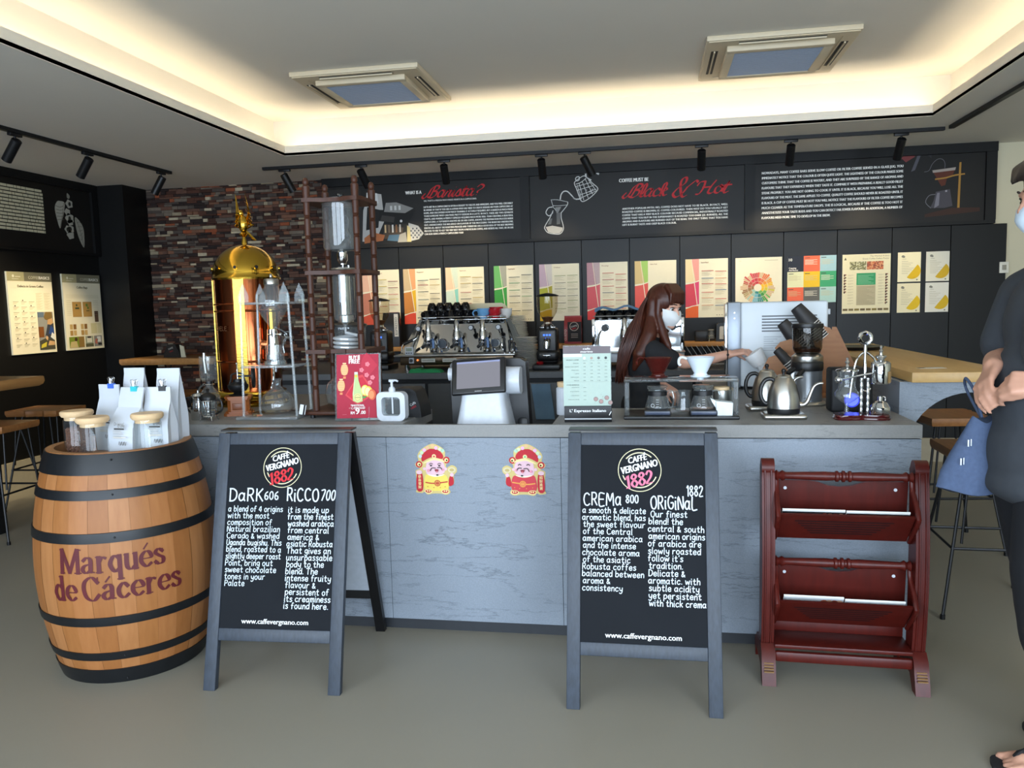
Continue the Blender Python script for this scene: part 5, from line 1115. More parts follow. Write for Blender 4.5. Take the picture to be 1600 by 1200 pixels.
b = MB(); b.lathe([(.016, .762), (.024, .755), (.024, .72), (.016, .708), (.016, .70), (0, .70)], 16); b.cyl((0, 0, .70), (0, 0, .67), .005, n=8); b.cyl((-.022, 0, .687), (.028, 0, .687), .003, n=8); b.cyl((.028, 0, .678), (.028, 0, .697), .004, n=8); b.build('drip_valve', CHROME, t)
b = MB(); b.lathe([(.05, .668), (.05, .46), (.045, .445), (.012, .425), (.009, .41)], 32); b.build('coffee_cylinder', GLASS, t)
b = MB(); b.lathe([(.03, .66), (.03, .47), (.0, .462)], 24); b.build('filter_core', CHROME, t)
b = MB(); b.lathe([(.0, .665), (.05, .668), (.058, .676), (.055, .684), (0, .684)], 24); b.build('cylinder_rim', STEEL, t)
b = MB(); pts = [(0, 0, .41), (.0, 0, .385)]
for i in range(0, 4*16+1):
    a = 2*pi*i/16; pts.append((.055*cos(a), .055*sin(a), .372-.078*i/64))
pts += [(.0, 0, .285), (0, 0, .26), (0, 0, .235)]
b.tube(pts, .0075, 8); b.build('glass_coil', glass('coil_glass', '#e4e8ea', .06, 2.1, .4), t)
b = MB(); b.lathe([(.03, .245), (.028, .215), (.05, .195), (.098, .15), (.108, .105), (.098, .06), (.06, .038), (0, .036)], 36); b.build('lower_flask', GLASS, t)
# --- red drink poster in an acrylic holder
t = thing('drink_poster_stand', 'red drink poster in a clear acrylic holder leaning before the wooden tower', 'table sign', (-1.285, 3.325, CT), 8)
p = Print(); w, h = .188, .284; p.m(ink('#a81e38')); p.box(0, w, 0, h, -.0015, 0); p.up()
RW = '#f3ece6'
p.disc(w*.98, h*.82, .075, '#b82a40', a0=130, a1=230, n=10); p.up()
p.poly([(w*.2, h*.36), (w*.5, h*.66), (w*.62, h*.68), (w*.88, h*.43), (w*.8, h*.33), (w*.5, h*.2)], '#cf4048'); p.up(); p.poly([(w*.24, h*.37), (w*.5, h*.62), (w*.62, h*.64), (w*.84, h*.42), (w*.5, h*.23)], '#c22036'); p.up()
p.text(w*.30, h*.915, .028, 'BUY1', RW, w=w*.22, bold=.001); p.text(w*.30, h*.855, .026, 'FREE', RW, w=w*.25, bold=.0014); p.text(w*.535, h*.905, .034, '1', RW, bold=.001)
p.stroke([(w*.30, h*.965), (w*.36, h*.965)], .002, RW, smooth=0); p.stroke([(w*.30, h*.965), (w*.30, h*.88)], .002, RW, smooth=0)
for x, y in ((w*.19, h*.76), (w*.11, h*.51)):
    p.disc(x, y, .017, '#e4a06a', .026); p.up()
    for k in range(6): p.rect(x-.013, y-.02+k*.0075, x+.013, y-.0175+k*.0075, '#f0c896')
    p.rect(x-.006, y-.04, x+.006, y-.03, '#e08a5a'); p.rect(x-.008, y+.026, x+.008, y+.031, '#f0c896'); p.up()
for x, y in ((w*.74, h*.84), (w*.72, h*.67), (w*.86, h*.63), (w*.60, h*.75), (w*.8, h*.55)):
    for k in range(5): p.disc(x+.006*cos(k*1.257), y+.006*sin(k*1.257), .005, '#e8808a', n=8)
    p.up()
bt = [(.43, .72), (.51, .72), (.515, .66), (.53, .58), (.58, .47), (.62, .40), (.62, .26), (.50, .235), (.39, .27), (.385, .38), (.40, .46), (.42, .58), (.43, .66)]
p.poly([(x*w, y*h) for x, y in bt], '#b8c888'); p.up(); p.rect(w*.43, h*.685, w*.51, h*.72, '#d8d8cc'); p.disc(w*.47, h*.655, .006, '#d8b83c'); p.disc(w*.505, h*.32, .018, '#dccf8a'); p.up(); p.disc(w*.505, h*.32, .014, '#9aa86a', r0=.012); p.rect(w*.44, h*.315, w*.57, h*.325, '#7f8c50'); p.stroke([(w*.44, h*.6), (w*.41, h*.44), (w*.4, h*.35)], .003, '#d4dfb0')
for x, y, c in ((.68, .43, '#e0cc5a'), (.76, .41, '#dcc04a'), (.85, .36, '#cf5a3a')): p.disc(x*w, y*h, .018, c, .024); p.up(); p.disc(x*w-.003, y*h, .012, '#f0e4a0' if c != '#cf5a3a' else '#e08a5a', .018); p.up()
p.poly([(w*.6, h*.33), (w*.74, h*.34), (w*.66, h*.30)], '#3f9a4a')
p.text(w*.5, h*.185, .011, 'TRADITIONAL', RW, al='c', w=w*.32, bold=.0004); p.hand(w*.36, h*.14, .014, 'Lemonade', RW, .0012, w=w*.32, slant=.25); p.text(w*.30, h*.147, .008, 'LIME', '#e8a0a0', bold=.0001, w=w*.07)
p.text(w*.34, h*.06, .018, 'RM', RW, w=w*.09, bold=.0005); p.text(w*.455, h*.06, .04, '9', RW, bold=.0014); p.text(w*.57, h*.06, .022, '.00', RW, w=w*.12, bold=.0006); p.rect(w*.14, h*.055, w*.24, h*.058, '#d88a90')
Lp = rad(9)
FP = Mx.Translation((-w/2, 0, .012)) @ Mx(((1, 0, 0, 0), (0, sin(Lp), -cos(Lp), 0), (0, cos(Lp), sin(Lp), 0), (0, 0, 0, 1)))
o = p.build('poster_print', None, t, smooth=0); o.matrix_local = FP
b = MB(); b.T = FP; b.box(-.008, w+.010, -.01, h+.004, -.0035, -.002); b.box(-.008, w+.01, -.01, -.008, -.003, .012); 
b.T = Mx()
for s in (-.03, .05): b.prism([(-.002, .0), (.028, .0), (.004, .06)], s-.0015, s+.0015, 'yz')
b.build('acrylic_holder', ACRYL, t)
# --- soap dispenser, black napkin box
t = thing('soap_dispenser', 'white rounded frame soap dispenser with pump', 'soap dispenser', (-1.126, 3.335, CT), -3)
b = MB(); 
def rr(w, h, r, n=6): return [(sx*(w-r)+r*cos(a), sz*(h-r)+r*sin(a)) for (sx, sz, a0) in ((1, 1, 0), (-1, 1, 90), (-1, -1, 180), (1, -1, 270)) for a in [rad(a0+90*i/n) for i in range(n+1)]]
o_, i_ = rr(.066, .064, .026), rr(.043, .041, .016)
b.ring([[V((x, y, z+.064)) for x, z in L_] for L_, y in ((i_, -.022), (o_, -.022), (o_, .022), (i_, .022))], closed=True); b.build('frame', WHITEP, t)
b = MB(); b.prism([(x, z+.064) for x, z in i_], .002, .006, 'xz'); b.build('clear_tank', ACRYL, t)
b = MB(); b.cyl((0, 0, .126), (0, 0, .142), .015, n=20); b.cyl((0, 0, .142), (0, 0, .148), .012, n=16); b.cyl((0, 0, .148), (0, 0, .172), .006, n=12); b.rbox(-.012, .012, -.008, .008, .170, .182, .003); b.tube([(.005, 0, .178), (.022, 0, .177), (.030, 0, .172)], .0045, 10); b.cyl((0, 0, .105), (0, 0, .126), .010, n=12); b.cyl((0, 0, .03), (0, 0, .105), .004, n=8); b.build('pump', WHITEP, t)
t = thing('napkin_dispenser', 'black napkin box with red and white lettering behind the soap dispenser', 'napkin box', (-1.1, 3.49, CT), -6)
b = MB(); b.prism([(-.085, 0), (.085, 0), (.08, .05), (.06, .115), (.04, .13), (-.04, .13), (-.06, .115), (-.08, .05)], -.06, .06, 'xz'); b.build('case', mat('black_abs', '#161618', .5), t)
p = Print(); p.text(0, 0, .016, 'Caffè', '#d8d8d8', rot=.5, w=.03); p.text(.004, -.014, .014, '1882', '#a8202c', rot=.5, w=.028)
o = p.build('lettering', None, t, smooth=0); o.matrix_local = Mx(((1, 0, 0, .035), (0, 0, -1, -.0605), (0, 1, 0, .05), (0, 0, 0, 1)))
# --- point of sale
t = thing('cash_register', 'white and black cash register with a tilted touch screen', 'cash register', (-.735, 3.46, .735))
b = MB(); pr = [(.155, 0, .13), (.15, .02, .128), (.13, .10, .11), (.11, .19, .10), (.098, .25, .095), (.095, .31, .08)]
b.ring([[V((x*hw, y*d_+.02, z)) for x, y in rr(1, 1, .35, 5)] for hw, z, d_ in pr]); b.build('pedestal', WHITEP, t)
b = MB(); b.prism([(-.17, .14), (-.15, .10), (-.05, .07), (.16, .07), (.19, .10), (.175, .41), (.15, .425), (-.15, .425), (-.175, .40)], .07, .16, 'xz'); b.rbox(.13, .185, .06, .12, 0, .16, .02); b.build('printer_housing', BLACKP, t)
b = MB(); b.tube([(.0, .035, .33), (.16, .035, .33)], .062, 28); b.build('paper_roll', WHITEP, t)
b = MB(); b.tube([(-.17, .035, .36), (-.1, .035, .36)], .03, 20); b.build('paper_roll', WHITEP, t)
Ls = rad(24); FS = Mx.Translation((-.012, -.085, .285)) @ Mx.Rotation(rad(-3.5), 4, 'Y') @ Mx(((1, 0, 0, 0), (0, sin(Ls), -cos(Ls), 0), (0, cos(Ls), sin(Ls), 0), (0, 0, 0, 1)))
b = MB(); b.T = FS; b.rbox(-.122, .122, 0, .165, -.022, 0, .008, 3); sc_ = b.build('screen_bezel', BLACKP, t)
p = Print(); p.m(glow('screen_lit', '#b4b6c4', .62)); p.box(-.098, .098, .026, .15, -.001, .0004); p.up(); p.z += .0006; p.rect(-.098, .142, .098, .15, '#8d90b0'); p.text(.0, .009, .007, 'sunmi', '#c8c8c8', al='c', w=.03, bold=.0003)
o = p.build('screen', None, sc_, smooth=0); o.matrix_local = FS
b = MB(); b.at(); b.tube([(0, -.05, .30), (0, .03, .27)], .03, 12); b.build('hinge', WHITEP, t)
b = MB(); b.tube(cr([(-.29, 3.3-3.46, .0), (-.28, -.1, .03), (-.2, -.02, .045), (-.16, .1, .02)], 5), .003, 6); b.build('cable', BLACKP, t)
# --- tall menu stand
t = thing('menu_stand', 'pale green price list in a black based stand, left of the acrylic dripper stand', 'table sign', (-.262, 3.30, CT), 2)
b = MB(); b.rbox(-.098, .098, -.022, .03, 0, .068, .002); b.m(BLACK); bs = b.build('base_block', BLACKP, t)
p = Print(); p.rect(-.097, .012, .097, .017, '#b8bcc0'); p.text(.0, .043, .017, "L' Espresso Italiano", '#ececec', al='c', w=.15, bold=.0006); p.stroke([(.088, .03), (.096, .045)], .003, '#ececec', smooth=0); p.text(.066, .024, .008, '', '#fff')
o = p.build('lettering', None, bs, smooth=0); o.matrix_local = Mx(((1, 0, 0, 0), (0, 0, -1, -.0222), (0, 1, 0, 0), (0, 0, 0, 1)))
p = Print(); w, h = .196, .25; p.m(ink('#aebfb4')); p.box(0, w, 0, h, -.002, 0); p.up(); p.rect(0, h-.03, w, h, '#6e6468'); p.rect(0, h-.044, w*.4, h-.031, '#d8dcd8'); p.up()
p.text(w*.5, h-.014, .012, 'cafe', '#f0eeea', al='c', w=.03, bold=.0003); p.text(w*.5, h-.026, .012, 'marino', '#f0eeea', al='c', w=.05, bold=.0003)
rows = ['ESPRESSO', 'ESPRESSO MACCHIATO', 'AMERICANO', 'LATTE', 'CAPPUCCINO', 'MOCHA']; p.text(w*.33, h-.058, .006, 'SPECIALITY COFFEE', '#6a7068', al='r', w=.052, bold=.0002)
for k, c in enumerate(('#e8e4da', '#b09a8c', '#6f6e6c', '#3f4448')): p.disc(w*(.45+.15*k), h-.049, .0055, c); p.rect(w*(.42+.15*k), h-.0605, w*(.51+.15*k), h-.059, '#98a298')
pr_ = [['4.90', '5.90', '6.90', '7.90'], ['5.90', '6.90', '7.90', '8.90'], ['5.90', '6.90', '7.90', '8.90'], ['6.90', '8.90', '9.90', '10.90'], ['6.90', '8.90', '9.90', '10.90'], ['8.90', '10.90', '11.90', '12.90']]
for i, r in enumerate(rows):
    y = h-.072-i*.0145; p.text(w*.33, y, .0055, r, '#6a7068', al='r')
    for k in range(4): p.text(w*(.45+.15*k), y, .0055, pr_[i][k], '#6a7068', al='c')
p.rect(w*.05, h*.405, w*.97, h*.41, '#a8b2a8'); p.text(w*.33, h*.35, .006, 'OTHER BEVERAGES', '#6a7068', al='r', bold=.0002)
for i, r in enumerate(('CHOCOLATE', 'ACQUA PANNA', 'S. PELLEGRINO', 'SPARKLING WATER')): p.text(w*.33, h*.31-i*.017, .0052, r, '#6a7068', al='r'); p.rect(w*.42, h*.31-i*.017, w*.48, h*.317-i*.017, '#8a948a'); p.rect(w*.08+.01*i, h*.29-i*.017, w*.33, h*.295-i*.017, '#b0bab0')
for x, y in ((.68, .12), (.79, .08), (.91, .14), (.985, .06)): p.disc(x*w, y*h, .0095, '#8a7a78'); p.up(); p.disc(x*w, y*h, .0075, '#a88a84'); p.up()
for k in range(20): p.disc(w*random.uniform(.66, .92), h*random.uniform(.02, .2), .0008, '#3f3a38', n=5)
o = p.build('price_list', None, t, smooth=0); o.matrix_local = Mx(((1, 0, 0, -w/2-.002), (0, 0, -1, -.012), (0, 1, 0, .066), (0, 0, 0, 1)))
b = MB(); b.box(-.1, .098, -.009, -.008, .064, .32); b.build('acrylic_sleeve', ACRYL, t)
t = thing('white_canister', 'white canister with a wooden stopper half hidden behind the price list', 'canister', (-.385, 3.52, CT))
b = MB(); b.lathe([(0, 0), (.034, 0), (.036, .004), (.036, .118), (.03, .124), (0, .124)], 24); b.build('body', WHITEP, t)
b = MB(); b.lathe([(0, .124), (.028, .124), (.031, .13), (.031, .146), (0, .148)], 20); b.build('stopper', LID, t)
# --- acrylic pour over stand
SX, SY = .120, 3.46
t = thing('pour_over_stand', 'clear acrylic pour over stand holding two drippers, in the middle of the counter', 'pour over stand', (SX, SY, CT))
b = MB(); b.rbox(-.236, .236, -.115, .115, .0, .014, .004); b.build('base_tray', BLACKP, t)
b = MB(); 
for x in (-.11, .095):
    pass
b.rbox(-.236, .236, -.085, .085, .155, .169, .004); b.build('top_plate', ACRYL, t)
for s in (-1, 1):
    b = MB(); x0, x1 = sorted((s*.234, s*.214)); b.rbox(x0, x1, -.085, .085, .014, .156, .003); b.build('side_plate', ACRYL, t)
def dripper(x, m, label, hand):
    t = thing('coffee_dripper', label, 'coffee dripper', (SX+x, SY, CT+.169), 0)
    b = MB(); b.lathe([(.028, 0), (.03, .004), (.03, .01), (.026, .016), (.03, .022), (.06, .082), (.0615, .084)], 32); b.lathe([(.059, .084), (.026, .022), (.012, .0)], 32); b.lathe([(.014, -.012), (.014, .0)], 20)
    for k in range(8): b.tube([(.028*cos(k*.785), .028*sin(k*.785), .025), (.056*cos(k*.785+.4), .056*sin(k*.785+.4), .08)], .0012, 5)
    b.build('cone', m, t)
    b = MB(); b.lathe([(.0, -.001), (.04, -.001), (.043, .002), (.04, .006), (.028, .007)], 28); b.build('collar', m, t)
    if hand:
        b = MB(); b.tube(cr([(-.056, -.01, .078), (-.075, -.012, .085), (-.088, -.012, .078), (-.09, -.012, .058), (-.082, -.012, .05)], 4), .0055, 8, flat=1.0); b.build('handle', m, t)
    else:
        b = MB(); b.tube(cr([(-.06, -.01, .082), (-.078, -.012, .086), (-.09, -.01, .070), (-.088, -.01, .055)], 4), .004, 6); b.build('handle', m, t)
dripper(-.092, glass('amber_plastic', '#a83a2c', .05, 1.6, .45, (.13, .012, .008, 1)), 'translucent dark red dripper cone on the acrylic stand', False)
dripper(.085, mat('white_ceramic', '#dfe9f2', .22, var=.02), 'white ceramic dripper cone on the acrylic stand', True)
def scale_(x, label):
    t = thing('coffee_scale', label, 'scale', (SX+x, SY-.035, CT+.014), 0)
    b = MB(); b.rbox(-.055, .055, -.06, .06, 0, .022, .004); b.build('platform', mat('scale_black', '#1c1f26', .35), t)
    b = MB(); b.rbox(-.05, .05, -.061, -.058, .005, .018, .001); b.build('front_panel', mat('scale_panel', '#39435a', .3), t)
scale_(-.096, 'black coffee scale under the left glass server'); scale_(.094, 'black coffee scale under the right glass server')
def server(x, label):
    t = thing('glass_server', label, 'glass server', (SX+x, SY-.03, CT+.0362), 0, 'glass servers on the scales')
    b = MB(); b.lathe([(0, .002), (.045, .002), (.052, .008), (.05, .018), (.038, .058), (.036, .064), (.038, .082), (.043, .09)], 32); b.build('glass_body', GLASS, t)
    b = MB(); b.lathe([(.0375, .058), (.041, .058), (.0415, .076), (.038, .078)], 32); b.build('black_collar', BLACKP, t)
    b = MB(); b.lathe([(.0, .084), (.03, .086), (.042, .094), (.044, .098), (.04, .1), (0, .1)], 28); b.build('lid', GLASS, t)
    b = MB(); b.tube(cr([(.038, -.012, .075), (.058, -.02, .08), (.068, -.024, .05), (.062, -.022, .012), (.05, -.018, .008)], 4), .004, 8); b.build('handle', GLASS, t)
    p = Print(); 
    for k in range(4): p.rect(-.006, .014+k*.01, .006, .0155+k*.01, '#e4e8ea')
    p.disc(-.02, .02, .008, '#c8ccd0', r0=.006)
    o = p.build('markings', None, t, smooth=0); o.matrix_local = Mx(((1, 0, 0, 0), (0, .36, -.93, -.053), (0, .93, .36, 0), (0, 0, 0, 1)))
server(-.096, 'glass coffee server with black collar on the left scale'); server(.094, 'glass coffee server with black collar on the right scale')
t = thing('glass_pitcher', 'small glass pitcher with looped handle between the two servers', 'pitcher', (SX+.015, SY+.045, CT+.014))
b = MB(); b.lathe([(0, .002), (.03, .002), (.036, .01), (.03, .05), (.028, .075), (.034, .092)], 24); b.build('glass_body', GLASS, t)
b = MB(); b.tube(cr([(-.028, 0, .082), (-.05, 0, .088), (-.066, 0, .06), (-.058, 0, .02), (-.034, 0, .02)], 4), .004, 8); b.build('handle', GLASS, t)
t = thing('steel_cup', 'steel cup with wooden lid behind the right glass server', 'cup', (SX+.178, SY+.05, CT+.014))
b = MB(); b.lathe([(0, 0), (.034, 0), (.036, .005), (.037, .092), (.034, .094)], 24); b.build('body', STEEL, t)
b = MB(); b.lathe([(0, .094), (.033, .094), (.033, .106), (0, .107)], 20); b.build('lid', LID, t)
t = thing('filter_box', 'white paper filter box at the right end of the acrylic stand', 'box', (SX+.178, SY-.055, CT+.014), 0)
b = MB(); b.prism([(-.032, 0), (.032, 0), (.034, .052), (-.034, .06)], -.03, .03, 'xz'); b.build('box', mat('filter_paper', '#dfe6ea', .7), t)
b = MB(); b.prism([(-.034, .03), (-.05, .055), (-.056, .07), (-.034, .06)], -.02, .02, 'xz'); b.build('paper_filter', mat('filter_paper', '#dfe6ea', .7), t)
# --- kettles
def kettle(x, y, rz, label):
    t = thing('gooseneck_kettle', label, 'kettle', (x, y, CT), rz, 'gooseneck kettles'); t.scale = (.87, .87, .95)
    b = MB(); b.rbox(-.098, .098, -.075, .075, 0, .024, .012, 3); bs = b.build('power_base', STEEL, t)
    b = MB(); b.lathe([(.0, .024), (.072, .024), (.074, .028), (.075, .044), (.07, .046)], 36); b.build('black_foot', BLACKP, t)
    b = MB(); b.lathe([(.074, .046), (.0745, .07), (.07, .105), (.058, .145), (.044, .17), (.036, .178)], 40); b.build('body', STEEL, t)
    b = MB(); b.lathe([(.037, .178), (.034, .184), (.02, .19), (0, .192)], 28); ld = b.build('lid', STEEL, t)
    b = MB(); b.lathe([(.007, .19), (.007, .198), (.010, .203), (.010, .211), (.005, .216), (0, .216)], 14); b.build('knob', BLACKP, ld)
    b = MB(); b.tube(cr([(-.044, 0, .165), (-.06, 0, .172), (-.085, 0, .165), (-.102, 0, .135), (-.103, 0, .095), (-.088, 0, .068), (-.074, 0, .064)], 5), [.0095]*31, 10); b.build('handle', BLACKP, t)
    b = MB(); pts = cr([(.068, 0, .062), (.088, 0, .058), (.108, 0, .072), (.122, 0, .105), (.138, 0, .138), (.16, 0, .150), (.178, 0, .150)], 6); b.tube(pts, [.012-.0068*i/(len(pts)-1) for i in range(len(pts))], 12); b.build('spout', STEEL, t)
    return t
k = kettle(.535, 3.395, 0, 'brushed steel gooseneck kettle with black handle, the nearer of the two')
dup(k, (.505, 3.66, CT), 3, 'brushed steel gooseneck kettle half hidden behind the nearer kettle')
# --- home grinder
t = thing('coffee_grinder', 'silver coffee grinder with smoky hopper beside the kettles', 'coffee grinder', (.705, 3.82, CT))
b = MB(); b.lathe([(0, 0), (.082, 0), (.085, .008), (.08, .016), (.072, .02), (0, .02)], 36); b.build('base', STEEL, t)
b = MB(); b.lathe([(.066, .02), (.066, .15), (.068, .16), (0, .16)], 36); b.rbox(-.08, -.05, -.04, .04, .02, .16, .01); b.build('body', mat('silver_paint', '#a8acb0', .3, .8, var=.03), t)
b = MB(); b.lathe([(.069, .16), (.071, .165), (.071, .195), (.069, .2)], 36); b.build('black_ring', BLACKP, t)
b = MB(); b.lathe([(.07, .2), (.072, .205), (.07, .226), (.056, .238), (.05, .24)], 12); b.build('collar', STEEL, t)
b = MB(); b.lathe([(.05, .238), (.058, .246), (.064, .262), (.066, .36), (.066, .364)], 36); b.build('hopper', glass('smoky_plastic', '#a8a4a0', .03, 1.6), t)
b = MB(); b.lathe([(.068, .356), (.070, .362), (.068, .374), (0, .376)], 36); b.build('hopper_lid', BLACKP, t)
b = MB(); b.lathe([(0, .245), (.054, .247), (.058, .262), (.0, .27)], 28); b.build('coffee_beans', BEAN, t)
b = MB(); b.tube([(-.06, -.03, .17), (-.095, -.05, .15)], .011, 10); b.tube([(-.03, -.06, .165), (-.055, -.085, .14)], .011, 10); b.build('spout', BLACKP, t)
p = Print(); p.disc(0, 0, .004, '#4a4c50', r0=.003); p.rect(-.02, -.012, .02, -.010, '#5a5c60'); o = p.build('dial_mark', None, t, smooth=0); o.matrix_local = Mx(((1, 0, 0, -.01), (0, 0, -1, -.0685), (0, 1, 0, .05), (0, 0, 0, 1)))
# --- black speaker with blue ring
t = thing('blue_light_speaker', 'black appliance with a glowing blue round light behind the balance syphon', 'appliance', (.838, 3.60, CT))
b = MB(); b.rbox(-.085, .085, -.05, .06, 0, .19, .014, 3); b.build('case', mat('matte_black', '#0e0f12', .6), t)
b = MB(); b.tube([(0.0, -.0505, .055), (0, -.053, .055)], .026, 28); b.build('light', glow('blue_light', '#5a6cff', 2.2), t)
b = MB(); b.torus((0, -.052, .055), .029, .003, 'y', 28, 6); b.build('light_ring', glow('blue_ring', '#3a48d8', 1.4), t)
# --- balance syphon
t = thing('balance_syphon', 'chrome balance syphon with glass goblet on a glossy red wood base', 'coffee syphon', (.832, 3.375, CT))
b = MB(); po = [(-.104, -.03), (-.09, -.05), (-.06, -.056), (-.03, -.05), (0, -.044), (.03, -.05), (.06, -.056), (.09, -.05), (.104, -.03)]; po = po+[(x, -y) for x, y in po[::-1]]
b.ring([[V((x*k_, y*k_, z)) for x, y in cr([(a, c) for a, c in po], 2, True)] for k_, z in ((1, 0), (1.02, .006), (.97, .010), (1, .014), (.98, .02))]); b.build('base_board', mat('red_lacquer', '#4a0f12', .15, coat=.6), t)
b = MB(); GX = -.055
b.lathe([(.026, .022), (.03, .024), (.01, .03), (.007, .05), (.009, .062), (.03, .075), (.045, .09), (.046, .105), (.034, .125), (.032, .14), (.036, .17), (.041, .195)], 32, c=(GX, 0, 0)); b.build('glass_goblet', GLASS, t)
b = MB(); b.lathe([(0, .208), (.02, .206), (.044, .2), (.045, .195), (.038, .193)], 28, c=(GX, 0, 0)); b.lathe([(.004, .206), (.008, .214), (.004, .222), (.010, .230), (.004, .238), (.006, .246), (0, .25)], 14, c=(GX, 0, 0)); b.build('goblet_lid', CHROME, t)
for x in (.0, .025):
    b = MB(); pr_ = []
    for i in range(21): pr_.append((.0048+.0022*abs(sin(i*.9)), .02+.145*i/20))
    b.lathe(pr_, 12, c=(x, 0, 0)); b.build('column', CHROME, t)
b = MB(); b.tube([(-.088, -.012, .160), (.0, -.012, .178), (.06, -.012, .188)], .0045, 8); b.ball((-.09, -.012, .16), .016, 14, 10); b.ball((.06, -.012, .188), .008, 10, 8); b.build('balance_arm', CHROME, t)
b = MB(); PX = .072; b.lathe([(0, .142), (.034, .142), (.037, .147), (.037, .222), (.034, .228), (.026, .232), (.012, .236), (0, .238)], 32, c=(PX, 0, 0)); b.build('boiler', CHROME, t)
b = MB(); b.lathe([(.010, .236), (.022, .25), (.020, .254), (.008, .256), (.006, .266), (.009, .274), (.004, .28), (.006, .290), (.0, .297)], 16, c=(PX, 0, 0)); b.build('boiler_cap', CHROME, t)
b = MB(); b.lathe([(.0375, .19), (.0385, .192), (.0385, .15), (.0375, .147)], 24, c=(PX, 0, 0), a0=-60, a1=40); b.build('wood_grip', mat('pale_grip', '#a8875a', .5), t)
b = MB(); b.tube(cr([(GX+.012, .002, .085), (GX+.02, 0, .16), (GX+.035, 0, .235), (.01, 0, .268), (.04, 0, .25), (PX-.02, 0, .232)], 6), .004, 8); b.build('siphon_tube', CHROME, t)
b = MB(); b.tube([(.012, 0, .165), (.012, 0, .27)], [.007, .005], 10); b.torus((.012, 0, .325), .022, .008, 'y', 24, 8); b.tube([(.012, 0, .268), (.012, 0, .302)], [.008, .006], 10); b.torus((.018, 0, .13), .018, .003, 'y', 20, 6, 200, 340); b.build('crest', CHROME, t)
b = MB(); b.lathe([(0, .02), (.036, .02), (.038, .024), (.038, .048), (.034, .052), (.03, .062), (.018, .072), (.009, .074), (.009, .09), (0, .092)], 28, c=(PX, 0, 0)); b.tube(cr([(PX+.009, 0, .09), (PX+.018, 0, .088), (PX+.02, 0, .074)], 3), .002, 6); b.build('spirit_burner', CHROME, t)
# --- wooden cup organiser with paper cups
BAMB = mat('bamboo_board', '#8a5a34', .5, scale=8, stretch=(1, 8, 8), col2='#a87448')
OR = Mx.Translation((.86, 4.2, CT)) @ Mx.Rotation(rad(-8), 4, 'Z')
t = thing('cup_organiser', 'slanted wooden cup organiser holding stacks of dark paper cups', 'cup holder', OR.to_translation(), -8)
def slat(b, x0, z0, x1, z1, w, y0, y1):
    d = V((x1-x0, 0, z1-z0)).normalized(); n = V((-d.z, 0, d.x))*w
    b.add([(x0, y0, z0), (x1, y0, z1), (x1+n.x, y0, z1+n.z), (x0+n.x, y0, z0+n.z), (x0, y1, z0), (x1, y1, z1), (x1+n.x, y1, z1+n.z), (x0+n.x, y1, z0+n.z)], [[0, 1, 2, 3], [4, 7, 6, 5], [0, 4, 5, 1], [1, 5, 6, 2], [2, 6, 7, 3], [3, 7, 4, 0]])
for y0, y1, poly in ((-.12, -.108, [(-.30, .14), (-.27, .20), (-.20, .225), (-.16, .21), (-.07, .04), (-.05, 0), (-.26, 0)]), (-.01, .002, [(-.24, .24), (-.215, .27), (-.165, .285), (-.13, .27), (-.06, .18), (.06, .03), (.10, 0), (-.05, 0)]), (.10, .112, [(-.06, .33), (.0, .345), (.03, .335), (.09, .24), (.20, .02), (.20, 0), (.0, 0)])):
    b = MB(); b.prism(poly, y0, y1, 'xz'); b.build('side_board', BAMB, t)
b = MB(); b.box(-.1, .2, -.12, .112, 0, .012); b.build('floor_board', BAMB, t)
b = MB(); slat(b, .03, .012, .20, .0 + .012, .001, -.1, .1); b.prism([(.0, .012), (.2, .012), (.2, .05), (.17, .10), (.06, .34), (.04, .34)], .112, .122, 'xz'); b.build('back_board', BAMB, t)
PCUP = mat('dark_paper_cup', '#2e2c2c', .55, var=.1); PRIM = mat('cup_rim_white', '#e8e6e0', .5)
def cup_stack(base, d, n, label, r=.042, L_=.105, gap=-.0125):
    d = V(d).normalized(); base = V(base); g = 'paper cups in the wooden organiser'
    for i in range(n):
        c = base-d*gap*i; b = MB()
        b.m(PCUP); b.tube([c, c+d*.004, c+d*L_], [r*.70, r*.72, r], 24, caps=False); b.tube([c+d*.006, c+d*.007], r*.7, 24); b.m(PRIM)
        pts = [c+d*L_]; rg = []
        b.tube([c+d*(L_-.001), c+d*(L_+.002)], [r*1.05, r*1.05], 24, caps=False); b.tube([c+d*(L_+.002), c+d*(L_*.4)], [r*.98, r*.80], 24, caps=False)
        tag(b.build('paper_cup', None), label[0] if i == 0 else label[1], 'paper cup', g)
def orl(x, y, z): return OR @ V((x, y, z))
# --- white kitchen appliance
t = thing('white_appliance', 'large white appliance with vent slots and a steel front at the woman\'s hand', 'appliance', (.69, 4.62, CT), -4)
b = MB(); b.rbox(-.20, .245, -.16, .24, .015, .475, .012, 3); b.build('white_housing', mat('appliance_white', '#d4dce2', .3, var=.03, scale=9, bump=.1), t)
b = MB(); b.rbox(-.268, -.198, -.155, .235, .01, .478, .006); b.build('steel_front', mat('appliance_steel', '#8a919a', .35, .6, var=.05), t)
b = MB(); b.rbox(-.283, -.268, -.15, .23, .06, .47, .004); b.build('steel_door', CHROME, t)
for k in range(6):
    b = MB(); b.rbox(-.09, .19, -.1625, -.158, .395-k*.016, .402-k*.016, .001); b.build('vent_slot', mat('slot_grey', '#6d7278', .6), t)
b = MB()
for k in range(2): b.cyl((-.232, -.157, .42-.03*k), (-.232, -.154, .42-.03*k), .004, n=10)
b.build('screws', STEEL, t)
b = MB()
for z in (.06, .2, .3, .40): b.rbox(.243, .262, -.12, -.07, z, z+.03, .003)
b.build('hinge_tabs', WHITEP, t)
p = Print()
for k in range(7): p.rect(0, -.012*k, .09-.02*(k % 3), .004-.012*k, '#b4bcc4')
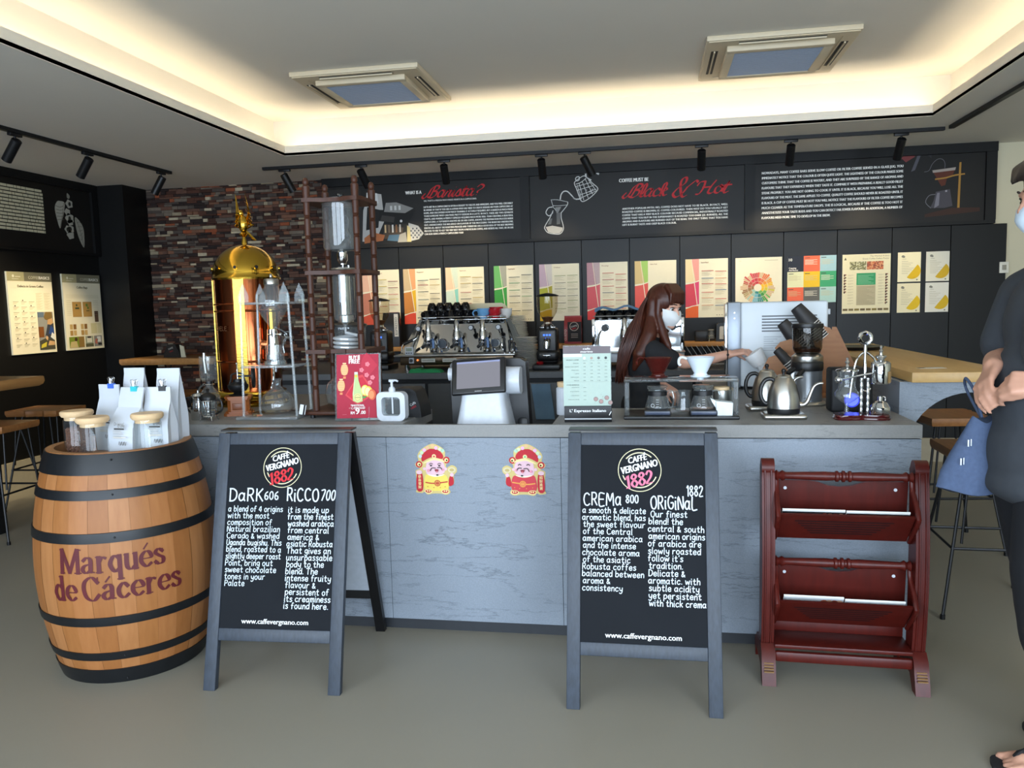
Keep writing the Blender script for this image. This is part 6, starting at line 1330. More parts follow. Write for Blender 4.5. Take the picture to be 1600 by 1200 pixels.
o = p.build('data_label', None, t, smooth=0); o.matrix_local = Mx(((1, 0, 0, -.08), (0, 0, -1, -.1602), (0, 1, 0, .285), (0, 0, 0, 1)))
for sx in (-.18, .22):
    for sy in (-.13, .21):
        b = MB(); b.cyl((sx, sy, 0), (sx, sy, .016), .014, n=12); b.build('foot', BLACKP, t)
cup_stack((.742, 4.33, 1.352), (.62, .0, -.78), 8, ('upper stack of cups in the organiser, its topmost cup', 'ringed cup within the upper stack of the organiser'), r=.046, L_=.115)
cup_stack((.664, 4.27, 1.275), (.62, .0, -.78), 6, ('lower stack of cups in the organiser, its topmost cup', 'ringed cup within the lower stack of the organiser'), r=.043, L_=.11)
cup_stack((.615, 4.12, 1.145), (.66, .0, -.75), 5, ('small printed cup at the front slot of the organiser', 'cup stacked under the small printed cup of the organiser'), r=.03, L_=.08)
# ================================================================ back counter and what stands on it
GREYCAB = mat('cabinet_grey', '#4b4d50', .5, var=.12, scale=9, stretch=(1, 1, 4)); DARK = mat('recess_dark', '#141518', .6)
t = thing('back_counter', 'grey cabinet counter along the back wall, under the espresso machines', 'counter', (0, 0, 0))
b = MB(); b.box(-3.0, 1.15, 5.76, 7.08, .862, CT); b.build('worktop', mat('back_top', '#55575a', .45, var=.12, scale=60), t)
b = MB(); b.box(-2.98, 1.13, 5.82, 7.05, .08, .862); b.build('carcass', DARK, t)
xs = [-2.98, -2.4, -1.68, -.62, -.36, .3, 1.13]
for a, c in zip(xs[:-1], xs[1:]):
    b = MB(); b.rbox(a+.012, c-.012, 5.79, 5.822, .1, .825, .003); b.build('door', GREYCAB, t)
b = MB(); b.box(-2.98, 1.13, 5.85, 7.0, 0, .08); b.build('plinth', DARK, t)
b = MB(); b.rbox(-2.95, .95, 6.86, 7.095, 1.012, 1.05, .004)
t2 = thing('ledge_shelf', 'long pale wood ledge shelf fixed to the back wall', 'shelf', (0, 0, 0)); b.build('board', mat('ledge_oak', '#a8763e', .5, scale=6, stretch=(.6, 8, 8), col2='#c08c52'), t2)
for x in (-2.7, -1.7, -.7, .4):
    b = MB(); b.box(x, x+.02, 6.9, 7.09, CT, 1.012); b.build('bracket', BLACK, t2)
CUPB = mat('black_glazed_cup', '#0f0f11', .12, spec=.6)
def cup(loc, rz, m, label, group=None, flip=False, sc=1.):
    t = thing('espresso_cup', label, 'cup', loc, rz, group); t.scale = (sc,)*3
    b = MB(); pr_ = [(0, .002), (.017, .0), (.02, .004), (.03, .02), (.035, .04), (.036, .056), (.0335, .056), (.032, .04), (.026, .018), (0, .008)]
    if flip: pr_ = [(r, .056-z) for r, z in pr_]
    b.lathe(pr_, 20); b.build('bowl', m, t)
    b = MB(); b.torus((.042, 0, .03), .016, .0042, 'y', 16, 6); b.build('handle', m, t)
    return t
def group_head(x, y, z, m_h, par, blue=True):
    b = MB(); b.cyl((x, y, z+.01), (x, y-.09, z+.01), .032, n=16); b.tube([(x, y-.09, z-.045), (x, y-.09, z-.03), (x, y-.09, z+.01), (x, y-.09, z+.03), (x, y-.09, z+.055), (x, y-.09, z+.06), (x, y-.09, z+.12), (x, y-.09, z+.135)], [.035, .038, .036, .03, .028, .022, .018, .008], 18); gh = b.build('brew_group', CHROME, par)
    b = MB(); b.tube([(x, y-.11, z-.05), (x, y-.13, z-.052), (x, y-.19, z-.06), (x, y-.26, z-.07)], [.012, .013, .015, .012], 12); b.ball((x, y-.26, z-.07), .013, 10, 8); b.build('portafilter_handle', BLACKP, gh)
    b = MB(); b.lathe([(.0, z-.085), (.02, z-.085), (.034, z-.07), (.035, z-.045), (0, z-.045)], 18, c=(x, y-.09, 0)); b.tube(cr([(x-.014, y-.09, z-.085), (x-.016, y-.1, z-.105)], 2), .006, 8); b.tube([(x+.014, y-.09, z-.085), (x+.016, y-.1, z-.105)], .006, 8); b.build('portafilter', CHROME, gh)
    if blue: b = MB(); b.tube([(x+.04, y-.10, z-.01), (x+.048, y-.13, z-.03), (x+.05, y-.135, z-.085)], [.006, .011, .009], 10); b.build('lever', mat('blue_grip', '#5f83b8', .3), gh)
    return gh
# --- large espresso machine
EX, EY = -1.49, 6.22
t = thing('espresso_machine', 'large three-group chrome espresso machine with coloured cups on top', 'espresso machine', (EX, EY, CT))
for sx in (-.4, .4):
    for sy in (-.22, .2):
        b = MB(); b.cyl((sx, sy, 0), (sx, sy, .05), .022, n=14); b.build('foot', CHROME, t)
b = MB(); b.rbox(-.45, .45, -.25, .25, .045, .118, .006); b.build('base_housing', mat('bronze_steel', '#6a5a48', .22, .9, var=.1), t)
b = MB(); b.rbox(-.475, .475, -.33, .25, .116, .130, .004); b.build('drip_tray', STEEL, t)
b = MB(); b.add([(-.415, -.05, .13), (.415, -.05, .13), (.335, .05, .385), (-.335, .05, .385), (-.415, .2, .13), (.415, .2, .13), (.335, .2, .385), (-.335, .2, .385)], [[0, 1, 2, 3], [4, 7, 6, 5], [0, 4, 5, 1], [1, 5, 6, 2], [2, 6, 7, 3], [3, 7, 4, 0]]); b.build('chrome_panel', CHROME, t)
CRM = mat('cream_enamel', '#cfc39a', .3, var=.04)
for s in (-1, 1):
    b = MB(); b.add([(s*.42, -.12, .13), (s*.475, -.16, .13), (s*.35, .02, .405), (s*.335, .02, .4), (s*.42, .24, .13), (s*.47, .24, .13), (s*.35, .24, .405), (s*.335, .24, .4)], [[0, 1, 2, 3], [4, 7, 6, 5], [0, 4, 5, 1], [1, 5, 6, 2], [2, 6, 7, 3], [3, 7, 4, 0]]); b.build('side_panel', STEEL if s < 0 else CHROME, t)
b = MB(); b.prism([(-.375, .38), (.375, .38), (.37, .42), (.31, .50), (.28, .515), (-.28, .515), (-.31, .50), (-.36, .42)], .225, .24, 'xz'); b.build('rear_hood', CRM, t)
b = MB(); b.rbox(-.36, .36, .0, .23, .385, .393, .003); b.tube([(-.36, -.02, .41), (.36, -.02, .41)], .004, 8); b.build('cup_rail', CHROME, t)
for x in (-.25, -.02, .19): group_head(x, -.03, .255, BLACKP, t)
for x, z, r in ((-.15, .20, .042), (.28, .20, .036)):
    b = MB(); y = -.045; b.tube([(x, y, z), (x, y-.03, z)], [r, r], 24); b.m(CHROME); g = b.build('gauge', CHROME, t)
    b = MB(); b.tube([(x, y-.0305, z), (x, y-.032, z)], r*.82, 24); b.build('gauge_face', mat('gauge_face', '#3c4650' if x < 0 else '#d8dcdf', .3), g)
for x in (-.34, .09, .31):
    b = MB(); b.cyl((x, -.0, .325), (x, -.07, .325), .010, n=10); b.tube([(x, -.07, .325), (x, -.095, .325)], [.024, .022], 10); b.m(WHITEP); b.tube([(x, -.0955, .325), (x, -.097, .325)], .016, 16)
    b.mats = [BLACKP, WHITEP]; b.mi = [0]*(len(b.f)-18)+[1]*18; b.build('valve_knob', None, t)
b = MB(); b.tube(cr([(-.34, -.06, .30), (-.35, -.1, .26), (-.41, -.14, .22), (-.45, -.16, .2), (-.46, -.17, .15), (-.45, -.18, .132)], 5), .006, 8); b.build('steam_wand', CHROME, t)
b = MB(); b.tube([(-.38, -.12, .235), (-.45, -.155, .208)], .012, 10); b.build('wand_grip', BLACKP, t)
b = MB(); b.tube(cr([(.31, -.06, .30), (.33, -.1, .26), (.34, -.12, .2), (.35, -.12, .15)], 5), .006, 8); b.build('hot_water_spout', CHROME, t)
b = MB(); b.rbox(-.375, -.335, -.256, -.25, .06, .105, .002); k_ = b.build('switch_plate', WHITEP, t)
b = MB(); b.cyl((-.355, -.256, .082), (-.355, -.27, .082), .013, n=14); b.build('switch_knob', BLACKP, k_)
b = MB(); b.cyl((-.305, -.252, .085), (-.305, -.258, .085), .008, n=12); b.build('pilot_light', glow('orange_pilot', '#ff8a4a', 1.5), t)
for x in (-.22, -.05):
    p = Print(); p.rect(-.055, -.014, .055, .014, '#d8d4c8'); p.up()
    for k in range(8): p.rect(-.046+k*.0115, -.005, -.040+k*.0115, .004, '#6a665c')
    o = p.build('badge', None, t, smooth=0); o.matrix_local = Mx(((1, 0, 0, x), (0, 0, -1, -.2512), (0, 1, 0, .082), (0, 0, 0, 1)))
t = thing('kitchen_timer', 'small white timer standing on the left of the large espresso machine', 'timer', (EX-.355, EY-.30, CT+.13))
b = MB(); b.rbox(-.033, .033, -.01, .012, 0, .062, .004); b.build('case', WHITEP, t)
b = MB(); b.box(-.024, .024, -.0112, -.0098, .028, .053); b.build('display', mat('lcd_grey', '#7f8a74', .3), t)
for k in (-1, 0, 1):
    b = MB(); b.rbox(k*.018-.006, k*.018+.006, -.0125, -.009, .010, .018, .001); b.build('button', BLACKP, t)
cz = CT+.3925; r_ = random.Random(11)
for i in range(14):
    row = i % 2; x = -.305+.068*(i//2)+.03*row; cup((EX+x, EY+.05+.09*row, cz), r_.uniform(-150, -60), CUPB, 'black glazed cup in the crowded row on the large espresso machine', 'black cups on the large espresso machine', flip=(i % 3 == 0), sc=1.3)
for x in (-.27, -.2, -.13, -.06, .01): cup((EX+x, EY+.09, cz+.0735), -70, CUPB, 'black glazed cup stacked on other black cups on the large espresso machine', 'stacked black cups on the large espresso machine', flip=True, sc=1.1)
cup((EX+.17, EY+.03, cz), 195, mat('blue_cup', '#6fa8d8', .2), 'sky blue cup on top of the large espresso machine', sc=1.45)
cup((EX+.262, EY+.03, cz), 200, mat('red_cup', '#b8202c', .2), 'red cup in front of another red cup on the large espresso machine', sc=1.35)
cup((EX+.25, EY+.155, cz), 170, mat('red_cup', '#b8202c', .2), 'taller red cup standing behind the other red cup', sc=1.6)
cup((EX+.345, EY+.09, cz), 195, mat('white_cup', '#e0e0dc', .2), 'white cup at the right end of the cups on the large espresso machine', sc=1.35)
for i, x in enumerate((.40, .435, .465)):
    t = thing('tamper', ['tall dark handled tamper left of the three beside the large espresso machine', 'dark handled tamper, middle of the three on the tray', 'short tamper at the right end of the tray'][i], 'tamper', (EX+x-.01, EY-.28+.03*i, CT+.13), 0, 'tampers on the machine tray')
    b = MB(); b.lathe([(0, 0), (.016, 0), (.016, .012), (.008, .018), (0, .02)], 18); b.build('foot', CHROME, t)
    b = MB(); b.lathe([(.007, .018), (.010, .04), (.009, .09-.02*i), (.012, .11-.02*i), (.008, .12-.02*i), (0, .122-.02*i)], 14); b.build('grip', BLACKP, t)
b = MB(); r0 = [(-.02, 0), (.0, .03), (.03, .026), (.05, .034), (.09, .022), (.16, .028), (.22, .018), (.24, .0)]
b.prism(r0, -.04, .05, 'xz'); tag(b.build('green_cloth', mat('green_cloth', '#1f8a52', .8, bump=.4), loc=(EX-.31, 5.83, CT)), 'folded bright green cloth under the large espresso machine', 'cloth')
# --- small espresso machine
FX, FY = -.10, 6.2
t = thing('espresso_machine', 'smaller chrome espresso machine with white base, partly hidden by the woman', 'espresso machine', (FX, FY, CT))
for sx in (-.3, .3):
    for sy in (-.2, .2):
        b = MB(); b.cyl((sx, sy, 0), (sx, sy, .055), .02, n=12); b.build('foot', CHROME, t)
b = MB(); b.rbox(-.34, .34, -.26, .24, .05, .12, .008); b.build('base_housing', WHITEP, t)
b = MB(); b.rbox(-.345, .345, -.3, .24, .119, .128, .004); b.build('drip_tray', STEEL, t)
b = MB(); b.box(-.32, .32, .0, .22, .128, .355); b.build('chrome_panel', CHROME, t)
for s in (-1, 1):
    b = MB(); x0, x1 = sorted((s*.345, s*.322)); b.rbox(x0, x1, -.12, .24, .128, .372, .005); b.build('side_panel', CHROME, t)
b = MB(); b.rbox(-.34, .34, -.02, .24, .355, .363, .003); b.tube([(-.34, -.02, .39), (.34, -.02, .39)], .004, 8); b.build('cup_rail', CHROME, t)
for x in (-.10, .13): group_head(x, .0, .24, BLACKP, t, False)
for x in (-.25, .26):
    b = MB(); b.cyl((x, 0, .30), (x, -.06, .30), .010, n=10); b.tube([(x, -.06, .30), (x, -.085, .30)], [.03, .026], 8); b.build('valve_knob', BLACKP, t)
b = MB(); b.tube([(-.24, 0, .19), (-.24, -.02, .19)], .04, 24); b.build('gauge', CHROME, t)
b = MB(); b.tube(cr([(-.28, -.05, .28), (-.3, -.08, .24), (-.31, -.1, .17), (-.30, -.1, .14)], 4), .005, 8); b.build('steam_wand', CHROME, t)
b = MB(); b.tube(cr([(.28, -.05, .29), (.32, -.08, .30), (.34, -.1, .27), (.335, -.1, .14)], 4), .005, 8); b.build('hot_water_spout', BLACK, t)
for i in range(12): cup((FX-.29+.072*(i//2)+.02*(i % 2), FY+.05+.09*(i % 2), CT+.3635), r_.uniform(0, 360), CUPB, 'black glazed cup in the row on the smaller espresso machine', 'black cups on the smaller espresso machine', flip=(i % 2 == 0), sc=1.25)
b = MB(); n = 16
top = [(-.33+.45*i/n, .448+.014*sin(i*.9)+.012*sin(pi*i/n)) for i in range(n+1)]
b.prism(top+[(x, z-.016-.012*(i in (0, 1, n))) for i, (x, z) in list(enumerate(top))[::-1]], .0, .19, 'xz')
tag(b.build('blue_towel', mat('blue_towel', '#5f7f9e', .9, bump=.5), loc=(FX, FY, CT)), 'blue towel laid over the cups on the smaller espresso machine', 'towel')
# --- grinders
def grinder(x, y, label, beans=True):
    t = thing('espresso_grinder', label, 'coffee grinder', (x, y, CT), 0, 'black espresso grinders')
    b = MB(); b.rbox(-.105, .105, -.15, .12, 0, .045, .012); b.build('base', BLACKP, t)
    b = MB(); b.rbox(-.075, .075, -.055, .10, .045, .31, .018, 3); b.rbox(-.085, .085, -.07, .11, .06, .15, .03, 3); b.build('body', BLACKP, t)
    b = MB(); b.box(-.05, .05, -.058, -.0555, .245, .285); b.build('display', mat('display_black', '#0a0a10', .2), t)
    for k in (-1, 0, 1):
        b = MB(); b.box(k*.022-.007, k*.022+.007, -.0595, -.0575, .255, .268); b.build('blue_segment', glow('blue_digit', '#3a6aff', 3), t)
    b = MB(); b.tube([(0, -.055, .215), (0, -.085, .20), (0, -.09, .16)], [.03, .026, .02], 16); b.rbox(-.03, .03, -.11, -.06, .105, .115, .003); b.rbox(-.008, .008, -.1, -.07, .09, .115, .003); b.build('chute', CHROME, t)
    b = MB(); b.lathe([(.03, .31), (.035, .325), (.05, .33), (.03, .345), (.026, .36)], 20); b.rbox(-.06, .06, -.02, .02, .315, .322, .002); b.build('hopper_collar', CHROME, t)
    b = MB(); b.lathe([(.026, .355), (.036, .375), (.07, .43), (.08, .48), (.08, .555)], 28); b.build('hopper', glass('hopper_glass', '#e8e2d4', .03, 1.5), t)
    b = MB(); b.lathe([(.086, .552), (.088, .558), (.06, .568), (.01, .578), (0, .578)], 28); b.build('hopper_lid', BLACKP, t)
    if beans: b = MB(); b.lathe([(0, .356), (.024, .358), (.034, .376), (.045, .395), (0, .402)], 20); b.build('coffee_beans', BEAN, t)
    b = MB(); b.lathe([(0, .046), (.026, .046), (.028, .06), (.02, .066), (0, .068)], 16, c=(-.05, -.11, 0)); b.build('red_tamper', mat('red_metal', '#b82028', .2, .6), t)
grinder(-.775, 6.02, 'black grinder with blue display and glass hopper at the centre of the back counter')
grinder(-2.17, 6.2, 'black grinder with blue display seen behind the tall wooden dripper')
# --- plates
PL = mat('white_porcelain', '#dcdad4', .3)
def plate(loc, r, label, group):
    b = MB(); b.lathe([(0, .001), (r*.55, .001), (r*.6, .0), (r, .0055), (r, .0072), (r*.62, .003), (0, .003)], 24)
    return tag(b.build('plate', PL, loc=loc), label, 'plate', group)
p0 = plate((-.955, 6.08, CT), .088, 'white plate in the front stack beside the large espresso machine', 'plates in the front stack')
for i in range(1, 23): c = p0.copy(); COL.objects.link(c); c.location = (-.955+r_.uniform(-.003, .003), 6.08+r_.uniform(-.003, .003), CT+.0108*i)
p0 = plate((-1.035, 6.42, CT), .075, 'white saucer in the tall rear stack close to the large espresso machine', 'saucers in the rear stack')
for i in range(1, 38): c = p0.copy(); COL.objects.link(c); c.location = (-1.035+r_.uniform(-.004, .004)-.0012*i, 6.42, CT+.0108*i)
# --- drying rack of black plates
t = thing('drying_rack', 'steel wire drying rack of black plates behind the white dripper', 'drying rack', (.45, 6.15, CT))
b = MB()
for z in (.02, .05):
    b.tube([(-.2, -.12, z), (.2, -.12, z), (.2, .12, z), (-.2, .12, z)], .004, 6, closed=True)
for k in range(12): x = -.18+.033*k; b.tube([(x, -.12, .02), (x, .12, .02)], .002, 5); b.tube([(x, .05, .02), (x+.01, .05, .08)], .002, 5)
for sx in (-.2, .2):
    for sy in (-.12, .12): b.tube([(sx, sy, 0), (sx, sy, .06)], .005, 6)
b.build('wire_frame', CHROME, t)
BPL = mat('black_plate', '#151517', .2)
for k in range(9):
    b = MB(); b.at((.29+.038*k, 6.14, CT+.082), (0, 58, 0)); b.m(BPL); b.lathe([(0, .001), (.045, .001), (.078, .008), (.078, .010), (.045, .004), (0, .004)], 24); b.m(WHITEP); b.torus((0, 0, .0095), .078, .0016, n=24, k=5)
    tag(b.build('black_plate', None), 'black plate with pale rim leaning in the wire drying rack', 'plate', 'black plates in the drying rack')
b = MB(); n = 10
prof = [(5.735-.006*sin(i*.8), .82-.026*i) for i in range(n+1)]
b.prism(prof+[(y+.008, z) for y, z in prof[::-1]], -.07, .07, 'yz')
for v in b.v: v.x += (.82-v.z)*.12
b.prism([(5.73, .812), (5.85, .905), (5.85, .912), (5.725, .826)], -.07, .07, 'yz') if False else None
tag(b.build('hanging_towel', mat('blue_grey_towel', '#4f6678', .9, scale=8, col2='#6a8aa4', bump=.5), loc=(-.80, 0, 0)), 'blue grey towel hanging from the edge of the back counter', 'towel')
# --- things on the wooden ledge
def cbag(x, y, w, h, m, label, panel):
    t = thing('coffee_bag', label, 'bag', (x, y, 1.05))
    b = MB(); b.ring([[V((-w/2*k, -.035*q, z)), V((w/2*k, -.035*q, z)), V((w/2*k*.96, 0, z)), V((w/2*k, .035*q, z)), V((-w/2*k, .035*q, z)), V((-w/2*k*.96, 0, z))] for z, k, q in ((0, .98, 1), (h*.1, 1, 1.05), (h*.5, 1.02, 1.1), (h*.8, 1, .7), (h*.93, 1, .1), (h, 1, .08))]); b.build('bag_body', m, t)
    p = Print(); panel(p, w, h); o = p.build('printed_front', None, t, smooth=0); o.matrix_local = Mx(((1, 0, 0, 0), (0, 0, -1, -.041), (0, 1, 0, 0), (0, 0, 0, 1)))
def pan_r(p, w, h):
    p.rect(-w*.30, h*.08, w*.5, h*.78, '#1c1517'); p.up(); p.disc(w*.08, h*.62, w*.26, '#c8b8a8', r0=w*.23); p.text(w*.08, h*.60, .02, 'CAFFÈ', '#d8d8d4', al='c', w=w*.36, rot=.2); p.text(w*.08, h*.52, .02, '1882', '#c8303a', al='c', w=w*.3, rot=.2)
    p.text(-w*.36, h*.12, .028, 'GUSTO', '#d8c8b8', rot=pi/2, w=h*.4)
    for k in range(3): p.rect(-w*.1, h*(.34-.06*k), w*.3, h*(.36-.06*k), '#9a8f88')
def pan_b(p, w, h):
    p.rect(w*.22, h*.3, w*.46, h*.96, '#d8d6d0'); p.up(); p.text(w*.4, h*.36, .03, 'ESPRESSO', '#2a2a2a', rot=pi/2, w=h*.5); p.rect(-w*.3, h*.1, w*.1, h*.3, '#2c2b2e')
cbag(-.672, 6.96, .15, .245, mat('red_foil', '#8f1e26', .35), 'red and black coffee bag on the wooden ledge, right of the centre grinder', pan_r)
cbag(-2.325, 6.96, .16, .31, mat('black_foil', '#17171a', .35), 'black coffee bag with a white side label at the left of the ledge', pan_b)
t = thing('napkin_dispenser', 'black napkin dispenser with pale front, on the ledge left of the white appliance', 'napkin box', (.60, 6.95, 1.05))
b = MB(); b.prism([(-.062, 0), (.062, 0), (.056, .14), (.04, .155), (-.04, .155), (-.056, .14)], -.05, .05, 'xz'); b.build('case', BLACKP, t)
b = MB(); b.prism([(-.034, .02), (.034, .02), (.032, .12), (.026, .128), (-.026, .128), (-.032, .12)], -.053, -.05, 'xz'); b.build('front_plate', mat('pale_plate', '#c4beb2', .4), t)
p = Print(); p.disc(0, 0, .011, '#77726a', r0=.009); o = p.build('emblem', None, t, smooth=0); o.matrix_local = Mx(((1, 0, 0, 0), (0, 0, -1, -.0535), (0, 1, 0, .04), (0, 0, 0, 1)))
t = thing('black_box', 'small black box with white writing on the ledge, beside a glass beaker', 'box', (.425, 6.98, 1.05))
b = MB(); b.rbox(-.055, .055, -.04, .04, 0, .09, .004); b.build('carton', BLACKP, t)
t = thing('glass_beaker', 'small glass beaker on a wire stand, on the ledge beside the black box', 'beaker', (.50, 6.92, 1.05))
b = MB(); b.lathe([(.028, .1), (.022, .09), (.024, .075), (.034, .03), (.03, .022), (0, .02)], 20); b.build('glass_body', GLASS, t)
b = MB()
for k in range(3): a = k*2.094; b.tube([(.042*cos(a), .042*sin(a), 0), (.03*cos(a), .03*sin(a), .03), (.03*cos(a), .03*sin(a), .05)], .003, 6)
b.torus((0, 0, .05), .03, .003); b.torus((0, 0, .098), .028, .003); b.build('wire_stand', CHROME, t)
b = MB(); b.rbox(-.1, .1, -.05, .04, 0, .02, .008); tag(b.build('red_tray', mat('red_plastic', '#b02026', .4), loc=(.33, 6.62, CT)), 'small red tray lying below the ledge at right of the woman', 'tray')
# ================================================================ tables and stools
SLAB = mat('live_edge_wood', '#8a5c30', .45, scale=5, stretch=(8, .7, 8), col2='#b98a52', spec=.5)
SEATW = mat('stool_seat_wood', '#7a4c28', .45, scale=7, stretch=(1, 7, 7), col2='#a8723e')
BARW = mat('pale_oak_top', '#b08a52', .4, scale=4, stretch=(8, .6, 8), col2='#c9a468', spec=.5)
def slab(b, x0, x1, y0, y1, z0, z1, live, seed=1):
    r_ = random.Random(seed); n = 14; L_ = []
    for i in range(n+1): L_.append((x0+(x1-x0)*i/n, y0+(r_.uniform(-.012, .012) if 'f' in live else 0)))
    for i in range(n+1): L_.append((x1+(r_.uniform(-.012, .012) if 'r' in live else 0), y0+(y1-y0)*(i+.5)/(n+1)))
    for i in range(n+1): L_.append((x1-(x1-x0)*i/n, y1))
    k = .985; cx, cy = (x0+x1)/2, (y0+y1)/2
    sh = lambda q: [V((cx+(x-cx)*q, cy+(y-cy)*q, 0)) for x, y in L_]
    b.ring([[V((v.x, v.y, z)) for v in sh(q)] for q, z in ((.965, z0), (.99, z0+.012), (1, (z0+z1)/2), (.997, z1-.005), (.99, z1))])
t = thing('live_edge_table', 'high live-edge wooden table at the far left, in front of the two posters', 'table', (-4.62, 4.0, 0))
b = MB(); slab(b, -.45, .50, -1.2, .82, .935, 1.0, 'r', 3); b.build('tabletop', SLAB, t)
for x, y in ((.40, .42), (-.38, .42), (.40, -1.0), (-.38, -1.0)):
    b = MB(); b.rbox(x-.045, x+.045, y-.03, y+.03, 0, .936, .004); b.build('leg', BLACK, t)
t = thing('live_edge_table', 'high live-edge wooden table against the stone wall, carrying a napkin box', 'table', (-4.3, 6.78, 0))
b = MB(); slab(b, -.47, .47, -.28, .27, .945, 1.0, 'f', 8); b.build('tabletop', SLAB, t)
for x in (-.3, .3):
    for y in (-.2, .2):
        b = MB(); b.tube([(x-.03, y, .946), (x*1.1, y*1.1, .0), (x+.03, y, .946)], .006, 8); b.build('hairpin_leg', BLACK, t)
t = thing('napkin_dispenser', 'black napkin dispenser with a white card, on the high table at the stone wall', 'napkin box', (-4.36, 6.73, 1.0))
b = MB(); b.prism([(-.085, 0), (.075, 0), (.07, .05), (.04, .12), (-.04, .12), (-.075, .05)], -.05, .05, 'xz'); b.build('case', BLACKP, t)
p = Print(); p.text(-.03, .07, .02, 'CAFFÈ', '#d0d0cc', w=.05, rot=.3); p.text(-.02, .045, .018, '1882', '#a02028', w=.04, rot=.3); o = p.build('lettering', None, t, smooth=0); o.matrix_local = Mx(((1, 0, 0, 0), (0, 0, -1, -.0505), (0, 1, 0, 0), (0, 0, 0, 1)))
b = MB(); b.prism([(.08, 0), (.125, 0), (.11, .10), (.07, .115)], -.03, -.02, 'xz'); b.build('card', mat('card_white', '#c9c2a8', .6), t)
def stool(x, y, rz, h, label, w=.40, d=.34):
    t = thing('bar_stool', label, 'stool', (x, y, 0), rz, 'wood seat bar stools')
    b = MB(); r_ = random.Random(int(x*100)); slab(b, -w/2, w/2, -d/2, d/2, h-.042, h, 'f', 5); b.build('seat', SEATW, t)
    for sx in (-1, 1):
        for sy in (-1, 1):
            tx, ty, fx, fy = sx*(w/2-.07), sy*(d/2-.06), sx*(w/2+.02), sy*(d/2+.05)
            b = MB(); b.tube([(tx-.025*sx, ty, h-.042), (fx, fy, .008)], .0075, 8); b.tube([(tx+.03*sx, ty, h-.042), (tx+.045*sx, ty+.03*sy, h*.45)], .006, 8); b.tube([(fx, fy, 0), (fx, fy, .02)], .011, 10); b.build('leg', BLACK, t)
    b = MB(); f = .30; k = lambda sx, sy: (sx*((w/2-.095)+(.115)*(1-f/h)), sy*((d/2-.06)+.11*(1-f/h)), f)
    b.tube([k(-1, -1), k(1, -1), k(1, 1), k(-1, 1)], .0065, 8, closed=True); b.build('foot_ring', BLACK, t)
    return t
stool(-4.17, 4.40, 4, .73, 'wood seat bar stool nearest the barrel, at the left table')
stool(-4.42, 5.16, 4, .73, 'wood seat bar stool behind the nearest one, at the left table')
stool(-4.12, 6.25, 0, .73, 'wood seat bar stool at the stone wall table, seen between the white bags')
stool(1.46, 3.80, 88, .72, 'wood seat bar stool beside the counter corner, the nearer one under the oak bar')
stool(1.62, 4.72, 95, .74, 'wood seat bar stool behind the nearer one under the oak bar')
# --- oak bar ledge at right
t = thing('oak_bar_table', 'high pale oak bar top on a grey stone panel with an arched opening', 'table', (0, 0, 0))
b = MB(); b.rbox(1.055, 1.46, 3.485, 5.74, 1.04, 1.082, .003); b.build('tabletop', BARW, t)
b = MB(); ar = [(1.30+.25*cos(rad(a)), .745+.25*sin(rad(a))) for a in range(180, 61, -8)]
b.prism([(1.018, 0), (1.05, 0)]+ar+[(1.45, .99), (1.45, 1.04), (1.018, 1.04)], 3.52, 3.56, 'xz'); b.build('arched_panel', STONE, t)
b = MB(); b.box(1.018, 1.04, 3.56, 5.7, 0, 1.04); b.build('side_panel', STONE, t)
b = MB(); b.box(1.04, 1.44, 5.68, 5.70, 0, 1.04); b.build('end_panel', STONE, t)
b = MB(); b.lathe([(0, 0), (.13, 0), (.14, .012), (.145, .02), (.13, .018), (0, .006)], 28); tag(b.build('round_tray', BLACKP, loc=(1.22, 5.05, 1.082)), 'round black tray on the oak bar top behind the balance syphon', 'tray')
p = Print(); p.m(ink('#d8d6cc')); p.box(0, .11, 0, .05, -.001, 0); p.up(); p.rect(-.0, .012, .03, .04, '#55544e')
o = place(p.build('paper_card', None, smooth=0), (1.14, 3.66, 1.0832), (1, .1, 0), (-.1, 1, 0)); tag(o, 'small paper card lying on the oak bar top near its corner', 'card')
# ================================================================ people
def fuse(name, caps, m, parent, voxel=.006, smooth=4):
    """One continuous skin grown round tapered limbs and rounded masses."""
    b = MB()
    for c in caps:
        if c[0] == 'c':
            _, p0, r0, p1, r1 = c; p0, p1 = V(p0), V(p1)
            b.tube([p0, p1], [r0, r1], 16); b.ball(p0, r0, 14, 9); b.ball(p1, r1, 14, 9)
        else:
            _, p0, r, rot = c; b.at(p0, rot); b.ball((0, 0, 0), r, 24, 16); b.at()
    o = b.build('tmp', m, smooth=0)
    md = o.modifiers.new('r', 'REMESH'); md.mode = 'VOXEL'; md.voxel_size = voxel
    bpy.context.view_layer.update()
    me = bpy.data.meshes.new_from_object(o.evaluated_get(bpy.context.evaluated_depsgraph_get()))
    old = o.data; bpy.data.objects.remove(o); bpy.data.meshes.remove(old)
    bm = bmesh.new(); bm.from_mesh(me)
    for _ in range(smooth): bmesh.ops.smooth_vert(bm, verts=bm.verts, factor=.5, use_axis_x=True, use_axis_y=True, use_axis_z=True)
    bm.to_mesh(me); bm.free(); me.name = name
    me.materials.clear(); me.materials.append(m)
    for p in me.polygons: p.use_smooth = True
    o = bpy.data.objects.new(name, me); COL.objects.link(o); o.parent = parent
    return o
def chain(pts, rs): return [('c', pts[i], rs[i], pts[i+1], rs[i+1]) for i in range(len(pts)-1)]
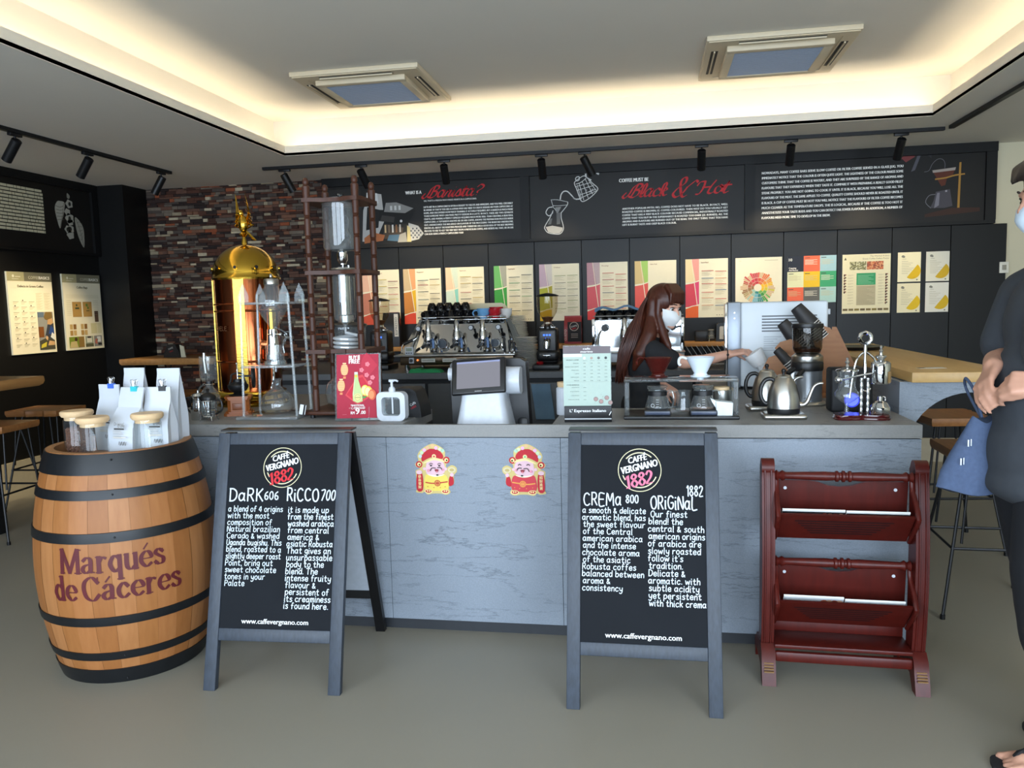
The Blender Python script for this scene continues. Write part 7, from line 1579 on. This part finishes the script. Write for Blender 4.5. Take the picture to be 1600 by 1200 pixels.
def hand(w, d, up, s, curls, spread=.10, thumb=(.75, .35, .3), k=1.0, fr=.0082):
    """Palm, four jointed fingers and a thumb. d: along the hand, up: back of the hand, s: side of the thumb (+1/-1)."""
    w, d = V(w), V(d).normalized(); up = V(up); up = (up-d*up.dot(d)).normalized(); sd = d.cross(up)*s
    L = .088*k; out = []
    for i, t_ in enumerate((-.030, -.010, .010, .030)):
        out.append(('c', w+sd*t_*.62*k, .0155*k, w+d*L*(.98-.05*abs(i-2))-sd*t_*-1*k, .0118*k))
    lens = [(.032, .021, .017), (.041, .026, .019), (.044, .028, .019), (.039, .025, .018)]
    for i in range(4):
        t_ = (-.030, -.010, .010, .030)[i]; base = w+d*L*(.96-.05*abs(i-2))+sd*t_*k
        ang = 0; p = base; dr = (d+sd*(t_/.03)*spread).normalized(); r = fr*k*(.9 if i == 0 else 1)
        for j in range(3):
            ang += rad(curls[i][j]); q = p+(dr*cos(ang)-up*sin(ang))*lens[i][j]*k
            out.append(('c', p, r*(1.08-.1*j), q, r*(.98-.1*j))); p = q
    b0 = w+d*.022*k+sd*.026*k-up*.004*k; b1 = b0+(d*thumb[0]+sd*thumb[1]-up*thumb[2]).normalized()*.042*k; b2 = b1+(d*1.0+sd*.05-up*(thumb[2]+.25)).normalized()*.030*k
    b3 = b2+(d*.9-sd*.25-up*(thumb[2]+.3)).normalized()*.024*k
    out += [('c', w+sd*.012*k, .014*k, b0, .0135*k), ('c', b0, .0135*k, b1, .0105*k), ('c', b1, .0102*k, b2, .009*k), ('c', b2, .009*k, b3, .0075*k)]
    return out
def head_caps(c, yaw, k=1.0, pitch=0):
    """Skull, jaw, cheeks, nose, brow, lips, ears; face towards yaw (degrees)."""
    R_ = Mx.Rotation(rad(yaw), 4, 'Z') @ Mx.Rotation(rad(pitch), 4, 'Y'); c = V(c); P = lambda x, y, z: c+(R_ @ V((x*k, y*k, z*k)))
    q = (0, pitch, yaw)
    e = lambda p, r: ('e', P(*p), tuple(v*k for v in r), q)
    cc = lambda a, ra, b_, rb: ('c', P(*a), ra*k, P(*b_), rb*k)
    o = [e((-.012, 0, .03), (.092, .074, .088)), e((.022, 0, -.03), (.062, .060, .078)), cc((.055, .0, -.088), .020, (.062, 0, -.095), .018), cc((.0, .045, -.06), .018, (.052, .014, -.092), .016), cc((.0, -.045, -.06), .018, (.052, -.014, -.092), .016),
         e((.058, .034, -.018), (.022, .022, .02)), e((.058, -.034, -.018), (.022, .022, .02)), cc((.078, .0, .012), .008, (.096, 0, -.024), .010), cc((.088, .010, -.028), .007, (.088, -.010, -.028), .007),
         cc((.074, .04, .026), .009, (.083, .008, .024), .009), cc((.074, -.04, .026), .009, (.083, -.008, .024), .009), cc((.080, .016, -.056), .007, (.080, -.016, -.056), .007), cc((.078, .013, -.065), .008, (.078, -.013, -.065), .008)]
    for s in (-1, 1): o.append(('e', P(-.012, s*.076, -.012), (.018*k, .007*k, .030*k), q))
    return o, P
def eyes(P, parent, iris, k=1., lash='#1d1512'):
    for s in (-1, 1):
        b = MB(); b.m(mat('eye_white', '#dcd8d2', .25)); b.ball(P(.066, s*.031, .006), .0125*k, 14, 10); b.m(mat('iris_'+iris[1:], iris, .15)); b.ball(P(.0722, s*.032, .004), .0088*k, 10, 8); b.build('eye', None, parent)
        b = MB(); b.tube([P(.070, s*.050, .012), P(.0785, s*.036, .0165), P(.080, s*.018, .011)], [.0016*k, .0028*k, .0016*k], 6); b.build('eyelash', mat('lash', lash, .6), parent)
        b = MB(); b.tube([P(.070, s*.054, .030), P(.083, s*.036, .036), P(.088, s*.014, .032)], [.002*k, .0036*k, .003*k], 6); b.build('eyebrow', mat('brow', '#2a1a14', .7), parent)
def mask_mesh(P, parent, m, k=1., loops=True):
    b = MB(); n = 12; rows = []
    for i in range(9):
        f = i/8; z = -.008-.116*f; row = []
        for j in range(n+1):
            a = -1.25+2.5*j/n
            fx = (.100 if f < .35 else .102-.05*((f-.35)/.65)**1.4)*(1-.10*(f < .05)); bulge = .010*sin(pi*min(1, f*1.1))*cos(a)
            x = -.012+(fx+bulge+.004)*cos(a)**.75 if cos(a) > 0 else -.012; y = (.073-.026*f*f)*sin(a)*1.02
            row.append(P(x+.004, y, z+.012*abs(sin(a))*(1-f)+.028*f*abs(sin(a))))
        rows.append(row)
    vs = [p for r in rows for p in r]; fs = []
    for i in range(8):
        for j in range(n): a = i*(n+1)+j; fs.append([a, a+1, a+n+2, a+n+1])
    c = P(-.01, 0, -.05); vs2 = [p+(c-p)*.03 for p in vs]; N = len(vs)
    b.add(vs+vs2, fs+[[q+N for q in f[::-1]] for f in fs]); o = b.build('face_mask', m, parent)
    if loops:
        for s in (-1, 1): b = MB(); b.tube(cr([P(.03, s*.076, -.03), P(.0, s*.081, .005), P(-.024, s*.082, .002), P(-.02, s*.079, -.035), P(.01, s*.07, -.07)], 4), .0013*k, 5); b.build('ear_loop', m, o)
    return o
# ---------------------------------------------------------------- woman behind the counter
SKINW = mat('fair_skin', '#d2a089', .5, var=.05, scale=30)
TEE = mat('black_tee', '#15161a', .85, var=.2, scale=30, bump=.2)
HAIR = mat('auburn_hair', '#2b120b', .42, scale=22, stretch=(5, 5, .5), col2='#552616', spec=.4)
wx, wy = -.03, 4.46
t = thing('person', 'woman in black t-shirt and white mask with long auburn hair, reaching for cups', 'person', (wx, wy, 0))
HC = (.108, -.015, 1.362)
hc, PW_ = head_caps(HC, -38, .94, 10)
sh, el, wr = (.035, -.115, 1.135), (.205, -.085, 1.068), (.445, -.05, 1.108)
body = hc+chain([(.055, -.005, 1.28), (.02, 0, 1.19)], [.043, .05])
body += [('e', (-.01, 0, 1.06), (.085, .125, .13), (0, 6, 0)), ('e', (-.02, 0, .92), (.085, .115, .13), (0, 0, 0)), ('e', (-.03, 0, .80), (.10, .14, .12), (0, 0, 0))]
body += chain([(.015, -.07, 1.15), sh, el], [.045, .047, .036])+chain([el, (.31, -.06, 1.075), wr], [.036, .033, .024])
body += hand(wr, (1, .06, .16), (-.1, -.25, 1), -1, [(38, 42, 25), (34, 40, 25), (26, 38, 22), (14, 30, 20)], .12, (.7, .3, .6), .92)
sl, e2, w2 = (.0, .125, 1.13), (-.085, .15, .95), (.10, .02, .93)
body += chain([(.01, .07, 1.15), sl, e2], [.045, .044, .034])+chain([e2, w2], [.034, .024])+hand(w2, (.75, -.35, -.5), (.3, -.5, .6), 1, [(30, 35, 20)]*4, .08, (.8, .3, .4), .86)
for s in (-1, 1): body += chain([(-.03, s*.07, .78), (-.01, s*.075, .44), (-.02, s*.075, .08)], [.085, .055, .036])+chain([(-.03, s*.075, .04), (.13, s*.085, .025)], [.034, .024])
bd = fuse('body', body, SKINW, t, .0058, 3)
tee = chain([(.02, -.0, 1.195), (.005, 0, 1.15)], [.058, .075])+[('e', (-.01, 0, 1.06), (.10, .14, .145), (0, 6, 0)), ('e', (-.02, 0, .92), (.10, .132, .15), (0, 0, 0)), ('e', (-.03, 0, .82), (.112, .152, .11), (0, 0, 0))]
tee += chain([(.01, -.06, 1.145), sh, (.135, -.097, 1.085)], [.06, .062, .056])+chain([(.005, .06, 1.145), sl, (-.055, .142, 1.02)], [.06, .06, .054])
fuse('t_shirt', tee, TEE, t, .010, 3)
tr = [('e', (-.03, 0, .78), (.112, .15, .10), (0, 0, 0))]
for s in (-1, 1): tr += chain([(-.03, s*.07, .76), (-.01, s*.075, .44), (-.02, s*.075, .10)], [.098, .07, .058])
fuse('trousers', tr, mat('black_trousers', '#121317', .8), t, .012, 2)
for s in (-1, 1):
    b = MB(); b.ring([[V((x*k+.05, y*k+s*.08, z)) for x, y in [(.12*cos(a), .045*sin(a)) for a in [i*pi/8 for i in range(16)]]] for k, z in ((1, .0), (1.02, .02), (.95, .05), (.6, .085))]); b.build('shoe', BLACKP, t)
eyes(PW_, t, '#241610', .94); mask_mesh(PW_, t, mat('white_mask', '#e2e4e4', .7, var=.03), .94)
# long hair: cap, fringe, curtain over the back and locks beside the face
hp = [('e', PW_(-.022, 0, .046), (.098, .086, .092), (0, 12, -24)), ('e', PW_(-.06, 0, -.02), (.06, .082, .10), (0, 12, -24))]
hp += chain([PW_(-.065, 0, -.02), V((-.03, .0, 1.22)), V((-.085, -.005, 1.10)), V((-.105, -.01, 1.0)), V((-.10, -.01, .965))], [.075, .082, .074, .05, .02])
hp += chain([PW_(-.04, -.07, .03), PW_(-.03, -.082, -.06), V((.02, -.10, 1.22)), V((-.03, -.13, 1.12)), V((-.06, -.12, 1.04))], [.034, .034, .042, .04, .014])
hp += chain([PW_(-.0, -.072, .05), PW_(.012, -.080, -.03), V((.095, -.095, 1.225)), V((.12, -.12, 1.165)), V((.135, -.125, 1.13))], [.022, .017, .024, .018, .006])
hp += chain([PW_(-.01, .074, .05), PW_(.0, .082, -.05), V((.09, .06, 1.22)), V((.09, .08, 1.14))], [.024, .02, .03, .012])
for i in range(9):
    y = -.06+.015*i; hp += chain([PW_(.02, y*.7, .132), PW_(.068, y*.95, .095), PW_(.086-.25*abs(y)**1.3, y*1.08, .048 if abs(y) < .04 else .03)], [.016, .012, .004])
hr = fuse('hair', hp, HAIR, t, .0055, 2)
b = MB(); rr_ = random.Random(8)
for i in range(120):
    a = rr_.uniform(-1.35, 1.35); y0 = .075*sin(a); x0 = -.03-.06*cos(a)
    q0 = PW_(rr_.uniform(-.03, .03), y0*.5, .128); q1 = PW_(x0-.035, y0*1.12, .04); q2 = V((-.03-.085*cos(a)+rr_.uniform(-.01, .01), .11*sin(a)-.01, 1.2)); q3 = V((-.075-.08*cos(a), .09*sin(a)-.02, 1.08+rr_.uniform(-.03, .02))); q4 = V((-.10-.05*cos(a)+rr_.uniform(-.02, .02), .06*sin(a)-.02, .97+rr_.uniform(-.03, .06)))
    b.tube(cr([q0, q1, q2, q3, q4], 4), [.0035]*16+[.0008], 5)
o = b.build('hair_strands', HAIR, hr); o['kind'] = 'stuff'
b = MB(); d = (V(wr)-V(el)).normalized(); b.torus((0, 0, 0), .027, .003, 'x', 20, 6); b.ball((0, -.027, .0), .007, 8, 6); o = b.build('bracelet', BLACKP, t); o.location = V(wr)-d*.012
# white cups under her hand
t = thing('white_cup_stack', 'tilted stack of white cups under the woman\'s hand', 'cup', (.535, 4.40, CT+.148))
ax = V((.55, 0, -.85)).normalized(); b = MB(); c = V((.0, 0, .06)); b.tube([c, c+ax*.012, c+ax*.075], [.050, .052, .040], 28); b.build('upper_cup', mat('white_cup_paper', '#eceef0', .5), t)
b = MB(); b.tube([c+ax*.07, c+ax*.155], [.030, .026], 24); b.tube([c+ax*.155, c+ax*.16], [.028, .028], 24); b.build('lower_cup', mat('white_cup_paper', '#eceef0', .5), t)
# ---------------------------------------------------------------- man at the right edge
SKINM = mat('tan_skin', '#bd8d76', .5, var=.06, scale=30)
TEEM = mat('charcoal_tee', '#34383e', .9, var=.12, scale=40, bump=.25)
mx_, my_ = 1.145, 2.55
t = thing('person', 'person in charcoal t-shirt and pale blue mask standing at the right edge with clasped hands', 'person', (mx_, my_, 0))
HM = (.0, .0, 1.66); hc, PM = head_caps(HM, 180, 1.0, 4)
wl, wr2 = (-.075, -.165, 1.15), (-.145, .01, 1.18)
ell, elr = (.165, -.265, 1.135), (-.02, .20, 1.19)
body = hc+chain([(.02, 0, 1.56), (.045, 0, 1.46)], [.056, .066])
body += [('e', (.03, 0, 1.30), (.115, .17, .17), (0, 0, 0)), ('e', (.01, 0, 1.10), (.125, .155, .17), (0, 0, 0)), ('e', (.02, 0, .93), (.125, .165, .13), (0, 0, 0))]
body += chain([(.04, -.12, 1.42), (.045, -.19, 1.39), ell], [.06, .062, .046])+chain([ell, (.06, -.23, 1.148), wl], [.046, .042, .03])
body += chain([(.03, .12, 1.42), (.03, .19, 1.39), elr], [.06, .062, .045])+chain([elr, (-.10, .10, 1.187), wr2], [.044, .04, .03])
body += hand(wl, (-1, .35, -.02), (-.15, -.75, .65), -1, [(52, 55, 30), (50, 55, 30), (46, 52, 30), (40, 48, 30)], .05, (.8, .15, .25), 1.0, .0088)
body += hand(wr2, (-.55, -.62, -.55), (-.75, .1, .6), 1, [(20, 28, 18), (22, 30, 18), (24, 30, 20), (26, 32, 20)], .06, (.8, .2, .35), 1.0, .0088)
FO = {-1: .02, 1: .2}
for s in (-1, 1): fo = FO[s]; body += chain([(.02, s*.09, .88), (.0+fo*.5, s*.095, .48), (.05+fo, s*.1, .09)], [.10, .065, .042])+chain([(.065+fo, s*.1, .045), (-.03+fo, s*.105, .03), (-.10+fo, s*.11, .024)], [.038, .036, .026])
for s in (-1, 1):
    for i in range(5):
        f = i-2; L_ = .052-.004*abs(i-(1 if s < 0 else 3))*1.5; big = (i == (4 if s < 0 else 0)); r = .0125 if big else .0085
        y0 = s*.11+f*.0175; fo = FO[s]-.10; body += [('c', (fo, y0, .024), .014, (fo-L_*.6, y0*1.0, .020), r), ('c', (fo-L_*.6, y0, .020), r, (fo-L_-(.012 if big else 0), y0, .017), r*.95)]
fuse('body', body, SKINM, t, .0062, 3)
tee = chain([(.03, 0, 1.475), (.04, 0, 1.42)], [.075, .10])+[('e', (.03, 0, 1.30), (.14, .195, .18), (0, 0, 0)), ('e', (.0, 0, 1.10), (.148, .175, .2), (0, 0, 0)), ('e', (-.0, 0, .93), (.158, .19, .16), (0, 0, 0)), ('e', (.0, 0, .84), (.162, .195, .08), (0, 0, 0))]
tee += chain([(.04, -.10, 1.41), (.04, -.20, 1.385), (.105, -.235, 1.235)], [.085, .088, .078])+chain([(.03, .10, 1.41), (.02, .19, 1.385), (-.03, .205, 1.24)], [.085, .088, .08])
tee += chain([(-.02, -.12, 1.36), (-.07, -.13, 1.24)], [.09, .06])
fuse('t_shirt', tee, TEEM, t, .011, 3)
tr = [('e', (.02, 0, .86), (.135, .175, .11), (0, 0, 0))]
for s in (-1, 1): tr += chain([(.015, s*.09, .85), (-.015+FO[s]*.4, s*.1, .60), (-.005+FO[s]*.6, s*.1, .40), (.06+FO[s], s*.105, .13)], [.125, .115, .098, .06])
fuse('trousers', tr, mat('navy_black_trousers', '#101319', .8, var=.2), t, .012, 2)
eyes(PM, t, '#1f1512', 1.)
mask_mesh(PM, t, mat('pale_blue_mask', '#c8d6e2', .7, var=.03))
hp = [('e', PM(-.02, 0, .05), (.098, .084, .088), (0, 0, 180)), ('e', PM(-.06, 0, .0), (.055, .08, .075), (0, 0, 180))]
for i in range(9): y = -.06+.015*i; hp += chain([PM(.03, y*.7, .125), PM(.075, y*.95, .10), PM(.098-.2*abs(y), y, .068)], [.018, .015, .008])
for s in (-1, 1): hp += chain([PM(.0, s*.078, .05), PM(.0, s*.078, .0)], [.016, .010])
fuse('hair', hp, mat('dark_hair', '#1a1211', .5, var=.3, scale=60), t, .0065, 2)
for s in (-1, 1):
    b = MB(); y = s*.11; out = [(-.175, y-.03), (-.18, y), (-.165, y+.04), (-.10, y+.052), (.0, y+.042), (.09, y+.04), (.11, y), (.09, y-.04), (.0, y-.042), (-.10, y-.052)]
    b.prism([(a, c) for a, c in cr(out, 3, True)], .0, .014); sn = b.build('sandal', mat('black_rubber', '#17171a', .7), t); sn.location = (FO[s], 0, 0)
    b = MB(); b.tube(cr([(-.125, y-.012*s, .014), (-.10, y, .055), (-.04, y+.04, .05), (.0, y+.045, .012)], 4), .008, 8, flat=.6); b.tube(cr([(-.125, y-.012*s, .014), (-.10, y, .055), (-.04, y-.04, .05), (.0, y-.045, .012)], 4), .008, 8, flat=.6); b.build('strap', mat('black_rubber', '#17171a', .7), sn)
# denim bag hanging from the forearm
DEN = mat('denim', '#36435c', .85, scale=60, col2='#4a5a78', bump=.4)
t = thing('denim_bag', 'blue denim drawstring bag with white stripes hanging from the person\'s forearm', 'bag', (.968, 2.60, .905)); t.scale = (.70, .8, .88)
rg = []
for z, w, d_, xo in ((-.125, .10, .03, -.02), (-.12, .125, .045, -.02), (-.06, .115, .055, -.012), (.0, .095, .05, .0), (.06, .072, .04, .012), (.115, .048, .03, .024), (.13, .04, .024, .028)):
    rg.append([V((xo+w*cos(a)*(1+.06*sin(3*a+z*20)), d_*sin(a), z+.012*sin(2*a+1))) for a in [i*2*pi/24 for i in range(24)]])
b = MB(); b.ring(rg); b.build('bag_body', DEN, t)
for dx, dz in ((-.045, .055), (-.072, -.01)):
    b = MB()
    for k in range(2): b.rbox(dx+.012*k-.002, dx+.010*k+.004, -.052, -.047, dz-.014+.002*k, dz+.010+.002*k, .001)
    b.at(); b.build('white_stripes', WHITEP, t)
b = MB(); b.tube(cr([(.03, .0, .13), (.02, .06, .22), (-.0, .10, .262), (.02, .14, .22), (.035, .02, .13)], 5), .006, 8); b.build('drawstring', DEN, t)
